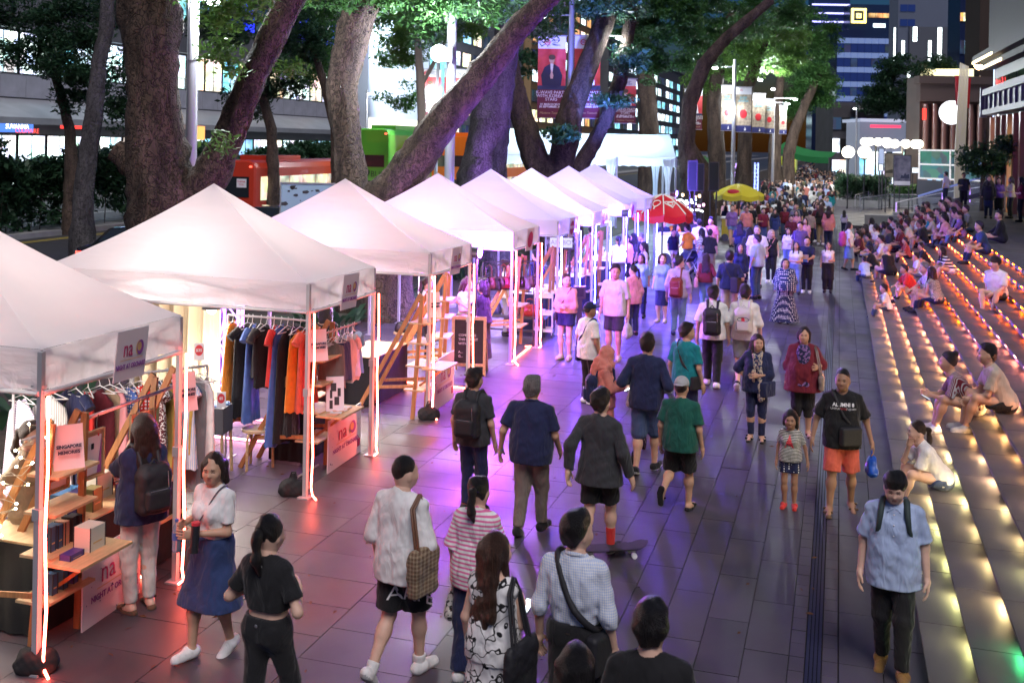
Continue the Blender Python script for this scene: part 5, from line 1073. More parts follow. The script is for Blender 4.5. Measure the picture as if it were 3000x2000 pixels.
q=MB();q.add([(-1.0,-.01,1.3),(1.0,-.01,1.3),(.95,.32,2.15),(-.95,.32,2.15)],[(0,1,2,3)]);q.build('windscreen',M_glassd,tk);q=MB();q.box((-1.1,-.08,.35),(1.1,0,.75));q.build('bumper',mat('bumper_white',(.6,.6,.62),.5),tk)
for x in(-.95,.95):
 for y in(.9,5.4):q=MB();q.tube([(x-.13,y,.45),(x+.13,y,.45)],.45,16);q.build('wheel',mat('tyre',(.015,.015,.015),.8),tk)
q=MB();q.box((1.22,2.2,.9),(1.26,3.4,3.1));q.build('lit_side_banner',emis('lime_banner',(.9,.9,.1),2),tk)
gs=empty('green_awning',atd(2345,430,112),0,'long green canvas awning slung over the crowd beyond the truck','awning');a=atd(2275,430,116)-gs.location;b=atd(2428,462,108)-gs.location
m=MB();m.grid(lambda u,v:tuple(a.lerp(b,u)+Vector((.8,3.4,.5))*v+UPV*(-.35*math.sin(math.pi*u)-.1*math.sin(v*5))),14,6);m.grid(lambda u,v:tuple(a.lerp(b,u)+UPV*(-.35*math.sin(math.pi*u)-.6*v)),14,1);m.build('canvas',translucent('awning_green',(.06,.42,.12),.4),gs)
for p in(a,b,a+Vector((.8,3.4,.5)),b+Vector((.8,3.4,.5))):q=MB();q.beam((p.x,p.y,-gs.location.z),p,.06,.06);q.build('post',M_frame,gs)
M_globe=emis('globe_warm',(1,.92,.72),4.2)
def globe(label,px,py,rpx,dist,pole_to=None,group=None,zb=0.0,m_=None):
 p=atd(px,py,dist);rr=rpx*dist/FPX;r=empty('globe_lamp',(p.x,p.y,zb),0,label,'lamp',group);m=MB();m.sphere((0,0,p.z-zb),rr,18,12);m.build('globe',m_ or M_globe,r)
 m=MB();m.cyl((0,0,0),.05,p.z-rr-zb+.02,10);m.lathe((0,0,p.z-rr-zb),[(.05,-.1),(rr*.45,-.02),(rr*.5,.04)],12);m.build('pole',mat('pole_black',(.015,.015,.02),.4),r);return r
globe('left of the two warm globe lamps above the round bush',2485,446,18,76);globe('right of the two warm globe lamps above the round bush',2533,446,19,75.5)
globe('warm globe lamp by the silver column at the right',2892,461,16,58,zb=1.5);globe('left globe lamp of the pair at the right edge',2969,453,16,55,zb=1.5);globe('right globe lamp of the pair at the right edge',2994,460,15,54,zb=1.5)
for g_,(ks,lab)in enumerate(((range(0,6),'smaller street lamp with a ring of warm globes, far left of the posters'),(range(6,14),'larger street lamp with a ring of warm globes above the posters'))):
 c=atd(2538+(ks[0]+ks[-1])/2*11.2,416+g_*6,88-g_*6);r=empty('globe_ring_lamp',(c.x,c.y,0),0,lab,'street lamp');q=MB();q.cyl((0,0,0),.09,c.z,10);q.build('pole',mat('pole_black',(.015,.015,.02),.4),r);n=9;rr_=len(ks)*5.6*depth(c)/FPX
 for k in range(n):t=k*6.283/n;q=MB();q.sphere((rr_*math.cos(t),rr_*.7*math.sin(t),c.z),.34,14,10);q.build('globe',M_globe,r);q=MB();q.beam((0,0,c.z-.2),(rr_*math.cos(t),rr_*.7*math.sin(t),c.z-.2),.05,.05);q.build('arm',mat('pole_black',(.015,.015,.02),.4),r)
for k in range(0,14,4):p=atd(2540+k*11.2,420,85-k*.5);lamp('globe_glow',(p.x,p.y,p.z-.6),(1,.85,.6),150,.3)
bl=empty('white_balloon',atd(2788,330,60),0,'huge glowing white balloon among the flagpoles','balloon');m=MB();m.sphere((0,0,0),35*60/FPX,24,16);m.build('skin',emis('balloon_glow',(.9,.92,1),2.2),bl);m=MB();m.tube([(0,0,-.68),(.02,0,-3.2)],.012,5);m.lathe((0,0,-.72),[(.02,0),(.06,.06)],8);m.build('tether',M_frame,bl)
for k in range(6):
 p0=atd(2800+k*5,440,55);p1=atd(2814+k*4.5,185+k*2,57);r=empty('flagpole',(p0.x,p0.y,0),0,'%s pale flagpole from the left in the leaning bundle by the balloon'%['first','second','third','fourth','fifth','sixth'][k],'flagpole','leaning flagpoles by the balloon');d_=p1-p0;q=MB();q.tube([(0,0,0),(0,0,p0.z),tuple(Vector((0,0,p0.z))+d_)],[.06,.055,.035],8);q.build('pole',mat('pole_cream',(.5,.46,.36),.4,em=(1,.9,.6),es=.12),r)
 if k in(0,4):q=MB();e=Vector((0,0,p0.z))+d_*.85;q.grid(lambda u,v:tuple(e+Vector((.25*v*(1-.3*u)*(1 if k else-1),.05*math.sin(v*6+u*4),-1.6*u))),8,5);q.build('red_flag',mat('flag_red',(.5,.01,.02),.6),r)
def board(name,label,px0,px1,py0,py1,dist,m_,group=None,z0=None,cat='poster',extra=None):
 a=atd(px0,py1,dist);W_=(px1-px0)*dist/FPX;Hh=(py1-py0)*dist/FPX;r=empty(name,(a.x,a.y,0),PHI,label,cat,group)
 q=MB();q.box((.04,-.02,a.z+.04),(W_-.04,.0,a.z+Hh-.04));q.build('sheet',m_,r)
 q=MB();t=.045
 for b_ in(((0,-.025,a.z),(W_,.05,a.z+t)),((0,-.025,a.z+Hh-t),(W_,.05,a.z+Hh)),((0,-.025,a.z+t),(t,.05,a.z+Hh-t)),((W_-t,-.025,a.z+t),(W_,.05,a.z+Hh-t))):q.box(*b_)
 q.build('frame',M_frame,r)
 if a.z>.1:
  for x in(.1,W_-.1):q=MB();q.box((x-.03,.0,0),(x+.03,.05,a.z));q.build('post',M_frame,r)
 return r,W_,Hh,a.z
M_po1=mat('poster_yellowish',(.38,.33,.24),.5,var=.3,vs=2.5,col2=(.15,.13,.09));M_po2=mat('poster_dusk',(.10,.10,.17),.5,var=.4,vs=2.0,col2=(.24,.23,.30));M_po3=mat('poster_blueish',(.35,.42,.55),.5,em=(.4,.5,.8),es=.3)
r,W_,Hh,z=board('poster_stand','tall poster with a dark hill and wide yellow sky beside the globes',2591,2640,448,520,72,M_po1);q=MB();q.poly([(.06,-.026,z+.45),(W_*.3,-.026,z+.52),(W_*.7,-.026,z+.62),(W_-.06,-.026,z+.5),(W_-.06,-.026,z+.3),(.06,-.026,z+.3)],.003,(0,-1,0));q.build('printed_hill',mat('ink_hill',(.05,.045,.03),.6),r)
r,W_,Hh,z=board('poster_stand','tall poster of a dark castle silhouette with pale lower panel',2616,2668,454,545,68,M_po2);q=MB();q.box((.05,-.03,z+.06),(W_-.05,-.022,z+.32));q.build('pale_panel',M_wht,r);q=MB();q.poly([(W_*.4,-.026,z+.5),(W_*.45,-.026,z+.72),(W_*.58,-.026,z+.66),(W_*.66,-.026,z+.86),(W_*.74,-.026,z+.72),(W_*.9,-.026,z+.78),(W_*.9,-.026,z+.5)],.003,(0,-1,0));q.build('printed_silhouette',M_ink,r)
board('poster_stand','pale blue lit poster left of the yellow-sky poster',2572,2590,434,500,76,M_po3);board('poster_stand','small white lit notice box by the globes',2670,2692,490,508,74,emis('notice_lit',(.8,.9,1),1.3));board('poster_stand','small white lit notice left of the posters',2573,2588,480,502,75,emis('notice_lit2',(.7,.8,1),1.3))
gb_=empty('glass_pavilion',(0,0,0),0,'two tier glass box with white frame on a dark plinth','glass structure');a=atd(2692,523,66);b=atd(2880,523,62);zt=atd(2692,440,66).z;z1=atd(2692,522,66).z;m=MB()
for z in(z1,(z1+zt)/2,zt):
 m.beam((a.x,a.y,z),(b.x,b.y,z),.12,.10);m.beam((a.x,a.y,z),(a.x+1.2,a.y+4,z),.12,.10)
for t in(0,.5,1):p=a.lerp(b,t);m.beam((p.x,p.y,z1),(p.x,p.y,zt),.10,.10)
m.build('white_frame',mat('frame_white',(.6,.6,.62),.4,em=(1,.95,.85),es=.35),gb_)
q=MB();q.beam((a.x,a.y+.15,(z1+zt)/2),(b.x,b.y+.15,(z1+zt)/2),.03,zt-z1-.1);q.build('glass',shopmat('pavilion_glass',(.3,.7,.75),.22,1.6,.5),gb_)
q=MB();q.beam((a.x,a.y,z1/2-.05),(b.x,b.y,z1/2-.05),.3,z1-.1);q.build('plinth',M_walld,gb_)
def planter(label,x0,x1,y0_,y1_,zt,hz,leaf,seed):
 r=hedge(label,((x0+.1,y0_+.1,zt),(x1-.1,y1_-.1,zt+hz)),int((x1-x0)*(y1_-y0_)*15+60),44,.11,leaf,seed,'planter','planter',.38);cx_,cy_=r.location.x,r.location.y
 m=MB();m.box((x0-cx_,y0_-cy_,-.0),(x1-cx_,y1_-cy_,zt));m.build('box',M_conc,r);return r
p=at(2462,604,0);planter('big rounded planter bush below the twin globe lamps',p.x-.3,p.x+3.4,p.y-.5,p.y+4,.5,1.7,LEAFD,61);planter('low green planter strip between bush and railing',p.x+3.5,p.x+8,p.y-.3,p.y+2.5,.7,.9,LEAF,62);planter('dark round bush in front of the glass pavilion',p.x+8.2,p.x+11,p.y+.0,p.y+2.6,.9,1.4,LEAFD,63)
M_gl=mat('rail_glass',(.5,.6,.65),.05,alpha=.16,spec=.6)
def rail(label,pts,hh=1.0,posts=None,glass=True,grp=None,mp=None):
 r=empty('glass_railing',pts[0],0,label,'railing',grp);o=Vector(pts[0]);P=[Vector(p)-o for p in pts];m=MB()
 for a,b in zip(P[:-1],P[1:]):m.tube([a+UPV*hh,b+UPV*hh],.03,8);m.tube([a+UPV*.12,b+UPV*.12],.015,6)
 m.build('handrail',M_alu,r)
 for a,b in zip(P[:-1],P[1:]):
  n_=max(1,int((b-a).length/1.4))
  for k in range(n_+1):q=MB();p=a.lerp(b,k/n_);q.beam(p,p+UPV*hh,.05,.05);q.build('post',mp or M_alu,r)
  if glass:q=MB();d=(b-a).normalized()*.06;q.add([a+d+UPV*.16,b-d+UPV*.16,b-d+UPV*(hh-.06),a+d+UPV*(hh-.06)],[(0,1,2,3)]);q.build('glass_pane',M_gl,r)
 return r
rail('long sloping glass railing in front of the planters',[at(2505,612,0),at(2590,585,.3),at(2700,585,.35)],1.0);rail('second sloping glass railing nearer the seated crowd',[at(2520,622,0),at(2605,610,.25),at(2720,612,.3)],.95)
rail('steel handrail with violet lit posts running up the seating',[at(2625,640,.4),at(2760,612,1.0),at(2885,597,1.54)],.9,glass=False,mp=mat('post_violet',(.4,.4,.5),.4,em=(.5,.25,1),es=1.2));rail('steel handrail at the right edge above the red lit steps',[at(2925,625,1.54),at(3010,605,1.54)],.8,glass=False)
es=empty('escalator',at(2890,590,1.5),0,'escalator with curved glass side at the upper right','escalator');P0=es.location.copy();a=atd(2690,575,54)-P0;b=atd(2880,518,52)-P0;c=atd(3010,518,50)-P0
q=MB();q.tube([tuple(a),tuple(b.lerp(a,.1)),tuple(b),tuple(c)],.05,8);q.build('handrail',mat('rail_blue',(.2,.23,.35),.3,em=(.3,.4,1),es=.25),es);q=MB();q.add([a,b,c,c-UPV*.75,b-UPV*.75,a-UPV*.6],[(0,1,4,5),(1,2,3,4)]);q.build('glass_side',M_gl,es);q=MB();q.beam(a-UPV*.7,b-UPV*.85,.5,.2);q.beam(b-UPV*.85,c-UPV*.85,.5,.2);q.build('truss_casing',mat('casing_dark',(.03,.03,.035),.5),es)
lw=MB()
for i,(px,py,w_,d_,h_)in enumerate(((2600,665,2.4,.8,.45),(2660,655,1.6,.8,.6),(2760,640,3.0,.9,.9))):p=at(px,py,.2*i);q=MB();q.box((-w_/2,-d_/2,-p.z),(w_/2,d_/2,h_-p.z+.2));o=q.build('seat_wall',M_conc,None,(p.x,p.y,p.z));tag(o,['low pale seat block nearest the promenade among the seated crowd','middle pale seat block among the seated crowd','highest pale seat block below the violet posts'][i],'seat wall')
for k,(px,py,d)in enumerate(((2025,625,38),(2088,560,48),(2045,560,45))):
 p=atd(px,py,d);board('glass_panel_stand','clear framed panel stand beside the trees, %s'%['nearest the ice-cream cart','furthest along','between two lit stands'][k],px-12-k,px+18,470+k*4,560,d,mat('panel_dark',(.02,.03,.035),.4,spec=.3),None,None,'panel')
big=empty('notice_board',atd(825,540,30),PHI,'large weathered grey blue board with peeling dark patches behind the second canopy','board');W_=300*30/FPX
q=MB();q.box((0,0,-1.9),(W_,.06,.02));q.build('sheet',mat('peeling_paint',(.22,.30,.38),.6,var=.0,vs=1.2,col2=(.22,.30,.38)),big);q=MB();q.box((-.04,-.03,-1.95),(0,.08,.06));q.box((W_,-.03,-1.95),(W_+.04,.08,.06));q.box((0,-.03,.02),(W_,.08,.06));q.build('frame',M_alu,big);rr=random.Random(4)
for k in range(46):q=MB();x=rr.uniform(.1,W_-.2);z=rr.uniform(-1.2,-.05)if rr.random()<.8 else rr.uniform(-.2,-.05);n_=rr.randint(5,7);s1=rr.uniform(.02,.12);q.poly([(x+s1*rr.uniform(.5,1.5)*math.cos(t*6.28/n_),-.004,z+s1*rr.uniform(.3,1.0)*math.sin(t*6.28/n_))for t in range(n_)],.002,(0,-1,0));q.build('peeled_patch',mat('peel_dark',(.03,.025,.03),.8),big)
M_can=translucent('canopy_white',(.84,.80,.84),.44);M_pw=mat('pole_white',(.42,.42,.45),.45,metal=.2);M_wood=mat('oiled_wood',(.40,.17,.06),.5,var=.25,vs=5,bump=.3,bs=18,stretch=(6,6,.8));M_pine=mat('pine_wood',(.55,.38,.20),.5,var=.18,vs=5,bump=.2,bs=18,stretch=(6,1,6))
M_blk=mat('black_cloth',(.012,.012,.014),.9,bump=.5,bs=9);M_nao=mat('print_magenta',(.45,.02,.14),.5);M_naop=mat('print_purple',(.25,.07,.36),.5);M_gold=mat('print_gold',(.62,.42,.18),.5);M_board=mat('board_white',(.70,.69,.74),.4);M_dots=mat('print_navy',(.04,.05,.16),.5)
XF=-5.88;WD=3.75;DP=1.8;EV=2.5;VB=2.17
GY=[6.76,11.08,14.9,19.1,22.5,25.9,29.9,33.4]
WARM=(1,.87,.76);COOL=(.48,.32,1.0)
GL=[(WARM,60),(WARM,75),((1,.80,.66),62),((.95,.75,.85),65),(COOL,80),(COOL,95),((.42,.34,1),95),((.4,.36,1),95)]
NEON=[((1,.10,.06),(1,.62,.5)),((1,.10,.06),(1,.62,.5)),((1,.16,.10),(1,.6,.5)),((1,.16,.14),(1,.7,.62)),((.12,.13,1),(.7,.75,1)),((.12,.13,1),(.7,.75,1)),((.12,.13,1),(.7,.75,1)),((.12,.13,1),(.7,.75,1))]
ORD=['nearest','second','third','fourth','fifth','sixth','seventh','farthest']
def naologo(parent,m,w,h,panel=True):
 """nao, a moon for the o, a rule and the second line; m: frame of the board's face"""
 text('na',m@Matrix.Translation((-.14*w,.13*h,.004)),.50*h,M_nao,parent,sx=.82*w/h/1.15,ext=.001);q=MB();c=(.235*w,.115*h)
 q.add([m@Vector((c[0]+.115*w*math.cos(t),c[1]+.155*h*math.sin(t),.005))for t in np.linspace(0,6.283,25)[:-1]],[tuple(range(24))]);q.build('moon_disc',M_gold,parent)
 q=MB();n=24;a=np.linspace(0,6.283,n+1)
 for k in range(n):q.add([m@Vector((c[0]+(1-s)*.03*w+(.115*w-.045*w*s)*math.cos(t),c[1]+(.155*h-.06*h*s)*math.sin(t)+.02*h*s,.007))for s,t in((0,a[k]),(0,a[k+1]),(1,a[k+1]),(1,a[k]))],[(0,1,2,3)])
 q.build('moon_crescent',M_naop,parent)
 q=MB();q.add([m@Vector(v)for v in((-.38*w,-.10*h,.004),(.38*w,-.10*h,.004),(.38*w,-.085*h,.004),(-.38*w,-.085*h,.004))],[(0,1,2,3)]);q.build('rule_line',M_gold,parent)
 text('NIGHT AT ORCHARD',m@Matrix.Translation((0,-.235*h,.004)),.145*h,M_naop,parent,sx=.78*w/h/1.1,ext=.001,bold=.0015)
for i,y0_ in enumerate(GY):
 g=empty('market_canopy',(XF,y0_,0),0,'%s white pop-up canopy from the camera along the stall row%s'%(ORD[i],', cut by the left edge' if i==0 else ''),'canopy','white pop-up canopies in a row');PK=3.56+.02*math.sin(i*2);W_,D_=(WD,DP)
 cs=[Vector((0,0,EV)),Vector((0,D_,EV)),Vector((-W_,D_,EV)),Vector((-W_,0,EV))];pk=Vector((-W_/2,D_/2,PK));rng=np.random.default_rng(i)
 for k in range(4):
  a,b=cs[k],cs[(k+1)%4]
  def fn(u,v,a=a,b=b):
   e=a.lerp(b,u);p=e.lerp(pk,v);s=math.sin(math.pi*u);p.z-=(.13*v*(1-v)*4*.5+.05*s*(1-v)*v*4)-.02*math.sin(9*u+i)*v*(1-v);return p
  m=MB();m.grid(fn,14,12);m.build('roof_panel',M_can,g)
  m=MB();nn=Vector((b.y-a.y,-(b.x-a.x),0)).normalized();nn=nn if nn.dot(a.lerp(b,.5)-pk)>0 else-nn;ph=rng.random()*6
  m.grid(lambda u,v,a=a,b=b,nn=nn:a.lerp(b,u)+nn*(.012+.012*math.sin(u*23+ph)*v+.01*math.sin(u*57+2*ph)*v)-UPV*((EV-VB)*v+.012*math.sin(u*31+ph)*v),40,3);m.build('valance',M_can,g)
  q=MB()
  ins=-nn*.05
  for t0,t1 in((0,.5),(.5,1)):q.beam(a.lerp(b,t0)+ins-UPV*.03,a.lerp(b,t1)+ins-UPV*.30,.03,.03);q.beam(a.lerp(b,t0)+ins*1.6-UPV*.30,a.lerp(b,t1)+ins*1.6-UPV*.03,.03,.03)
  q.build('truss',M_pw,g)
  q=MB();q.tube([a+nn*.02-UPV*(EV-VB+.01),a.lerp(b,.5)+nn*.02-UPV*(EV-VB+.018),b+nn*.02-UPV*(EV-VB+.01)],.022,6);q.build('rolled_film',mat('clear_film',(.75,.73,.75),.15,spec=1,trans=.3),g)
 for k in range(4):q=MB();c=cs[k];q.beam((c.x,c.y,0),(c.x,c.y,1.25),.05,.05);q.beam((c.x,c.y,1.25),(c.x,c.y,EV-.02),.042,.042);q.box((c.x-.07,c.y-.07,0),(c.x+.07,c.y+.07,.015));q.box((c.x-.035,c.y-.035,1.18),(c.x+.035,c.y+.035,1.27));q.build('pole',M_pw,g)
 q=MB();q.beam(cs[0].lerp(cs[1],.5)-UPV*.25,cs[2].lerp(cs[3],.5)-UPV*.25,.03,.03);q.beam(pk-UPV*.95,pk-UPV*.05,.04,.04);q.build('centre_mast',M_pw,g)
 for k in(0,1):
  c=cs[k];n1=empty('neon_strip',(XF+c.x+.085,y0_+c.y-.02,0),0,'%s neon flex strip up the %s front pole of the %s canopy'%('glowing red' if i<4 else 'glowing blue white',['near','far'][k],ORD[i]),'light strip','neon strips on the canopy poles');q=MB()
  q.tube([(.10*(k==0),-.06,.02),(.03,-.02,.05),(.0,0,.14),(.012,.008,.5),(-.003,-.004,1.1),(.012,0,1.6),(0,.004,VB-.02)],.0105,6);q.build('tube',emis('neon_%d'%(0 if i<3 else 1 if i==3 else 2),NEON[i][0],46 if i<4 else 65),n1)
 lampc,pw=GL[i];lp=empty('stall_lamp',(XF-W_/2,y0_+D_/2,1.95),0,'lit work lamp hanging under the %s canopy'%ORD[i],'lamp','work lamps under the canopies');q=MB();q.lathe((0,0,0),[(.02,.16),(.06,.12),(.13,.0)],14);q.build('shade',M_frame,lp);q=MB();q.sphere((0,0,-.01),.06,12,8);q.build('bulb',emis('bulb_%d'%i,lampc,40),lp);q=MB();q.tube([(0,0,.15),(0,0,.83)],.008,5);q.build('cord',M_frame,lp)
 lamp('stall_light',(0,0,-.12),lampc,pw*(1.95 if i<4 else 2.3),.9,parent=lp);lamp('stall_flood',(0,0,-.1),lampc,pw*(3.0 if i==0 else 5.0 if i<4 else 8),.3,'SPOT',lp,150)
 sgn=empty('canopy_sign',(XF+.06,y0_+D_*(.52 if i else .55),VB-.02),0,'square logo sign on the front valance of the %s canopy'%ORD[i],'sign','square signs on the canopy valances');q=MB();q.box((-.004,-.19,-.08),(.004,.19,.36));sgn.rotation_euler=(0,R(6),R(-4));q.build('panel',M_board,sgn);mm=frame((.006,0,.14),(0,1,0),(0,0,1))
 if i<3:naologo(sgn,mm,.36,.42)
 else:
  q=MB();q.add([mm@Vector((.14*math.cos(t),.16*math.sin(t),.004))for t in np.linspace(0,6.283,21)[:-1]],[tuple(range(20))]);q.build('round_emblem',M_nao,sgn)
  if i in(4,5):text('NOW',mm@Matrix.Translation((0,0,.006)),.12,M_board,sgn)
for k,(px,py,lab)in enumerate(((108,1968,'black sandbag at the foot of the nearest neon pole'),(860,1450,'black sandbag at the near pole of the second canopy'),(1258,1228,'black sandbag at the near pole of the third canopy'))):
 p=at(px,py,0);r=empty('sandbag',(p.x-.02,p.y+.02,0),.3,lab,'sandbag');r.scale=(.8,.8,.8);v,f=polyg([rc((-.09,0,.10),(.09,0,.10),.12,None,.05),rc((-.1,-.04,.05),(.1,-.04,.05),.09,None,.05),rc((0,0,.2),(0,.02,.27),.05,.03,.05)],.014,[((0,0,0),(0,0,-1))],.006,k);link('bag',npmesh('bag',v,f,M_blk),r)
 q=MB();q.tube([(-.05,0,.24),(-.02,0,.33),(.03,0,.33),(.05,0,.24)],.012,6);q.build('handle',M_blk,r)
def ladder(label,p,rz=0.0,h=1.85,shelves=(.42,.78,1.12,1.42),flap=True,splay=.95):
 r=empty('ladder_shelf',p,rz,label,'ladder shelf','wooden A-frame ladders');top=Vector((-.10,0,h));w2=.27
 for s_ in(-1,1):
  q=MB();q.beam((0,s_*w2,0),(.10,s_*w2*.72,h),.03,.06,(1,0,0));q.build('front_rail',M_wood,r);q=MB();q.beam((-splay,s_*(w2-.05),0),(.06,s_*w2*.6,h+.02),.03,.06,(1,0,0));q.build('back_rail',M_wood,r)
  q=MB();q.beam((.02,s_*(w2+.02),.5),(-splay*.74,s_*(w2-.01),.42),.015,.045,(0,0,1));q.build('brace',M_wood,r)
 for z in shelves:x=.10*z/h;ww=w2*(1-.28*z/h);q=MB();q.box((x-.17,-ww-.03,z),(x+.14,ww+.03,z+.022));q.build('shelf',M_pine,r);q=MB();q.box((x-.04,-ww,z-.06),(x-.015,ww,z-.002));q.build('rung',M_wood,r)
 if flap:q=MB();q.box((.15,-w2-.05,.76),(.50,w2+.05,.782));q.build('flap_table',M_pine,r);q=MB();q.beam((.0,0,.45),(.42,0,.755),.04,.03);q.build('flap_prop',M_wood,r)
 return r
def lp(px,py):return at(px,py,0)
L1=ladder('near wooden ladder shelf wound with fairy lights under the nearest canopy',lp(160,1880),.0);L1b=ladder('far wooden ladder under the nearest canopy, behind the navy shirt shopper',lp(455,1640),.0,flap=False,shelves=(.42,))
L2=ladder('wooden ladder shelf with white frame prints at the second canopy',lp(925,1378));L3=ladder('wooden ladder shelf beside the black cloth at the third canopy',lp(1228,1215));L4=ladder('wooden ladder shelf beside the blackboard at the back of the third stall',lp(1290,1115),.2,flap=False)
for k,(x,y)in enumerate(((-6.3,20.9),(-6.2,23.0),(-6.3,24.5),(-6.2,26.6),(-6.2,28.0))):ladder('wooden ladder stand in the blue lit stalls, %s along'%['first','second','third','fourth','fifth'][k],(x,y,0),.1*(k%3),flap=False,shelves=(.42,.85))
def table(label,x0,x1,y0_,y1_,h=.78,top=None,cloth_=None):
 r=empty('stall_table',((x0+x1)/2,(y0_+y1_)/2,0),0,label,'table');a,b=(x1-x0)/2,(y1_-y0_)/2;q=MB();q.box((-a,-b,h-.03),(a,b,h));q.build('table_top',top or M_pine,r)
 for sx in(-1,1):
  for sy in(-1,1):q=MB();q.box((sx*(a-.05)-.02,sy*(b-.05)-.02,0),(sx*(a-.05)+.02,sy*(b-.05)+.02,h-.03));q.build('leg',M_frame,r)
 q=MB();n=60
 def ring(u,v):
  t=u*4;k=int(t)%4;f=t-int(t);c=[(-a,-b),(a,-b),(a,b),(-a,b)];p=Vector((*c[k],0)).lerp(Vector((*c[(k+1)%4],0)),f);s=1.01+.02*v*math.sin(u*90);return(p.x*s,p.y*s,(h-.035)*(1-v)+.02)
 q.grid(ring,n,3);q.build('cloth_skirt',cloth_ or M_blk,r);return r
table('table of boxed perfumes under the nearest canopy',-6.95,-6.25,7.2,9.2);table('table of white frames under the second canopy',-7.0,-6.5,12.2,13.0);table('black cloth table under the third canopy',-7.6,-6.9,15.2,16.5)
for k,y in enumerate((22.6,26.0,30.0,33.6)):table('white topped table under the %s canopy'%ORD[k+4],-7.0,-6.15,y,y+1.7,.85,M_board,mat('cloth_navy',(.03,.03,.10),.8))
def naoboard(label,a,b,h=.64):
 a,b=Vector(a),Vector(b);c=(a+b)/2;d=(b-a).normalized();L_=(b-a).length;r=empty('logo_board',c,math.atan2(d.y,d.x),label,'sign board');q=MB();q.box((-L_/2,.0,.0),(L_/2,.012,h));q.build('panel',M_board,r);mm=frame((.02,-.002,h*.53),(1,0,0),(0,0,1))
 naologo(r,mm,L_*.78,h*.8);rr=random.Random(len(label));q=MB()
 for k in range(12):x,z=rr.choice([rr.uniform(-.47,-.36),rr.uniform(.38,.47),rr.uniform(-.4,.4)])*L_,rr.uniform(.06,.94)*h;n=rr.choice((3,8));s=rr.uniform(.006,.014);q.add([(x+s*math.cos(t*6.28/n),-.005,z+s*math.sin(t*6.28/n))for t in range(n)],[tuple(range(n))])
 q.build('printed_confetti',M_dots,r)['kind']='stuff';q=MB();q.box((L_/2-.12,-.006,.1),(L_/2-.04,-.003,.2));q.build('printed_badge',M_nao,r);return r
naoboard('logo board leaning on the perfume table',at(240,1853,0)+Vector((0,0,.0)),at(410,1735,0));naoboard('logo board in front of the second canopy table',at(960,1388,0),at(1056,1322,0),.66);naoboard('logo board beside the neon pole of the third canopy',at(1272,1205,0),at(1328,1165,0),.78)
# ---- hanging clothes
def garment_mesh(L_,w0,w1,sl,m_,seed,strap=False,name='garment'):
 q=MB();rr=random.Random(seed);n=20;ph=rr.uniform(0,6);lv=9
 def P(u,v):
  t=2*math.pi*u;w=(w0*(.75+.25*min(1,v*6))if not strap else w0*.8)*(1-v)+w1*v;w=w if v>.0 else w*.55;d=(.035+.05*v)*(1+.0*v);fold=1+.30*v*math.sin(5*t+ph)
  sh=.05*(1-min(1,v*7))if not strap else 0
  return(w*math.cos(t),d*math.sin(t)*fold,-.06-L_*v-sh*abs(math.cos(t))+.012*math.sin(7*t+ph)*(v>.95))
 q.grid(P,n,lv)
 if sl:
  for s in(-1,1):q.tube([(s*w0*.75,0,-.10),(s*(w0+.05),.01,-.16),(s*(w0+.09),.015,-.10-sl)],[.055,.05,.055],8)
 if strap:
  for s in(-1,1):q.tube([(s*.05,0,-.02),(s*w0*.45,.03,-.08)],.008,5)
 return q.mesh(name,m_)
HG=MB();HG.tube([(0,0,.06),(.015,0,.085),(.03,0,.07),(.015,0,.045),(0,0,.0),(0,0,-.03)],.004,5);HG.tube([(-.19,0,-.10),(0,0,-.02),(.19,0,-.10),(-.19,0,-.10)],.006,5);HGM=HG.mesh('hanger',mat('hanger_white',(.7,.7,.7),.4))
GC=[0]
def hang(label,p,rz,L_,w0,w1,sl,m_,strap=False,grp=None,name='hanging_dress',cat='garment'):
 GC[0]+=1;me=garment_mesh(L_,w0,w1,sl,m_,GC[0],strap,'cloth');r=empty(name,p,rz,label,cat,grp);link('cloth',me,r);link('hanger',HGM,r);return r
def rack(label,a,b,posts=True,rad=.014,m_=None,zb=0):
 a,b=Vector(a),Vector(b);r=empty('clothes_rail',(a.x,a.y,0),0,label,'clothes rail');q=MB();d=b-a;q.tube([(0,0,a.z),tuple(Vector((d.x,d.y,b.z)))],rad,8);q.build('rail',m_ or M_pw,r)
 if posts:
  for p in(Vector((0,0,0)),Vector((d.x,d.y,0))):q=MB();q.tube([(p.x,p.y,.04),(p.x,p.y,a.z)],rad,8);q.build('upright',m_ or M_pw,r);n_=Vector((-d.y,d.x,0)).normalized()*.25;q=MB();q.tube([tuple(p-n_+UPV*.03),tuple(p+n_+UPV*.03)],rad,8);q.build('foot',m_ or M_pw,r)
 return r
C_=cloth
a=at(668,921,1.9);b=at(912,940,1.9);b=a+(b-a);rack('white dress rail full of bright gowns under the second canopy',a,b);rdz=math.atan2(b.y-a.y,b.x-a.x)+math.pi/2
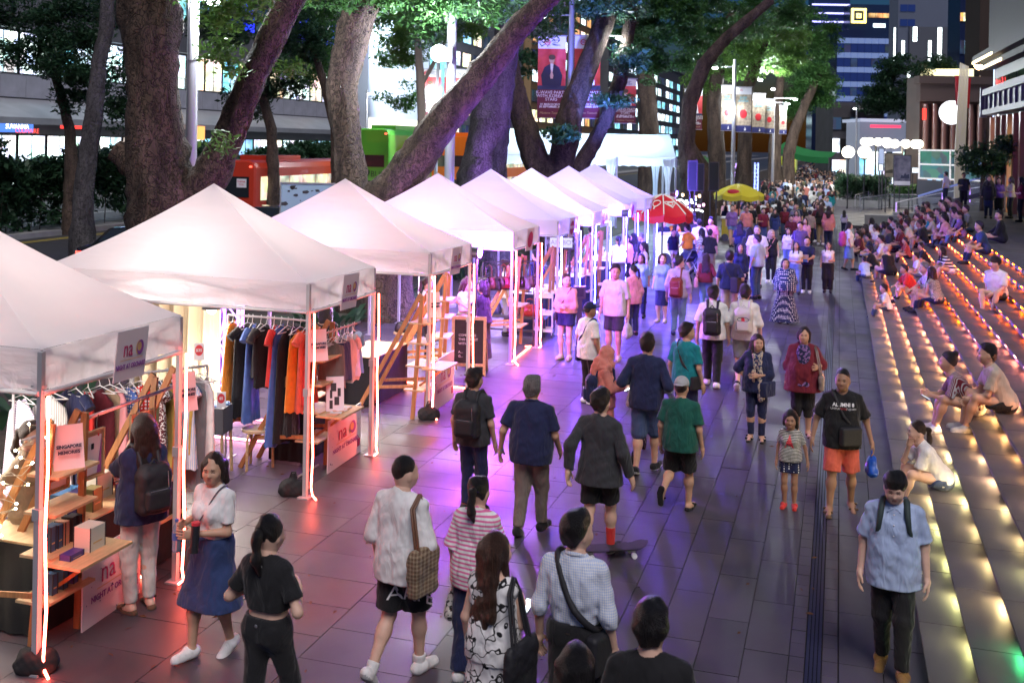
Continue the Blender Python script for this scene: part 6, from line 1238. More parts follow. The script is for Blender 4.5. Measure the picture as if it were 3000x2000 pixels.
for k,(t,c,L_,w1,sl,st,lab)in enumerate(((.06,'orange',1.25,.26,0,True,'long orange gown at the left end of the dress rail'),(.15,'black',1.15,.22,0,False,'long black dress beside the orange gown'),(.24,'black',.9,.2,.1,False,'short black dress behind the blue romper'),(.30,'blue',1.2,.22,.12,False,'blue short-sleeved gown left of the grey dress'),(.40,'charcoal',.62,.19,.12,False,'charcoal grey tee dress on the rail'),(.47,'black',.75,.18,.1,False,'black top right of the charcoal one'),(.56,'red',.72,.19,.14,False,'bright red tee dress in the middle of the rail'),(.64,'blue',1.45,.26,0,True,'longest royal blue gown on the rail'),(.72,'black',1.4,.24,0,False,'long black gown right of the blue one'),(.79,'black',1.3,.22,0,True,'black strappy gown next to the orange dress'),(.87,'orange',1.0,.24,0,False,'short orange dress by the white pole'),(.94,'coral',1.0,.2,.1,False,'coral dress at the right end of the rail'),(.99,'red',.9,.2,0,True,'red strappy dress furthest right on the rail'))):
 hang(lab,a.lerp(b,t)-UPV*.06,rdz+.35*math.sin(k*2.3),L_,.17,w1,sl,C_(c),st,'gowns on the dress rail')
a=at(50,1118,1.78);b=at(608,1071,1.62);b=at(608,1071,1.62);a.z=1.62;b.z=1.62;a=at(40,1135,1.62);rack('long white clothes rail behind the nearest stall',a,b);rdz=math.atan2(b.y-a.y,b.x-a.x)+math.pi/2
for k,(t,c,L_,w1,sl,lab)in enumerate(((.04,C_('lilac','stripes','white',2),1.15,.28,.0,'lilac striped dress at the left end of the back rail'),(.17,C_('lightgrey','vstripes','white',2),1.05,.27,0,'pale grey striped dress beside the lilac one'),(.30,C_('navy'),1.1,.2,.1,'navy dress half behind the neon pole'),(.36,C_('red'),1.2,.2,0,'deep red long dress behind the clipboards'),(.42,C_('burgundy'),1.15,.2,0,'burgundy dress behind the clipboards'),(.47,C_('khaki'),.95,.2,0,'khaki dress left of the pink dress'),(.52,C_('pink'),1.15,.24,0,'long pale pink dress behind the clipboards'),(.58,C_('blue','dots','white'),.95,.22,0,'blue polka dot dress on the back rail'),(.63,C_('red','dots','white'),.8,.2,0,'red polka dot dress on the back rail'),(.68,C_('olive'),.6,.2,.1,'sage green top on the back rail'),(.73,C_('burgundy','camo','white',3),.7,.2,.1,'burgundy speckled blouse on the back rail'),(.78,C_('mustard'),1.0,.24,0,'mustard dress left of the denim blouses'),(.82,C_('denim'),.8,.22,.12,'denim blue blouse on the back rail'),(.85,C_('lightblue','vstripes','white',2),.95,.26,.12,'striped light blue shirt dress'),(.885,C_('mustard'),.8,.2,0,'short mustard dress beside the pole'),(.92,C_('grey'),1.2,.16,0,'grey long vest on the back rail'),(.955,C_('lightgrey'),1.25,.18,0,'light grey long vest on the back rail'),(.985,C_('white'),1.2,.22,0,'long white dress at the right end of the back rail'))):
 hang(lab,a.lerp(b,t)-UPV*.06,rdz+.5*math.sin(k*1.7)+.5,L_,.17,w1,sl,c,False,'clothes on the long back rail')
a=at(965,1012,1.72);b=at(1062,985,1.72);a=Vector((-6.15,11.75,1.74));b=Vector((-6.1,12.95,1.74));rack('short rail with tees and shorts at the second canopy ladder',a,b,False)
for k,(t,c,L_,w1,sl,lab)in enumerate(((.38,'taupe',.62,.20,0,'taupe grey shorts with white ties on the short rail'),(.55,'darkblue',.55,.19,0,'dark blue shorts on the short rail'),(.7,'lightgrey',.6,.24,.16,'pale grey tee on the short rail'),(.85,'lightblue',.55,.25,.16,'pale blue tee at the end of the short rail'))):hang(lab,a.lerp(b,t)-UPV*.06,.9+.2*k,L_,.16,w1,sl,C_(c),False,'tees and shorts on the short rail','hanging_shirt')
for k in range(9):p=a.lerp(b,.1+k*.09);o=link('coat_hanger',HGM,None,p-UPV*.06,1.2+.1*k);tag(o,'white empty hanger, %s along the short rail'%['first','second','third','fourth','fifth','sixth','seventh','eighth','ninth'][k],'hanger','empty hangers on the short rail')
cu=MB();A_,B_=at(600,1360,0),at(640,1330,0);A_=Vector((-9.35,11.2,0));pcol=mat('curtain_beige',(.52,.44,.30),.8,bump=.3,bs=5)
cur=empty('curtain',(-9.0,12.9,0),0,'beige curtain hanging at the back left of the second stall','curtain');cu.grid(lambda u,v:(-.6+1.35*u,.10*math.sin(u*34)*(.4+.6*v)+.03*math.sin(u*71),2.3-2.25*v),90,6);cu.build('cloth',pcol,cur);q=MB();q.tube([(-.7,0,2.32),(.85,0,2.32)],.018,8);q.build('curtain_rod',M_pw,cur)
truss('violet lit truss by the dress rail',662,1210,2.6,(.55,.2,1),.28,2.6,True,at(672,1208,0));lamp('violet_wash',tuple(at(760,1180,0)+Vector((0,1.0,1.4))),(.5,.12,1),55,.2);nb=MB();nb.tube([(-.9,0,.03),(.2,.1,.03),(1.1,-.05,.03)],.014,6);o=nb.build('neon_floor_strip',emis('neon_pink',(1,.3,.45),14),None,at(770,1240,0));tag(o,'pink neon strip on the floor behind the dress rail','light strip')
nb=MB();nb.tube([(-.8,0,.03),(.9,.05,.03)],.014,6);o=nb.build('neon_floor_strip',emis('neon_pink',(1,.3,.45),14),None,at(745,1298,0));tag(o,'pink neon strip on the floor in front of the dress rail','light strip')
for k,(p0,p1)in enumerate((((-9.6,16.9),(-6.0,16.9)),((-6.1,20.85),(-5.9,19.2)),((-9.5,8.55),(-6.1,8.5)))):
 o=MB().tube([(p0[0],p0[1],.02),((p0[0]+p1[0])/2,p0[1]+.06,.02),(p1[0],p1[1],.02)],.012,6).build('neon_floor_strip',emis('neon_0',NEON[0][0],46));tag(o,'red neon strip lying on the paving %s'%['behind the third stall','between the poles of the fourth canopy','behind the perfume stall'][k],'light strip')
BX=random.Random(5);M_bxw=mat('box_cream',(.66,.62,.52),.5);M_bxb=mat('box_blue',(.03,.10,.22),.4);M_bxk=mat('box_black',(.02,.02,.025),.4);M_bxr=mat('box_red',(.5,.05,.06),.4);M_bxo=mat('box_olive',(.30,.27,.10),.5);M_bxv=mat('box_violet',(.06,.04,.22),.4);M_bxp=mat('box_peach',(.65,.36,.24),.5)
def pack(label,p,w,d,h,m_,rz=0.0,grp='perfume boxes on the first stall',open_=False):
 r=empty('perfume_box',p,rz,label,'box',grp);q=MB();q.box((-w/2,-d/2,0),(w/2,d/2,h*(1 if not open_ else .96)));q.build('carton',m_,r)
 q=MB();e=.003
 for sx in(-1,1):
  for sy in(-1,1):q.box((sx*w/2-e,sy*d/2-e,0),(sx*w/2+e,sy*d/2+e,h))
 q.build('edge_trim',M_bxk,r);q=MB();q.box((w/2,-d*.3,h*.3),(w/2+.002,d*.3,h*.36));q.build('printed_line',M_gold,r);return r
tz=.78
for k,(x,y,w,d,h,m_,lab,op)in enumerate(((L1.location.x+.26,L1.location.y+.08,.16,.18,.2,M_bxw,'cream gift box with black rim on the flap table',True),(L1.location.x+.27,L1.location.y-.14,.1,.16,.05,M_bxv,'flat navy box lying on the flap table',False),(-6.62,8.35,.2,.22,.24,M_bxw,'tall open cream box in the middle of the perfume table',True),(-6.42,8.05,.12,.13,.20,M_bxo,'olive green box in front of the open cream box',False),(-6.40,7.82,.10,.10,.24,M_bxv,'violet box by the ladder rail',False),(-6.38,8.45,.10,.12,.17,M_bxv,'short dark violet box near the table edge',False),(-6.36,8.58,.10,.10,.15,M_bxk,'small black violet box beside the short violet one',False),(-6.48,8.70,.10,.11,.22,M_bxk,'tall black box under the green bottle',False),(-6.5,8.9,.12,.14,.24,M_bxp,'peach pink box near the far end of the table',False),(-6.62,8.75,.14,.12,.16,M_bxr,'red box behind the black boxes',False),(-6.75,8.62,.12,.12,.12,M_bxr,'small red box at the back of the table',False),(-6.8,8.15,.12,.3,.10,M_bxb,'flat blue box at the back of the table',False))):
 pack(lab,(x,y,tz),w,d,h,m_,.1*math.sin(k*3),open_=op)
def bottle(label,p,m_,s=1.0):
 r=empty('perfume_bottle',p,0,label,'bottle','perfume bottles on the first stall');r.scale=(s,s,s);q=MB();q.lathe((0,0,0),[(.0,0),(.035,0),(.042,.02),(.042,.07),(.03,.09),(.012,.10),(.012,.115)],14);q.build('glass_body',m_,r);q=MB();q.cyl((0,0,.115),.014,.03,10);q.build('cap',M_alu,r)
bottle('round red perfume bottle at the back of the table',(-6.78,8.62,tz+.12),mat('glass_red',(.6,.04,.02),.1,spec=1));bottle('green glass perfume bottle on the tall black box',(-6.48,8.70,tz+.22),mat('glass_green',(.25,.45,.25),.08,spec=1),1.25)
lb=L1.location
for z,items in((1.142,()),(.802,((-.13,M_bxb,.20),(-.05,M_bxb,.19),(.03,M_bxp,.19),(.11,M_bxk,.20),(.19,M_bxk,.19))),(.442,((-.1,M_bxb,.17),(.02,M_bxb,.15),(.14,M_bxv,.2)))):
 for k,(dy,m_,h)in enumerate(items):pack('slim %s perfume box, %s from left on the %s fairy light ladder shelf'%({M_bxb:'blue',M_bxp:'peach',M_bxk:'black',M_bxv:'violet'}[m_],['first','second','third','fourth','fifth'][k],'middle' if z>.6 else 'low'),(lb.x+.03,lb.y+dy,z),.10,.055,h,m_,.05*k)
fl=empty('fairy_lights',(lb.x,lb.y,0),0,'string of warm fairy lights wound round the nearest ladder','string lights');pts=[];rr=random.Random(3)
for k in range(70):t=k/69;z=1.8*(1-t)+.1;pts.append(Vector((-.95*(1-z/1.85)+.04+.10*math.sin(k*1.3),-.24+.08*math.cos(k*1.9)-.02,z+.05*math.sin(k*2.1))))
for k in range(26):pts.append(Vector((-.95+.25*math.sin(k*.8),-.3+.12*math.cos(k*1.1),.75-.025*k)))
q=MB();q.tube(pts,.003,4);q.build('wire',mat('wire_cream',(.5,.45,.38),.5),fl);q=MB()
for k in range(0,len(pts),2):q.sphere(pts[k]+Vector((.012,-.02,.01)),.011,6,4)
q.build('bulbs',emis('fairy_bulb',(1,.82,.5),45),fl)
a=Vector((-6.22,6.95,1.70));b=Vector((-6.2,9.0,1.72));rack('pinkish steel rail laid across the two ladders of the nearest stall',a,b,False,.018,M_alu)
M_cork=mat('cork',(.45,.30,.18),.8,var=.2,vs=40)
def clip(label,y,w,h,kind):
 r=empty('clip_board',(-6.17,y,1.64),R(86),label,'framed notice','framed notices hanging from the steel rail');q=MB();q.box((-w/2,0,-h-.04),(w/2,.012,-.04));q.build('cork_board',M_cork,r);t=.016;q=MB()
 for bb_ in(((-w/2,-.012,-h-.04),(w/2,.016,-h-.04+t)),((-w/2,-.012,-.04-t),(w/2,.016,-.04)),((-w/2,-.012,-h-.04+t),(-w/2+t,.016,-.04-t)),((w/2-t,-.012,-h-.04+t),(w/2,.016,-.04-t))):q.box(*bb_)
 q.build('frame',M_pine,r);q=MB();q.box((-w*.36,-.008,-h*.90-.04),(w*.36,-.002,-h*.12-.04));q.build('paper',M_wht,r);F_=lambda x,z:frame((x,-.010,z),(1,0,0),(0,0,1));q=MB();q.tube([(-.06,0,-.03),(-.06,0,.06),(-.04,0,.08)],.006,5);q.tube([(.06,0,-.03),(.06,0,.06),(.08,0,.08)],.006,5);q.build('clips',M_frame,r)
 if kind==1:
  for s_,x,z in(('8',-.09,-.11),('8',.07,-.09),('8',-.09,-.27)):text(s_,F_(x,z),.035,M_inkred,r)
  q=MB();q.box((-.015,-.012,-.20),(.015,-.009,-.15));q.build('printed_square',M_bxk,r);q=MB();q.add([(w*.36,-.010,-h*.12-.04),(w*.36,-.010,-h*.9-.04),(w*.18,-.010,-h*.9-.04),(w*.3,-.010,-h*.5)],[(0,1,2,3)]);q.build('printed_swoosh',M_naop,r)
 if kind==2:text('Free',F_(0,-.17),.05,M_ink,r);text('Interview',F_(0,-.11),.02,M_ink,r)
 if kind==0:q=MB();q.add([(-.03+.06*0,-.010,-.24),(.0,-.010,-.20),(.03,-.010,-.24)],[(0,1,2)]);q.build('printed_mark',M_gold,r)
clip('blank white notice on cork beside the neon pole',7.28,.30,.40,0);clip('notice with red figures and a violet edge',7.72,.30,.42,1);clip('notice reading Free above the shopper hair',8.42,.32,.44,2)
def paper(label,p,rz):
 r=empty('paper_banner',p,rz,label,'paper sign','paper signs on the ladder tops');q=MB();q.grid(lambda u,v:((u-.5)*.24+.02*v,-.04*v*v-.01,-.38*v),4,6);q.build('sheet',mat('paper_white',(.78,.74,.76),.6),r)
 for k,s_ in enumerate(('SINGAPORE','MEMORIES')):text(s_,frame((.01,-.05-.012*k,-.17-k*.045),(1,0,0),(0,.12,1)),.036,M_ink,r,bold=.002)
paper('paper sign reading Singapore Memories beside the neon pole',(-6.0,7.2,1.80),R(50));paper('paper sign reading Singapore Memories on the far ladder',(-6.12,8.98,1.86),R(60));paper('paper sign hung from the second canopy ladder top',(-6.05,11.62,1.86),R(50));paper('paper sign hung from the third canopy ladder top',(-5.95,15.2,1.86),R(50))
l2=L2.location
for k,(dx,dy,z,lab)in enumerate(((.28,-.05,.785,'white framed print of black cut-out shapes on the flap table'),(.1,.28,.785,'dark framed print behind the white one'))):
 r=empty('framed_print',(l2.x+dx,l2.y+dy,z),R(30),lab,'picture frame');q=MB();q.add([(-.11,0,0),(.11,0,0),(.11,.14,.40),(-.11,.14,.40),(-.11,.02,0),(.11,.02,0),(.11,.16,.40),(-.11,.16,.40)],[(0,1,2,3),(7,6,5,4),(0,4,5,1),(1,5,6,2),(2,6,7,3),(3,7,4,0)]);q.build('frame',M_board if k==0 else M_bxk,r)
 q=MB()
 for x,t,w in((-.05,.2,.02),(.02,.3,.03),(.05,.55,.02),(-.02,.7,.035),(-.05,.5,.015)):q.add([(x-w,.14*(t-.12)-.004,.4*(t-.12)),(x+w,.14*(t-.12)-.004,.4*(t-.12)),(x+w,.14*(t+.12)-.004,.4*(t+.12)),(x-w,.14*(t+.12)-.004,.4*(t+.12))],[(0,1,2,3)])
 q.build('printed_shapes',M_bxk if k==0 else mat('print_rust',(.3,.08,.03),.5),r)
for k in range(6):q=MB();q.box((-.07,-.05,0),(.07,.05,.012));o=q.build('leaflet',M_wht if k%2 else M_bxp,None,(l2.x+.33,l2.y-.2+k*.07,.785+.0005*k),.3*k);tag(o,'%s leaflet, %s in the row on the second canopy ladder flap'%(['white','peach'][k%2==0],['first','second','third','fourth','fifth','last'][k]),'leaflet','leaflets on the ladder flap')
fb=empty('fabric_bin',at(627,1385,0),.15,'dark grey fabric bin of folded pale blue cloth on a wooden stand','bin');q=MB();q.box((-.17,-.15,.52),(.17,.15,.84));q.build('box',mat('felt_grey',(.09,.10,.115),.9),fb)
for sx in(-1,1):
 for sy in(-1,1):q=MB();q.beam((sx*.17,sy*.14,0),(sx*.15,sy*.13,.52),.03,.03);q.build('leg',M_pine,fb)
v,f=polyg([el((x,y,.85),(.07,.06,.035),.02)for x,y in((-.08,-.05),(.05,-.06),(.0,.05),(.1,.05),(-.1,.07))],.012,(),.006,2);link('folded_cloth',npmesh('folded_cloth',v,f,C_('lightdenim')),fb)
def price(label,p,s_,tall):
 r=empty('price_card',p,R(20),label,'price card');q=MB();q.box((-.055,-.003,0),(.055,.003,.19));q.build('card',M_wht,r);q=MB();q.add([(.045*math.cos(t),-.005,.11+.06*math.sin(t))for t in np.linspace(0,6.283,21)[:-1]],[tuple(range(20))]);q.build('red_disc',M_inkred,r);text(s_,frame((0,-.008,.11),(1,0,0),(0,0,1)),.045,M_inkw,r,bold=.001);q=MB();q.cyl((0,0,-tall),.006,tall,6);q.build('stem',M_alu,r)
p=at(583,1055,1.72);price('red 35 dollar price card on the end of the back rail',tuple(p),'$35',.08);p=fb.location;price('red 5 dollar price card standing in the fabric bin',(p.x+.16,p.y-.12,.86),'$5',.2)
def stool(label,p,seatm=None,h=.47,rr_=.18):
 r=empty('stool',p,.4,label,'stool');q=MB();q.cyl((0,0,h-.03),rr_,.03,24);q.build('seat',seatm or mat('birch',(.62,.48,.30),.45),r)
 for k in range(3 if rr_>.16 else 4):t=2*math.pi*k/(3 if rr_>.16 else 4);c,s=math.cos(t),math.sin(t);q=MB();q.tube([(c*rr_*1.06,s*rr_*1.06,0),(c*rr_*1.02,s*rr_*1.02,h*.8),(c*rr_*.9,s*rr_*.9,h-.045),(c*rr_*.6,s*rr_*.6,h-.045)],.018,7);q.build('leg',M_pine,r)
 return r
s1=stool('round birch stool with bent legs beside the fabric bin',at(752,1368,0),None,.5,.19);s2=stool('round birch stool holding a black handbag at the third stall',at(1180,1045,0),None,.48,.19)
wc=empty('wire_stand',at(560,1420,0),.2,'low white wire stand behind the neon pole','stand');q=MB()
for k in range(8):q.tube([(-.2,-.15+k*.043,.42),(.2,-.15+k*.043,.42)],.006,5)
for sx in(-1,1):q.tube([(sx*.2,-.15,.42),(sx*.2,-.15,.0)],.012,6);q.tube([(sx*.2,.15,.42),(sx*.2,.15,.0)],.012,6)
q.build('wire_frame',M_wht,wc)
ct=empty('cardboard_carton',at(905,1175,0)+Vector((0,.2,0)),-.1,'open cream carton with a lid of mustard packs on a dark crate','carton');q=MB();q.box((-.42,-.25,.12),(.42,.25,.42));q.build('box',mat('card_cream',(.62,.55,.36),.7),ct);q=MB();q.box((-.36,-.2,0),(.36,.2,.12));q.build('crate',M_wood,ct);q=MB();q.box((-.36,-.1,.62),(.36,.35,.65));q.build('lid_tray',M_pine,ct)
rr=random.Random(8)
for k in range(9):q=MB();q.cbox((rr.uniform(-.28,.28),rr.uniform(-.02,.27),.665+.012*k),(.16,.11,.03),Euler((rr.uniform(-.2,.2),rr.uniform(-.2,.2),rr.uniform(0,3))).to_matrix());q.build('mustard_pack',mat('pack_mustard',(.55,.36,.05),.35),ct)
bbd=empty('blackboard_stand',at(1372,1100,0),R(12),'blackboard A-frame sign with chalk lettering at the third stall','blackboard');q=MB();q.box((-.26,.0,.22),(.26,.02,1.0));q.build('slate',mat('slate_black',(.02,.02,.022),.7,var=.3,vs=8),bbd);q=MB();t=.045
for bb_ in(((-.31,-.015,0),(-.26,.03,1.06)),((.26,-.015,0),(.31,.03,1.06)),((-.26,-.015,1.0),(.26,.03,1.06)),((-.26,-.015,.17),(.26,.03,.22))):q.box(*bb_)
for s_ in(-1,1):q.beam((s_*.285,.04,1.03),(s_*.285,.5,0),.03,.05)
q.build('frame',M_pine,bbd)
for k,s_ in enumerate(('COME SAVE','THIS PLANET','WITH US','','A...','G...')):
 if s_:text(s_,frame((-.19,-.004,.72-k*.075),(1,0,0),(0,0,1)),.06,M_inkw,bbd,align='LEFT')
mi_=empty('standing_mirror',at(1243,1010,0),R(-8),'white framed mirror leaning at the third stall','mirror');q=MB();q.box((-.16,-.01,.75),(.16,.015,1.55));q.build('frame',M_wht,mi_);q=MB();q.box((-.13,-.016,.79),(.13,-.012,1.51));q.build('mirror_glass',mat('mirror',(.9,.9,.92),.03,metal=1),mi_);q=MB();q.beam((0,.03,.0),(0,.03,.8),.04,.04);q.box((-.2,-.1,0),(.2,.2,.03));q.build('stand',M_pw,mi_)
def handbag(label,p,w,d,h,m_,rz=0.0,strap=.22,grp=None,name='handbag'):
 r=empty(name,p,rz,label,'bag',grp);v,f=polyg([rc((-w*.38,0,h*.18),(w*.38,0,h*.18),min(d,h)*.5,None,.03),rc((-w*.32,0,h*.78),(w*.32,0,h*.78),d*.36,None,.03),rc((-w*.36,0,h*.45),(w*.36,0,h*.45),d*.46,None,.05)],max(.008,w/22),(),.003,int(w*100));link('body',npmesh('body',v,f,m_),r)
 for s_ in(-1,1):q=MB();q.tube([(-w*.25,s_*d*.2,h*.85),(-w*.2,s_*d*.2,h+strap*.8),(0,s_*d*.15,h+strap),(w*.2,s_*d*.2,h+strap*.8),(w*.25,s_*d*.2,h*.85)],.008,6);q.build('handle',m_,r)
 q=MB();q.box((-.02,-d*.5-.004,h*.5),(.02,-d*.5+.012,h*.58));q.build('clasp',M_alu,r);return r
handbag('black satchel with brass clasp on the birch stool',s2.location+Vector((0,0,.48)),.30,.12,.2,mat('leather_black',(.015,.014,.014),.35),.2,.02)
LE=[mat('leather_black',(.015,.014,.014),.35),mat('leather_taupe',(.12,.09,.06),.45),mat('leather_red',(.28,.02,.02),.4),mat('leather_navy',(.03,.03,.09),.4),mat('leather_brown',(.14,.06,.03),.45),mat('leather_grey',(.16,.16,.17),.45)]
LN=['black','taupe','deep red','navy','brown','grey']
a=at(1415,768,1.75);b=at(1565,765,1.75);rack('black rail of handbags under the fourth canopy',a,b,True,.012,M_frame)
for k in range(11):p=a.lerp(b,.02+k*.095);c=(0,4,0,1,2,0,1,0,5,1,0)[k];sz=.24+.05*(k%3);handbag('%s handbag hanging on the rail of the fourth stall, %s from the left'%(LN[c],['first','second','third','fourth','fifth','sixth','seventh','eighth','ninth','tenth','eleventh'][k]),(p.x,p.y,1.72-sz*.85-.26),sz,.11,sz*.85,LE[c],.15*math.sin(k*2),.24,'handbags on the rail')
bn=empty('bench',at(1500,985,0),.05,'dark bench carrying large handbags at the fourth stall','bench');q=MB();q.box((-.75,-.2,.42),(.75,.2,.47));q.build('seat',M_frame,bn)
for sx in(-.68,.68):
 for sy in(-.15,.15):q=MB();q.box((sx-.025,sy-.025,0),(sx+.025,sy+.025,.42));q.build('leg',M_frame,bn)
q=MB();q.box((-.66,-.02,.12),(.66,.02,.16));q.build('stretcher',M_frame,bn)
for k,c in enumerate((3,1,2)):handbag(['big navy tote on the dark bench','big taupe satchel on the dark bench','bright red handbag at the right end of the bench'][k],bn.location+Vector((-.45+k*.42,0,.47)),.36,.15,.25,LE[c],.1*k,.12)
tr=empty('white_trolley',at(1590,985,0),.2,'white three tier trolley beside the handbag bench','trolley');
for z in(.12,.48,.85):q=MB();q.box((-.2,-.15,z),(.2,.15,z+.015));q.box((-.2,-.155,z),(.2,-.145,z+.07));q.box((-.2,.145,z),(.2,.155,z+.07));q.build('tray',M_wht,tr)
for sx in(-1,1):
 for sy in(-1,1):q=MB();q.tube([(sx*.2,sy*.15,.05),(sx*.2,sy*.15,.95)],.012,6);q.build('post',M_wht,tr);q=MB();q.sphere((sx*.2,sy*.15,.03),.03,8,6);q.build('caster',M_frame,tr)
for k,(dx,z,m_)in enumerate(((-.1,.865,M_bxk),(.08,.865,M_board),(0,.495,M_board))):q=MB();q.box((-.05,-.05,0),(.05,.05,.09));o=q.build('small_carton',m_,None,tr.location+Vector((dx,0,z)));tag(o,['small black carton on the trolley top','small white carton on the trolley top','white carton on the middle trolley tray'][k],'box')
wb,W_,Hh,z=board('sign_stand','white card sign with grey lettering hung over the fourth stall',1605,1682,690,730,25.0,emis('card_lit',(.75,.72,1),.8),None,None,'sign');text('RAINBOW',frame((W_*.55,-.03,z+Hh*.5),(1,0,0),(0,0,1)),.16,mat('ink_grey',(.3,.3,.4),.5),wb)
board('sign_stand','black board of white figures on a lit base by the blue stalls',1680,1716,838,875,21.8,mat('board_black',(.02,.02,.03),.5),None,None,'sign')
rr=random.Random(12);ORD2=['first','second','third','fourth','fifth','sixth','seventh','eighth','ninth']
for i,y in enumerate((22.6,26.0,30.0,33.6)):
 for k in range(9):
  p=(-6.95+.72*rr.random(),y+.1+1.5*(k+.5)/9,.85);q=MB();kind=rr.randint(0,2)
  if kind==0:w_=rr.uniform(.05,.1);q.box((-w_,-w_,0),(w_,w_,rr.uniform(.08,.25)))
  elif kind==1:q.lathe((0,0,0),[(0,0),(.05,0),(.06,.05),(.05,.14),(.025,.17),(.025,.2),(0,.2)],10)
  else:q.lathe((0,0,0),[(0,0),(.08,0),(.08,.01),(.012,.02),(.012,.16),(.07,.22),(.0,.26)],10)
  o=q.build('display_item',rr.choice([M_board,M_board,M_bxv,M_bxp]),None,p);tag(o,'small %s, %s from the near end of the white table under the %s canopy'%(['boxed item','white jar','display stand'][kind],ORD2[k],ORD[i+4]),['box','jar','stand'][kind],'small goods on the blue lit tables')
for k,(x,y,z,c,pw,lab)in enumerate(((-6.0,24.6,2.2,(.18,.06,1),1150,'blue stage spot beside the fifth canopy'),(-5.6,29.0,2.3,(.14,.07,1),1200,'blue stage spot beside the sixth canopy'),(-5.3,35.8,2.6,(.17,.10,1),1300,'blue stage spot past the last canopy'),(-6.2,18.0,2.2,(.42,.08,1),1000,'violet stage spot between the third and fourth canopies'))):
 r=empty('stage_spot',(x,y,0),0,lab,'spotlight','stage spots along the stalls');q=MB();q.cyl((0,0,0),.02,z-.1,8);q.cyl((0,0,0),.2,.03,12);q.build('stand',M_frame,r);q=MB();q.tube([(-.14,0,z),(.06,-.02,z)],.10,14);q.build('housing',M_frame,r);q=MB();q.tube([(.061,-.02,z),(.07,-.021,z)],.085,14);q.build('lens',emis('spot_lens_%d'%k,c,60),r);lamp('spot_light',(.16,-.03,z),c,pw,.12,parent=r)
for k,(px,py,d)in enumerate(((2005,588,40),(2025,610,40.5))):
 p=atd(px,py,d);r=empty('neon_sign',(p.x,p.y,p.z),PHI,'white neon squiggle sign beyond the ice-cream cart, %s'%['upper','lower'][k],'neon sign');q=MB();q.tube([(-.3,0,.0),(-.1,0,.02),(.05,0,-.08),(.3,0,-.06),(.45,0,-.12)],.03,6);q.build('tube',emis('neon_white',(.85,.9,1),10),r);q=MB();q.cyl((0,.05,-p.z),.02,p.z-.05,6);q.build('stand',M_frame,r)
for k in range(9):
 p=atd(2000+(k*37)%62,575+(k*13)%36,39+k*.4);r=empty('lantern',(p.x,p.y,0),0,'%s small lit lantern from the left beyond the ice-cream cart'%ORD2[sorted((q_*37)%62 for q_ in range(9)).index((k*37)%62)],'lantern','small lanterns on stakes');q=MB();q.cyl((0,0,p.z),.045,.10,8);q.build('glow',emis('lantern_%d'%(k%3),((1,.7,.4),(.6,.8,1),(1,.5,.8))[k%3],6),r);q=MB();q.cyl((0,0,0),.015,p.z,6);q.build('stake',M_frame,r)
def sh(m='black',sole=None,**k):return dict(k,m=cloth(m),sole=cloth(sole or m))
def sd(m='brown'):return dict(t='sandal',m=cloth(m))
def D(c,*a,**k):return T_(c,*a,**k)
def part_of(root,name):return next((c for c in root.children if c.name.split('.')[0]==name),None)
def print_on(root,garment,s,x,z,size,m_,back=False,name='print',**k):
 """lettering laid on the cloth of a shirt"""
 g=part_of(root,garment);v=np.empty(len(g.data.vertices)*3,np.float32);g.data.vertices.foreach_get('co',v);v=v.reshape(-1,3);sgn=-1 if back else 1
 v=v[v[:,1]*sgn>0];o=text(s,Matrix(),size,m_,root,name,ext=0,**k);n=np.empty(len(o.data.vertices)*3,np.float32);o.data.vertices.foreach_get('co',n);n=n.reshape(-1,3).copy()
 n2=np.zeros_like(n);n2[:,0]=x-n[:,0]*sgn;n2[:,2]=z+n[:,1]
 for i in range(len(n2)):d=(v[:,0]-n2[i,0])**2+(v[:,2]-n2[i,2])**2;j=np.argsort(d)[:3];n2[i,1]=(v[j,1]*sgn).max()*sgn+.004*sgn
 o.data.vertices.foreach_set('co',n2.ravel());o.data.update();o.matrix_local=Matrix();return o
def worn(per,name,label,cat='bag'):
 r=empty(name,per.location,per.rotation_euler.z,label,cat);r.scale=per.scale;return r
M_bag=mat('bag_black',(.016,.016,.02),.65,bump=.2,bs=30)
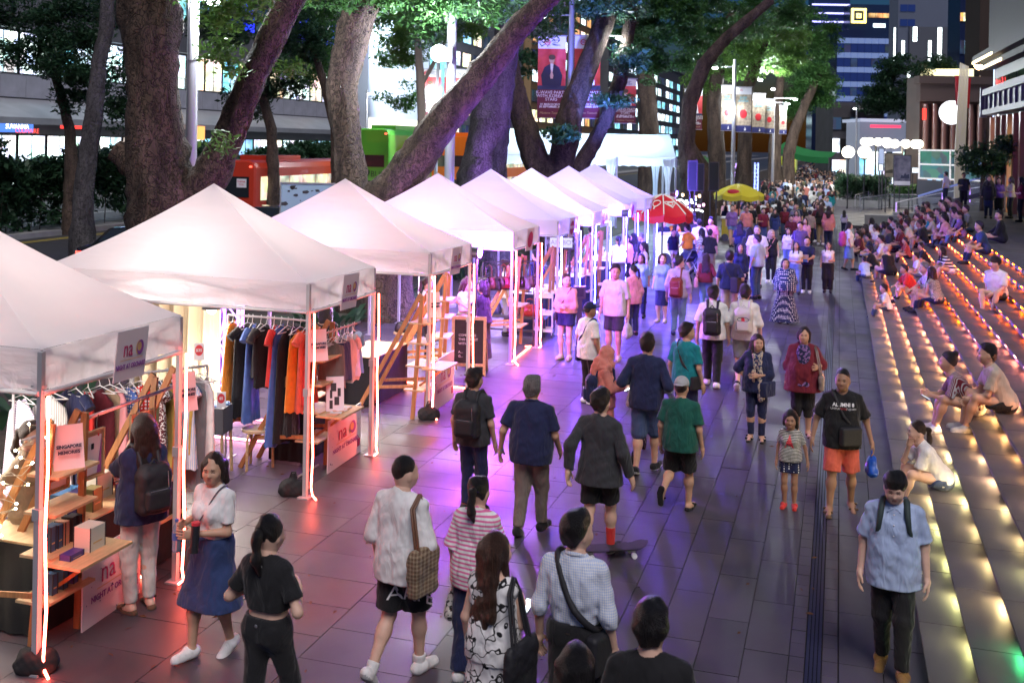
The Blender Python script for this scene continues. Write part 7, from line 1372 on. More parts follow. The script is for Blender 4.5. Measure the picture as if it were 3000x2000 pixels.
def backpack(per,label,m_=None,w=.27,h=.44,z=1.16,y=-.20,art=False,one=False):
 m_=m_ or M_bag;r=worn(per,'backpack',label);v,f=polyg([bxs((0,y,z-h*.08),(w*.5,.085,h*.40),.06),rc((-w*.22,y+.01,z+h*.3),(w*.22,y+.01,z+h*.3),.07,None,.06)],.012,(),.003,1);link('bag',npmesh('bag',v,f,m_),r)
 v,f=polyg([bxs((0,y-.085,z-h*.18),(w*.38,.04,h*.2),.035)],.012);link('pocket',npmesh('pocket',v,f,m_),r)
 q=MB();q.tube([(-w*.26,y-.115,z-h*.0),(w*.26,y-.115,z-h*.0)],.004,5);q.tube([(w*.3,y-.085,z+h*.3),(w*.34,y-.09,z-h*.2)],.004,5);q.build('zip',M_alu,r)
 for s in((-1,1)if not one else(1,)):
  q=MB();q.tube([(s*.08,y+.05,z+h*.32),(s*.085,-.07,1.445),(s*.095,.02,1.45),(s*.105,.115,1.36),(s*.12,.125,1.24),(s*.165,.03,1.10),(s*.12,y+.05,z-h*.3)],[.016,.024,.026,.024,.02,.014,.012],6);q.v=[(a,b*1.02,c)for a,b,c in q.v];q.build('strap',m_,r)
 q=MB();q.tube([(-.04,y,z+h*.42),(0,y,z+h*.52),(.04,y,z+h*.42)],.010,6);q.build('grab_handle',m_,r)
 if art:
  q=MB();q.quad((-.02,y-.122,z-.13),(.05,y-.122,z-.13),(.02,y-.118,z+.05),(-.03,y-.118,z+.05));q.build('red_print',M_inkred,r);q=MB()
  for k in range(4):q.beam((-.1+k*.06,y-.12,z-.14),(-.11+k*.065,y-.117,z-.02),.008,.004)
  q.tube([(.09*math.cos(t),y-.118,z+.02+.035*math.sin(t))for t in np.linspace(0,6.283,16)],.005,5);q.build('black_print',M_bxk,r)
 return r
def sling(per,label,m_=None,side=1,w=.22,h=.16,d=.08,front=.0,zb=.86,strap_only=False,sw=.014,name='shoulder_bag',R_=(.165,.145)):
 """bag on a strap across the body: side = the hip it hangs at (1 right)"""
 m_=m_ or M_bag;r=worn(per,name,label);q=MB();P=[(side*R_[0]*math.cos(t)*(1.05 if math.cos(t)>0 else .72),R_[1]*math.sin(t)*(.85 if math.cos(t)<0 else 1.05),1.205-.235*math.cos(t)-.03*(1-abs(math.cos(t))))for t in np.linspace(0,6.283,25)];q.tube(P,sw,6,False);q.build('strap',m_,r)
 if not strap_only:
  v,f=polyg([bxs((0,0,0),(w*.5,d*.5,h*.5),.028)],.010);a=front;x=side*(.20*math.cos(a));y=.19*math.sin(a);ca,sa=math.cos(a-math.pi/2),math.sin(a-math.pi/2)
  v=np.stack([v[:,0]*ca*side-v[:,1]*sa*side+x,v[:,0]*sa+v[:,1]*ca+y,v[:,2]+zb],1);link('pouch',npmesh('pouch',v,f if side>0 else f[:,::-1],m_),r)
 return r
def tote(per,label,m_,side=1,w=.32,h=.36,d=.10,zt=1.08,fwd=-.02,drop=.36,name='tote_bag',m2=None):
 r=worn(per,name,label);x=side*.27;v,f=polyg([bxs((0,0,-h*.55),(d*.42,w*.5,h*.45),.03,.05),bxs((0,0,-h*.25),(d*.26,w*.44,h*.25),.02,.05)],.011,(),.004,4);v=v+np.array((x,fwd,zt));link('bag',npmesh('bag',v,f,m_),r)
 for k in(-1,1):q=MB();q.tube([(x+k*.015,fwd-w*.26,zt-.03),(side*.2+k*.012,fwd-.05,zt+drop*.8),(side*.165+k*.01,-.01,zt+drop),(side*.2+k*.012,fwd+.06,zt+drop*.8),(x+k*.015,fwd+w*.26,zt-.03)],.011,6);q.build('handle',m2 or m_,r)
 return r
def wrist(per,s):
 return Vector(per['_w'+s])
def held(per,hand,name,label,cat,build,off=(0,.03,-.09)):
 r=worn(per,name,label,cat);w=Vector(WR[per.name][hand])+Vector(off);build(r,w);return r
WR={};USED=set()
_fig=figure
def figure(sp,vox):
 global LASTJ
 return _fig(sp,vox)
def carrier(per,hand,label,m_,w=.26,h=.32,name='carrier_bag',knot=False):
 def b(r,p):
  v,f=polyg([rc(p+Vector((0,-w*.3,-h*.7)),p+Vector((0,w*.3,-h*.7)),w*.26,None,.05),rc(p+Vector((0,-w*.2,-h*.4)),p+Vector((0,w*.2,-h*.4)),w*.2,None,.06),rc(p+Vector((0,0,-h*.3)),p,.035,.014,.05)],.012,(),.006,3);link('bag',npmesh('bag',v,f,m_),r);q=MB();q.tube([p+Vector((0,-.03,-.06)),p+Vector((0,-.01,.03)),p+Vector((0,.02,.03)),p+Vector((0,.03,-.06))],.006,5);q.build('handles',m_,r)
 return held(per,hand,name,label,'bag',b)
def gadget(per,hand,label,lit=False,off=(0,.06,-.04)):
 def b(r,p):q=MB();q.cbox(p,(.07,.14,.009),Euler((.5,0,0)).to_matrix());q.build('case',M_bxk,r);q=MB();q.cbox(p+Vector((0,-.003,.0065)),(.06,.125,.002),Euler((.5,0,0)).to_matrix());q.build('screen',emis('screen_lit',(.8,.9,1),3 if lit else .8),r)
 return held(per,hand,'phone',label,'phone',b,off)
_person=person
def person(*a,**k):
 r=_person(*a,**k);b=part_of(r,'body');WR[r.name]=LASTW;return r
_ik=ik
_wl=[]
def ik(a,t,l1,l2,hint):
 r=_ik(a,t,l1,l2,hint)
 if l2==.25:_wl.append(tuple(r[1]))
 return r
class _LW(dict):pass
def _lastw():return{'R':_wl[-2],'L':_wl[-1]}
def person(*a,**k):
 r=_person(*a,**k);WR[r.name]=_lastw();return r
W='f'
p=person(88,None,1236,-75,'stall woman in beige shirt with a brown ponytail, behind the nearest neon pole',T_('khaki',slv=.7,collar=1),T_('khaki',loose=.03),None,1.62,sex=W,hair='pony',hairm='brown',sk=0,armR='behind',armL='behind',yaw=-.2)
p=person(410,1785,1214,62,'long haired woman in navy tee and white jeans shopping at the perfume table',T_('navy',slv=.75,loose=.03,hem=-.12),T_('offwhite',loose=.006),sd('brown'),sex=W,hair='long',hairm='darkbrown',sk=0,armL='face',armR='chest',hl=.38,yaw=.1)
backpack(p,'slouchy black backpack on the woman in white jeans',None,.3,.46,1.12,-.21)
p=person(618,1915,1325,168,'woman in white tee and navy pleated skirt holding a tumbler',T_('white',slv=.75,hem=.09,loose=.006),dict(T_('darkblue'),t='skirt',len=.47,flare=.10,rise=.10),sh('white'),sex=W,hair='bob',sk=1,armL='chest',armR='bag',yaw=.45,tilt=-.05,legR='fs',legL='bs',hairm='darkbrown')
sling(p,'small red patterned pouch on a thin strap, worn by the pleated skirt woman',mat('strap_grey',(.10,.10,.12),.6),1,.1,.12,.05,.3,.84,sw=.006)
def tumbler(r,q_):m=MB();m.tube([q_+Vector((0,.02,-.12)),q_+Vector((0,.0,.10))],.036,12);m.build('cup',M_bxk,r);m=MB();m.tube([q_+Vector((0,.0,.10)),q_+Vector((0,-.002,.125))],.037,12);m.build('lid',M_inkred,r)
held(p,'L','tumbler','black tumbler in the hand of the pleated skirt woman','cup',tumbler,(-.05,.05,.0))
def bottle_(r,q_):m=MB();m.lathe(q_+Vector((0,0,-.24)),[(0,0),(.036,.0),(.038,.02),(.034,.08),(.038,.15),(.034,.2),(.014,.235),(.014,.25)],12);m.build('bottle',mat('bottle_plastic',(.55,.65,.8),.08,trans=.6,spec=.8),r);m=MB();m.cyl(q_+Vector((0,0,.01)),.017,.02,10);m.build('cap',cloth('blue'),r);m=MB();m.cyl(q_+Vector((0,0,-.14)),.0385,.06,12);m.build('label_band',cloth('blue'),r)
held(p,'R','water_bottle','plastic water bottle with blue cap held by the pleated skirt woman','bottle',bottle_,(.02,.06,.02))
p=person(790,None,1510,-8,'woman in black crop top and leggings jogging away with a ponytail',T_('black',slv=.7,hem=.16,loose=.012),T_('black',loose=.003,rise=.11),sh('black'),1.64,sex=W,hair='pony',sk=0,armR='run',armL='run',hl=.26,legL='b',legR='f');print_on(p,'shirt','\u25B2',0,1.40,.06,M_inkw,True)
q=MB();q.sphere((0,-.128,.985),.012,8,6,(1,.3,1));q.build('waist_logo',M_alu,p)
p=person(1172,1985,1335,-14,'crew cut man in loose white tee and black shorts carrying a checked handbag',T_('white',slv=1.0,loose=.028,hem=-.14),T_('black',len=.88,loose=.03),sh('white','lightgrey',sock=cloth('white'),sockh=.15),hair='crop',sk=0,legL='b',legR='fs',armL='down',yaw=-.25);print_on(p,'shorts','AAPE',.13,.68,.15,M_inkw,True,align='CENTER')
tote(p,'brown checked handbag with pink side on the crew cut man',cloth('brown','check','khaki',1.6),1,.3,.36,.12,1.10,-.10,.34,'handbag',mat('leather_brown',(.14,.06,.03),.45))
p=person(1392,1985,1395,-6,'woman in pink and white striped tee with a low ponytail',T_('white','stripes',(.72,.16,.34),1.35,slv=.95,loose=.03,hem=-.12),T_('navy',loose=.035),sh('white','lightgrey'),sex=W,hair='pony',sk=0,legL='bs',legR='fs',armR='phone',hl=.24)
carrier(p,'L','cream paper bag with black printed letters held by the striped tee woman',cloth('offwhite','camo','black',2.2),.24,.34,'paper_bag');held(p,'L','water_bottle','clear bottle in the hand of the striped tee woman','bottle',bottle_,(.03,.1,.06))
p=person(1452,None,1560,-16,'woman with straight long brown hair in a white line-drawn dress',T_('white','lines','black',slv=0,hem=-.08,strap=1,n='dress_top'),dict(T_('white','lines','black'),t='skirt',len=1.0,flare=.12,rise=.14,n='dress_skirt'),sd('black'),1.60,sex=W,hair='long',hairm='brown',sk=0,hl=.46,armR='phone',armL='down',yaw=-.3)
tote(p,'black canvas tote with coloured prints on the dress woman',M_bag,1,.36,.40,.08,1.05,-.06,.38);gadget(p,'R','bright lit phone in the hand of the dress woman',True)
p=person(1690,None,1500,-6,'man in pale blue checked long sleeve shirt with a black sling strap',T_('lightblue','check','white',3.0,slv=1.92,loose=.002,hem=.085,collar=1),T_('black',loose=.01),sh('black'),1.72,hair='short',sk=0,yaw=-.45,legL='bs',legR='fs');q=MB();q.tube([(.145*math.cos(t),.115*math.sin(t)-.002,.955)for t in np.linspace(0,6.283,25)],.017,6);q.build('belt',mat('leather_belt',(.03,.02,.015),.4),p)
sling(p,'black sling bag at the right hip of the blue shirt man',M_bag,1,.22,.26,.09,-.3,.84,sw=.022)
person(1690,None,1885,-5,'dark long haired woman cut by the bottom edge, below the sling bag man',T_('black',slv=.7),T_('black'),None,1.58,sex=W,hair='long')
person(1908,None,1765,4,'black haired man in black tee at the bottom edge, right of centre',T_('black',slv=.7,loose=.02),T_('black'),None,1.70,hair='short',sk=0)
p=person(1383,1500,1080,-4,'man in charcoal tee and jeans with a big black backpack',T_('charcoal',slv=.75,loose=.014,hem=-.1),T_('navy',loose=.008),sh('black'),hair='short',sk=1,yaw=-.2);backpack(p,'big black backpack on the charcoal tee man',None,.31,.48)
p=person(1552,1563,1100,-4,'broad grey haired man in navy polo and taupe trousers',T_('navy',slv=.78,loose=.012,hem=-.13,collar=1),T_('taupe',loose=.014),sh('black'),hair='short',hairm='grey',w=1.22,sk=1,armL='out',armR='fwd',legR='fs',legL='bs')
q=MB();ww=Vector(WR[p.name]['L']);q.tube([ww+Vector((0,0,.015)),ww+Vector((0,0,-.012))],.034,10);q.build('wristwatch',M_alu,p)
p=person(1752,1628,1139,-10,'slim skater in open charcoal hoodie, black shorts and red socks',T_('charcoal',slv=1.95,loose=.02,hem=-.16,flare=.05),T_('black',len=.86,loose=.022),sh('black','white',sock=cloth('red'),sockh=.45),sk=0,hair='short',legR='fs',legL='b',armL='back',armR='out')
sk_=at(1790,1630,0);r=empty('skateboard',(sk_.x,sk_.y,0),R(-62),'dark skateboard under the red sock skater','skateboard');q=MB();q.grid(lambda u,v:((v-.5)*.2*min(1,3.2*math.sqrt(max(0,u*(1-u)))),(u-.5)*.78,.10+.05*max(0,abs(u-.5)*2-.62)*2.5),16,4);q.grid(lambda u,v:((.5-v)*.2*min(1,3.2*math.sqrt(max(0,u*(1-u)))),(u-.5)*.78,.088+.05*max(0,abs(u-.5)*2-.62)*2.5),16,4);q.build('deck',mat('grip_black',(.02,.02,.022),.8),r)
for y in(-.22,.22):
 q=MB();q.box((-.05,y-.02,.045),(.05,y+.02,.09));q.build('truck',M_alu,r)
 for x in(-.08,.08):q=MB();q.tube([(x-.02,y,.028),(x+.02,y,.028)],.028,10);q.build('wheel',M_wht,r)
p=person(1890,1384,977,-4,'man in navy sweater and knee length denim shorts pushing a stroller',T_('navy',slv=1.95,loose=.02,hem=-.12),T_('denim',len=1.08,loose=.02),sh('black','white'),hair='short',sk=1,armL='bag',armR='bag',legR='fs',legL='bs');carrier(p,'L','white plastic bag at the stroller man left side',mat('bag_film',(.6,.6,.62),.4),.24,.3)
def stroller(label,loc,rz,s=1.0,cl='black'):
 r=empty('stroller',loc,rz,label,'stroller');r.scale=(s,s,s);q=MB()
 for sx in(-.24,.24):q.tube([(sx,-.42,1.0),(sx,-.05,.5),(sx,.42,.09)],.014,6);q.tube([(sx,-.32,.09),(sx,.05,.55)],.014,6)
 q.tube([(-.24,-.42,1.0),(.24,-.42,1.0)],.018,8);q.build('frame',M_alu,r);q=MB();q.grid(lambda u,v:((v-.5)*.42,-.12+.42*u,.72-.42*u+.25*u*u),6,4);q.grid(lambda u,v:(.23*math.cos(math.pi*v),-.2+.34*u,.72+.26*math.sin(math.pi*v)*(1-.25*u)),5,8);q.build('seat_and_hood',cloth(cl),r)
 for sx in(-.25,.25):
  for y in(-.34,.42):q=MB();q.tube([(sx-.02,y,.09),(sx+.02,y,.09)],.09,14);q.build('wheel',mat('tyre',(.015,.015,.015),.8),r)
 return r
l=p.location;stroller('black stroller pushed by the navy sweater man',(l.x+.05,l.y+.62,0),0);l=at(2015,822,0);stroller('stroller with navy hood beside the orange tee man',(l.x,l.y,0),.9,1.0,'navy')
person(1990,1500,1105,-8,'man in dark green tee, black shorts and white cap stepping in sandals',T_('green',slv=.78,loose=.02,hem=-.12),T_('black',len=.95,loose=.024),sd('black'),hair='cap',capm=cloth('lightgrey'),capback=1,sk=1,w=1.1,legL='kick',legR='fs')
p=person(1768,1350,1012,-72,'woman in salmon headscarf and long pink dress reading her phone',T_('salmon',slv=1.95,hem=-.1,loose=.016),dict(T_('salmon'),t='skirt',len=1.0,flare=.05),sh('white'),sex=W,hair='hijab',hairm=cloth('salmon'),sk=1,armR='phone',armL='phone',tilt=-.25);gadget(p,'R','phone read by the headscarf woman',True);backpack(p,'navy backpack on the headscarf woman',cloth('navy'),.27,.44,1.08)
p=person(1722,1182,886,-38,'man in white tee and navy cap with a dark bag across his back',T_('white',slv=.8,loose=.026,hem=-.14),T_('black',loose=.012),sh('white','grey'),hair='cap',capm=cloth('navy'),sk=2,yaw=-.3);sling(p,'navy messenger bag of the navy cap man',cloth('navy'),-1,.28,.26,.1,.2,.82,sw=.022)
p=person(2012,None,946,-24,'man in teal tee with a black strap across his back',T_('teal',slv=.8,loose=.016,hem=-.1),T_('navy'),sh('black'),1.66,hair='short',sk=1,yaw=-.6);sling(p,'black sling bag on the teal tee man',M_bag,1,.2,.2,.08,-.2,.86,sw=.02)
p=person(2085,1133,837,2,'man in white tee and black trousers with a plain black backpack',T_('white',slv=.9,loose=.026,hem=-.1),T_('black',loose=.014),sh('white'),hair='short',sk=0,legL='fs',legR='bs');backpack(p,'plain black backpack on the white tee man',None,.29,.5,1.14)
p=person(2178,1138,835,0,'man in white shirt and grey shorts with a white printed backpack',T_('white',slv=1.1,loose=.02,hem=-.1,collar=1),T_('grey',len=.95,loose=.02),sh('black','white'),hair='short',sk=0,legL='b',legR='fs');backpack(p,'white backpack with red and black line prints',mat('bag_white',(.62,.6,.56),.6),.30,.46,1.16,art=True)
p=person(2215,1290,979,178,'woman in navy cardigan and leopard scarf with a hand on her hip',T_('navy',slv=1.35,loose=.03,hem=-.12),T_('navy',loose=.002),sd('black'),sex=W,hair='long',hairm='darkbrown',sk=1,armR='hip',armL='chest',yaw=.35,w=1.1,hl=.26);v,f=polyg([rc((-.07,.0,1.42),(-.05,.12,1.36),.035,.035,.03),rc((.07,0,1.42),(.04,.12,1.36),.035,None,.03),rc((-.045,.125,1.36),(-.05,.15,1.02),.036,.04,.03),rc((.04,.125,1.36),(.03,.15,1.0),.036,.04,.03),rc((-.05,.15,1.02),(-.08,.15,.72),.04,.055,.03)],.012,(),.008,3);link('scarf',npmesh('scarf',v,f,cloth('beige','camo','darkblue',2.2)),p);sling(p,'navy hobo bag of the leopard scarf woman',cloth('navy'),-1,.3,.24,.12,.5,.86)
p=person(2350,1275,957,182,'older woman in maroon cardigan with a printed top and pearl necklace',T_('maroon',slv=1.3,loose=.04,hem=-.2,flare=.04),T_('black',len=1.45,loose=.016),sd('brown'),sex=W,hair='bob',hl=.10,sk=1,w=1.2,armL='bag',armR='down');v,f=polyg([rc((-.035,.115,1.38),(-.05,.15,.84),.06,.085,.05),rc((.035,.115,1.38),(.05,.15,.84),.06,.085,.05),el((0,.1,1.30),(.1,.07,.09),.05)],.014);link('printed_top',npmesh('printed_top',v,f,cloth('navy','camo','purple',1.6)),p);q=MB()
for t in np.linspace(-1.2,1.2,13):q.sphere((.085*math.sin(t),.115+.03*math.cos(t),1.40-.035*math.cos(t)),.008,6,4)
q.build('necklace',M_inkw,p);tote(p,'shiny taupe handbag on the maroon cardigan woman',mat('leather_shiny',(.25,.19,.17),.25),-1,.3,.24,.1,1.0,.1,.42,'handbag')
p=person(2462,1500,1080,186,'man in black lettered tee and red shorts walking hand in hand with a girl',T_('black',slv=.85,loose=.026,hem=-.13),T_('coral',len=.98,loose=.024),sd('brown'),hair='crop',sk=2,armR='out',armL='out',yaw=-.25,legL=((.13,-.12,.10),.3,(.1,1,0)),legR=((.14,.13,.087),-.05,(.1,1,0)));print_on(p,'shirt','ALUMNI 8',.0,1.30,.055,M_inkw,bold=.002);print_on(p,'shirt','UNTUK       TUJUAN',.0,1.255,.032,M_inkw);print_on(p,'shirt','SATU',.0,1.255,.032,M_inkred)
sling(p,'black crossbody bag on the front of the red shorts man',M_bag,-1,.26,.22,.1,1.15,.95,sw=.02);carrier(p,'L','blue plastic bag in the red shorts man hand',mat('bag_blue',(.01,.08,.45),.35),.26,.34)
p=person(2312,1486,1212,176,'small girl in striped tee with a red star and polka shorts',T_('offwhite','stripes','black',1.9,slv=.7,hem=-.06),T_('navy','dots','white',.9,len=.62,loose=.02),sh('red'),hair='bob',hl=.12,sex=W,hs=1.3,sk=2,armL='out');print_on(p,'shirt','\u2605',0,1.20,.30,M_inkred);print_on(p,'shirt','ST\nAR',0,1.215,.07,mat('ink_black',(.02,.02,.03),.5),bold=.002)
p=person(2612,1972,1374,176,'man in pale blue short sleeve shirt and black trousers looking down',T_('lightblue',slv=.85,loose=.022,hem=-.17,collar=1,wr=.004),T_('black',loose=.012),sh((.30,.16,.045),'white',h=.06),hair='bangs',sk=0,tilt=-.32,legR='bs',legL='fs',armL='down',armR='down');q=MB()
for k in range(6):q.sphere((0,.136-.006*abs(k-2)+.004*(k>3),1.36-k*.085),.007,6,4)
q.build('buttons',M_inkw,p);backpack(p,'dark green backpack worn by the pale blue shirt man',mat('bag_green',(.03,.05,.05),.7))
# ---------------------------------------------------------------- seated on the lit steps
LEGS['sit']=((.09,.50,-.195),0,(.25,.3,1))
def seat(px,py,yh,face,label,top,bot,shoes=None,snap=True,**k):
 p=stairhit(px,py);i=round((p.z)/RI)
 if snap and p.x<PX and i>0:p.x=SX+TR*(i-1)+.11
 k.setdefault('lean',.32);k.setdefault('armR','knee');k.setdefault('armL','lap')
 y0=440-.018*(2400-px);sc=(CAMH-p.z)*(py-yh)/(py-y0);k.setdefault('h',max(1.3,min(1.8,sc/.86*1.7)))
 return person(px,py,None,face,label,top,bot,shoes or sh('black'),pos=p,sit=True,**k)
seat(2795,1432,1230,100,'woman in white shirt and denim shorts resting her chin on a hand',T_('white',slv=.8,loose=.02),T_('denim',len=.4,loose=.02),sh('white'),sex=W,hair='pony',hairm='darkbrown',sk=0,armR='chin',armL='lap',lean=.6)
p=seat(2905,1215,1024,92,'woman with hair bun in striped shirt typing on a phone',T_('maroon','vstripes','lightgrey',2.5,slv=.85),T_('white',len=.5),sh('white'),sex=W,hair='bun',sk=1,armR='phone',armL='phone',lean=.7);gadget(p,'L','phone typed on by the hair bun woman')
p=seat(2968,1208,1010,96,'man in beige tee and black shorts seated with pale sneakers',T_('beige',slv=.8,loose=.02),T_('black',len=.95,loose=.02),sh('lightgrey','white'),hair='short',sk=1,armR='lap',armL='lap',lean=.45)
seat(2948,880,756,150,'student in white polo with a school crest kneeling on the steps',T_('white',slv=.85,loose=.02,collar=1),T_('black',len=.95,loose=.02),sh('black'),hair='bangs',sk=0,armR='prop',armL='lap',yaw=-.9,lean=.25)
seat(2630,912,836,95,'boy in white tee and blue jeans squatting on the low steps',T_('white',slv=.8,loose=.02),T_('denim'),sh('black'),hair='short',sk=1,armR='face',h=1.2,lean=.3,hs=1.15)
for px,py,yh,fc,lab,top,bot,kw in((2702,862,774,100,'stocky man in bright red polo leaning on his knees',T_('red',slv=.8,loose=.02),T_('black'),dict(w=1.15,lean=.55,sk=1)),(2748,878,770,98,'grey haired man in white striped polo and khaki shorts',T_('white','vstripes','grey',1.3,slv=.8),T_('khaki',len=.9),dict(hairm='grey',lean=.45)),(2775,892,787,60,'woman in sequinned grey sleeveless top beside the striped polo man',T_('grey','dots','white',2,slv=.05),T_('navy'),dict(sex=W,hair='long',hairm='darkbrown')),(2815,800,718,105,'woman in navy top with white lattice bag and white shorts',T_('navy','stripes','white',.5,slv=.6),T_('white',len=.4),dict(sex=W,hair='long',lean=.6)),(2913,740,647,100,'man in blue tee and dark jeans seated above the red lights',T_('darkblue',slv=.8),T_('navy'),dict(armR='knee')),(2938,712,618,80,'man in black sweater with a red mark on the back',T_('black',slv=1.9),T_('black'),dict(yaw=.8,lean=.2)),(2628,808,720,40,'blonde woman in black strappy dress holding a plastic bag',T_('black',slv=0,strap=1),dict(T_('black'),t='skirt',len=.4),dict(sex=W,hair='bun',hairm='blond',sk=0)),(2672,758,698,95,'man in red striped tee facing the promenade',T_('coral','stripes','maroon',1.2,slv=.8),T_('black'),dict(lean=.3)),(2706,776,718,100,'man in black tee leaning forward behind the red polo',T_('black',slv=.8),T_('khaki',len=.9),dict(lean=.5)),(2603,772,685,85,'boy in white shirt with arms on raised knees',T_('white',slv=.85),T_('grey',len=.9),dict(lean=.3)),(2530,814,752,30,'boy in pale blue tee on the lowest step end',T_('lightblue',slv=.8),T_('denim'),dict(h=1.3)),(2722,800,742,95,'man filming with a small camera in a white tee',T_('white',slv=.8),T_('grey'),dict(armR='phone',armL='phone')),(2565,790,720,80,'person in black crouching behind the pale blue boy',T_('black',slv=.8),T_('black'),dict(lean=.5))):
 seat(px,py,yh,fc,lab,top,bot,None,**kw)
cp=['white','black','navy','charcoal','maroon','lightblue','grey','pink','darkblue','purple','lilac','offwhite','olive','teal','beige','burgundy','salmon'];bp=['black','denim','navy','grey','khaki','black','lightdenim','charcoal']
rr=random.Random(21)
# ---------------------------------------------------------------- further people: a few bodies, many copies, each with its own colours
def proto(sp,vx=.024):
 vs,fs,ms,base=[],[],[],0
 for nm,v,f,mi,mats in figure(resolve(sp),vx):
  if len(v)==0:continue
  k={'body':0,'hair':1,'ponytail':1,'hair_bun':1,'headscarf':1,'cap':1,'shirt':2,'trousers':3,'shorts':3,'skirt':3,'shoe':4}.get(nm,4);vs.append(v);fs.append(f+base);ms.append(np.full(len(f),k));base+=len(v)
 me=npmesh('person',np.concatenate(vs),np.concatenate(fs),[SKIN[1],HAIRM['black'],cloth('white'),cloth('black'),cloth('black')],np.concatenate(ms));return me
B0=dict(top=T_('white',slv=.8,loose=.016),bot=T_('black'),shoes=sh('black'))
PR={n:proto(dict(B0,**k))for n,k in dict(man=dict(legR='fs',legL='bs'),manstand=dict(armR='bag',armL='down'),manshort=dict(bot=T_('black',len=.95),legR='f',legL='b',armR='back',armL='fwd'),manphone=dict(armR='phone',armL='down',w=1.1),woman=dict(sex=W,hair='long',legR='fs',legL='bs',armR='bag'),womanstand=dict(sex=W,hair='long',armL='chest',armR='down'),womanskirt=dict(sex=W,hair='bob',bot=dict(T_('black'),t='skirt',len=.5),legR='fs',legL='bs'),womanshort=dict(sex=W,hair='pony',bot=T_('black',len=.5),legR='f',legL='b'),womanveil=dict(sex=W,hair='hijab',hairm=cloth('grey'),top=T_('white',slv=1.9,hem=-.2)),sitman=dict(sit=True,lean=.4,armR='knee',armL='lap'),sitman2=dict(sit=True,lean=.15,armR='phone',armL='lap',bot=T_('black',len=.95)),sitwoman=dict(sit=True,sex=W,hair='long',lean=.4,armR='lap',armL='chest'),sitwoman2=dict(sit=True,sex=W,hair='pony',lean=.25,armR='phone',armL='knee'),sitcross=dict(sit=True,lean=.3,legR='crossed',legL='crossed',armR='lap',armL='lap')).items()}
def extra(kind,loc,s,face,top,bot,hair,label,group,sk=1,shoe='black'):
 o=link('person',PR[kind],None,loc,R(face));o.scale=(s,s,s)
 for i,m_ in enumerate((SKIN[sk],HAIRM[hair]if hair in HAIRM else cloth(hair),cloth(top)if isinstance(top,str)else cloth(*top),cloth(bot),cloth(shoe))):o.material_slots[i].link='OBJECT';o.material_slots[i].material=m_
 global USED
 if label in USED:label=label.replace(' in ',' with %s shoes in '%shoe,1)
 while label in USED:label=label.replace(' in ',' turned aside in ',1)
 USED.add(label);tag(o,label,'person',group);return o
def mid(px,yh,yf,face,kind,top,bot,label,hair='black',h=1.66,sk=1,shoe='black',z=0):
 loc=at(px,yf,z);y0=440-.018*(2400-px);s=(CAMH-z)*(yf-yh)/(yf-y0)/1.7 if h is None else h/1.7
 extra(kind,loc,s,face,top,bot,hair,label,None,sk,shoe)
G_=lambda px,yh,yf,fc,lab,top,bot,shoes=None,**k:person(px,yf,yh,fc,lab,top,bot,shoes or sh('black'),**k)
p=G_(2298,757,946,175,'large woman in long blue and white dotted gown looking up',T_('darkblue','dots','white',.8,slv=1.1,loose=.05,hem=-.05,n='gown_top'),dict(T_('navy','dots','white',1.0),t='skirt',len=1.0,flare=.16,n='gown_skirt'),sex=W,hair='bob',w=1.3,yaw=.3,tilt=.2);sling(p,'black clutch bag on the dotted gown woman',M_bag,1,.26,.14,.08,1.2,.98)
G_(2330,709,862,178,'woman in white off-shoulder top and blue jeans tilting her head',T_('white',slv=.5,hem=.06),T_('lightdenim'),sex=W,hair='long',armR='chest',armL='chest',tilt=.25)
p=G_(2362,694,858,178,'man in navy tee carrying a cardboard box under his arm',T_('navy',slv=.8),T_('black'),sh('white'),armL='hug',armR='down',tilt=.15);held(p,'L','cardboard_box','blue and brown cardboard box under the navy tee man arm','box',lambda r,q_:(MB().cbox(q_+Vector((.08,.05,.06)),(.26,.2,.2)).build('carton',mat('card_brown',(.38,.27,.18),.7),r),MB().cbox(q_+Vector((.08,.152,.0)),(.22,.004,.08)).build('blue_label',cloth('blue'),r)),(0,.0,0))
p=G_(2424,708,857,180,'woman in white sleeveless top and wide black trousers with a drink',T_('white',slv=.05,hem=.06),T_('black',loose=.03),sex=W,hair='long',armL='chest',armR='down',sk=1)
p=G_(2258,673,828,172,'blonde woman in black outfit with a pink shoulder bag',T_('black',slv=.05),T_('black'),sh('white'),sex=W,hair='long',hairm='blond',sk=0,yaw=.6);sling(p,'pink quilted shoulder bag of the blonde woman',cloth('pink'),1,.22,.16,.08,.8,.92)
G_(2216,661,842,178,'grey bearded man in white tee among the mid crowd',T_('white',slv=.8,loose=.03),T_('grey',len=.9),hair='crop',hairm='grey',sk=0,w=1.1)
G_(2216,687,876,60,'man in lavender polo and jeans turned sideways',T_('lightblue',slv=.85,loose=.02,collar=1),T_('denim'),sk=0,yaw=.3)
G_(2166,714,880,176,'long haired woman in navy jacket over white top looking up left',T_('navy',slv=1.9,hem=-.1),T_('white',len=.5),sex=W,hair='long',tilt=.25,yaw=.4)
p=G_(2134,735,962,2,'man in dark navy tee and beige trousers with a black duffel',T_('navy',slv=.9,loose=.016),T_('beige',loose=.012),hair='short',sk=1,armR='bag');sling(p,'black duffel bag at the right side of the navy tee man',M_bag,1,.36,.34,.18,-.4,.98,sw=.02)
p=G_(2066,742,915,4,'long brown haired woman in maroon top and jeans with a pale tote',T_('maroon',slv=1.6),T_('lightdenim'),sex=W,hair='long',hl=.4,hairm='darkbrown',armR='bag');tote(p,'pale pink tote of the maroon top woman',cloth('pink'),-1,.4,.28,.12,1.0,.0,.42)
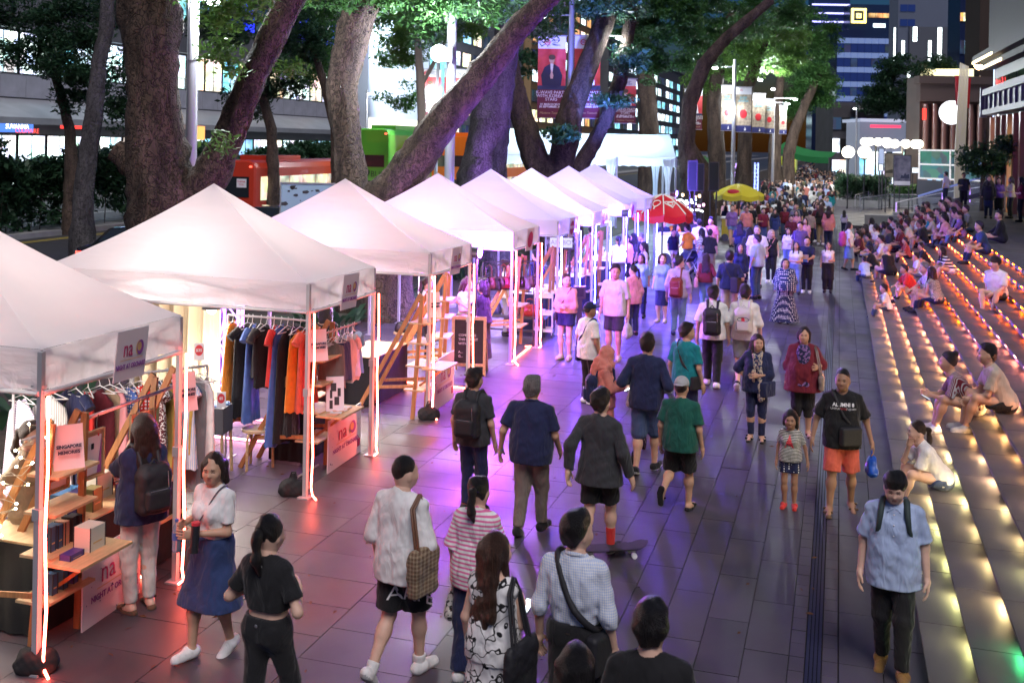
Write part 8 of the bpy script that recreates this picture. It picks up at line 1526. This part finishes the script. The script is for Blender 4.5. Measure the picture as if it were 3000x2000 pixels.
p=G_(1985,751,982,-6,'man in lavender long sleeve shirt and jeans with a red backpack',T_('lilac',slv=1.6,loose=.016,hem=-.1,collar=1),T_('lightdenim'),sh('navy'),hair='short',sk=0,yaw=-.7);backpack(p,'dark red leather backpack on the lavender shirt man',mat('leather_wine',(.20,.03,.03),.4),.28,.46,1.06,one=True)
G_(1938,743,944,172,'woman in sky blue blouse and navy pencil skirt with bob hair',T_('skyblue',slv=.8,hem=-.12,flare=.02),dict(T_('navy'),t='skirt',len=.5,flare=-.02),sh('beige'),sex=W,hair='bob',hairm='brown',sk=0,yaw=.5)
G_(1875,743,930,178,'dark haired woman in sky blue blouse beside the pencil skirt woman',T_('skyblue',slv=.8,hem=-.1),T_('navy'),sex=W,hair='bob',sk=2,tilt=.1)
G_(1853,777,982,42,'woman with low ponytail in white blouse and dark jeans seen in profile',T_('pink',slv=1.6,hem=-.14,loose=.016,collar=1),T_('navy'),sex=W,hair='pony',sk=0,yaw=.5)
p=G_(1798,775,1054,176,'tall man in off white tee and dark shorts looking at the stalls',T_('offwhite',slv=.9,loose=.02,hem=-.12),T_('charcoal',len=.88,loose=.02),sh('beige'),hair='short',sk=1,yaw=.4);carrier(p,'L','clear dotted plastic bag held by the off white tee man',cloth('lightgrey','dots','white',2),.3,.36)
p=G_(1656,802,1052,172,'woman in peach blouse and navy shorts holding a tissue',T_('peach',slv=1.3,loose=.03,hem=.02),T_('navy',len=.55,loose=.03),sh('beige'),sex=W,hair='pony',hairm='brown',sk=0,armR='chest',armL='chest',yaw=.7);sling(p,'thin dark crossbody strap and bag of the peach blouse woman',M_bag,1,.2,.16,.07,.3,.86,sw=.008)
p=G_(1402,1182,960,-22,'man in off white polo and light trousers reading the blackboard',T_('lightgrey',slv=.85,loose=.02,hem=-.1,collar=1),T_('beige',loose=.016),sh('brown'),hair='short',sk=2,w=1.18,armR='chest',armL='chest')
p=G_(1088,1112,852,25,'woman in white strapless top and jeans lifting a hanger',T_('white',slv=0,hem=-.02,strap=1),T_('denim',loose=.012),sex=W,hair='long',hairm='brown',sk=0,armR='up',armL='up',hl=.28);tote(p,'tan leather tote of the strapless top woman',mat('leather_tan',(.45,.17,.04),.4),1,.34,.36,.12,1.08,.0,.36)
for px,yh,fc,lab,top,bot,kw in((953,892,30,'woman in black strappy top browsing at the second stall',T_('black',slv=0,strap=1),T_('black'),dict(sex=W,hair='bob',sk=0)),(1254,812,-70,'stall worker in white tee beside the mirror',T_('white',slv=.8),T_('black'),dict(sex=W,hair='pony',armR='reach',hairm='brown')),(1366,812,-110,'woman in white sleeveless blouse showing a handbag',T_('white',slv=.1,hem=.05),dict(T_('khaki'),t='skirt',len=.7),dict(sex=W,hair='long',hl=.2,hairm='brown',sk=0,armR='chest',armL='chest',tilt=-.3)),(1416,820,80,'woman in black tee and dark pinafore taking the handbag',T_('black',slv=.7),dict(T_('charcoal'),t='skirt',len=.8),dict(sex=W,hair='bob',armL='reach',armR='reach')),(1484,762,-70,'white tee woman behind the handbag rail',T_('white',slv=.8),T_('grey'),dict(sex=W,hair='bun',hairm='brown')),(1571,733,60,'man in dark navy shirt with his back to the handbags',T_('navy',slv=1.6),T_('black'),dict()),(1733,662,20,'pale blue shirted stall keeper bending at the fifth stall',T_('lightblue',slv=1.6),T_('black'),dict(lean=.3)),(1815,690,20,'woman in white tee leaning over the white table',T_('white',slv=.8),T_('grey'),dict(sex=W,hair='pony',lean=.35,armR='reach')),(1836,686,150,'woman in pale top behind the white tee shopper',T_('pink',slv=.8),T_('black'),dict(sex=W,hair='pony')),(1857,684,120,'woman with dark headscarf at the blue stalls',T_('charcoal',slv=1.9),T_('black'),dict(sex=W,hair='hijab',hairm=cloth('black'))),(1879,682,60,'grey haired man in navy at the blue stalls',T_('navy',slv=.8),T_('black'),dict(hair='crop',hairm='grey')),(1887,708,110,'long haired woman in cream tee drinking from a cup',T_('offwhite',slv=.8),T_('black'),dict(sex=W,hair='long',armR='face'))):
 person(px,None,yh,fc,lab,top,bot,sh('black'),1.64,**kw)
for a in((2012,658,802,60,'manshort','orange','grey','man in orange polo bending over a stroller'),(2053,668,812,70,'woman',('white','stripes','black',.9),'lilac','woman in black and white striped tank holding the stroller'),(2078,672,815,-10,'man','black','khaki','person in black jacket slung over the shoulder'),(2082,636,790,150,'manstand','salmon','grey','young man in salmon polo facing the camera'),(1971,672,795,-150,'womanshort','navy','white','woman in navy tee and white shorts with folded arms'),(2047,642,790,10,'man','white','navy','man in white tee with dark straps near the ice-cream cart'),(2036,633,780,40,'man','charcoal','navy','dark shirted man beside the white tee man'),(1943,644,770,-160,'manphone','navy','black','man in navy under the red parasol edge'),(1974,642,765,170,'manstand','orange','black','man in orange behind the ice-cream cart'),(1978,656,780,-100,'woman','charcoal','black','woman in dark top beside the ice-cream cart'),(2090,585,660,170,'woman','black','coral','red haired woman in black left of the drinks cart'),(2124,603,690,10,'womanskirt','navy','navy','girl in navy uniform by the yellow parasol'),(2122,589,672,165,'womanstand','pink','black','woman in pink by the yellow parasol'),(2138,588,670,160,'man','white','black','man in white tee under the yellow parasol'),(2198,583,668,5,'man','black','grey','broad man in black tee seen from behind right of the drinks cart'),(2234,588,682,0,'man','white','black','man in white shirt with a dark bag walking away'),(2262,590,680,10,'womanveil','lilac','black','woman in mauve headscarf walking away'),(2281,588,690,5,'woman','black','grey','dark haired woman in black beside the mauve headscarf'),(2298,604,705,175,'man','maroon','denim','man in plain maroon tee facing the camera'),(2331,617,720,180,'woman','pink','black','woman in pale pink blouse behind the red tee man'),(2316,631,745,178,'manphone','burgundy','navy','man with glasses in dark red graphic tee'),(2342,650,805,170,'man',('purple','check','navy',1.2),'navy','tall man in plaid shirt looking sideways'),(2308,668,795,176,'womanstand','white','lightdenim','woman in white frilled top left of the plaid shirt man'),(2357,639,760,178,'womanstand','pink','black','woman in dusty pink behind the plaid shirt man'),(2371,616,722,0,'man','khaki','black','man in khaki shirt with a strap seen from behind'),(2355,604,700,176,'woman','black','black','woman in black with a red collar in the mid crowd'),(2386,603,700,180,'manstand','black','black','man in black hooded top in the mid crowd'),(2406,604,703,180,'womanskirt','navy','navy','woman in navy v-neck dress'),(2431,623,708,180,'womanstand','white','black','woman in white tee and dark trousers near the planter'),(2166,649,790,0,'woman','navy','navy','woman with very long dark hair seen from behind'),(2194,667,830,0,'woman','charcoal','black','dark haired woman left of the bearded man'),(2472,616,690,0,'womanstand','lilac','navy','long haired woman by the end of the steps'),(2485,650,792,-80,'womanskirt','white','lightdenim','woman in white top and denim skirt with a pink bag at the step end')):
 mid(*a,h=None)
r=empty('backpack',at(2462,792,0)+Vector((.05,0,0)),.2,'pink backpack with an orange cap on the denim skirt woman','bag');v,f=polyg([rc((0,0,.95),(0,0,1.25),.13,.11,.05)],.02);link('bag',npmesh('bag',v,f,cloth((.55,.08,.25))),r)
for i,(px,py,yh,fc,kind,top,bot,lab)in enumerate(((2770,600,530,60,'manstand','lilac','navy','man in pale shirt standing above the violet posts'),(2822,612,525,180,'manphone','charcoal','black','man with glasses in dark polo on the upper plaza'),(2895,640,525,175,'womanveil','black','navy','woman in black headscarf holding a child'),(2925,640,540,170,'womanstand','purple','black','woman in purple beside the black headscarf'),(2960,640,545,100,'womanstand','beige','black','long haired woman in beige near the right edge'),(2990,650,560,80,'womanstand','maroon','black','woman in maroon at the right edge of the plaza'),(2925,600,478,90,'manstand','lilac','black','woman in lilac on the escalator landing'),(2945,600,480,150,'man','white','grey','man in white shirt on the escalator landing'))):
 loc=at(px,py,PZ);extra(kind,loc,(1.64+.04*(i%3))/1.7,fc,top,bot,'black',lab,None)
k_=0
CW=dict(sitman='man',sitman2='man with a phone',sitwoman='long haired woman',sitwoman2='woman with a ponytail',sitcross='cross-legged person')
for a in range(95):
 px=rr.uniform(2495,2870);t=(px-2495)/375;py=rr.uniform(665-25*t,765-75*t);p=stairhit(px,py);i=round(p.z/RI)
 if p.y>47.5 or p.y<27 or k_>=66:continue
 k_+=1
 if 0<i<=NS:p.x=SX+TR*(i-1)+.11
 kind=rr.choice(list(CW))if p.x<PX-.4 else 'sitcross';top=rr.choice(cp);
 if i==0:kind='sitcross'
 extra(kind,p,rr.uniform(.92,1.04),90+rr.uniform(-45,45),top,(bb_:=rr.choice(bp)),rr.choice(['black','black','darkbrown','brown']),'%s in %s over %s seated on the far steps'%(CW[kind],top.replace('lightblue','light blue').replace('darkblue','dark blue').replace('offwhite','cream'),bb_.replace('lightdenim','pale denim')),'people seated on the far steps',rr.choice((1,1,2)))
CN=dict(man='man',manstand='man',manshort='man in shorts',manphone='man with raised hand',woman='long haired woman',womanstand='woman',womanskirt='woman in a skirt',womanshort='woman in shorts',womanveil='veiled woman')
placed=[Vector((o.location.x,o.location.y,0))for o in COL.objects if o.get('category')=='person' and o.location.y>20];n0=len(placed)
for a in range(900):
 if len(placed)>=122+n0:break
 py=556+172*rr.random()**1.05;px=rr.uniform(2235-(py-480)*.42,2450);q=at(px,py,0)
 if q.x>.4+8*(q.y>46)or q.x<-5.5 or q.y>190 or any((q-w_).length<.5 for w_ in placed):continue
 if px>2435 and py>560:continue
 placed.append(q);kind=rr.choice(list(CN));top=rr.choice(cp)
 extra(kind,q,rr.uniform(.92,1.06),rr.choice((0,0,180,180,175))+rr.uniform(-25,25),top,(bb_:=rr.choice(bp)),rr.choice(['black','black','darkbrown','brown']),'%s in %s over %s in the distant walking crowd'%(CN[kind],top.replace('lightblue','light blue').replace('darkblue','dark blue').replace('offwhite','cream'),bb_.replace('lightdenim','pale denim')),'distant crowd walking along the promenade',rr.choice((0,1,1,2)),rr.choice(('black','white')))
dv,df,dm,k_=[],[],[],0;LOW=[proto(dict(B0,**k),.095)for k in(dict(legR='fs',legL='bs'),dict(sex=W,hair='bob',legR='fs',legL='bs'),dict(armR='bag'),dict(sex=W,hair='bob',bot=dict(T_('black'),t='skirt',len=.5)))]
for a in range(520):
 y=88+190*rr.random()**1.3;q=(rr.uniform(-6,9 if y>140 else .4),y);me=rr.choice(LOW);n=np.empty(len(me.vertices)*3,np.float32);me.vertices.foreach_get('co',n);n=n.reshape(-1,3);f=np.empty(len(me.polygons)*4,np.int32);me.polygons.foreach_get('vertices',f);mi=np.empty(len(me.polygons),np.int32);me.polygons.foreach_get('material_index',mi)
 c_,s_=(1,-1)[a%2],rr.uniform(.93,1.05);dv.append(n*(c_*s_,c_*s_,s_)+(q[0],q[1],0));df.append(f.reshape(-1,4)+k_);k_+=len(n);j=rr.randint(0,5);dm.append(np.where(mi==2,2+j,np.where(mi>=3,8+a%3,mi)))
o=link('distant_crowd',npmesh('distant_crowd',np.concatenate(dv),np.concatenate(df),[SKIN[1],HAIRM['black']]+[cloth(c)for c in('white','black','navy','maroon','grey','lightblue','black','denim','khaki')],np.concatenate(dm)));tag(o,'mass of tiny people filling the far end of the promenade',None,None,'stuff')
print('PEOPLE',NP[0],len(placed),sum(1 for o in COL.objects if o.get('category')=='person'))
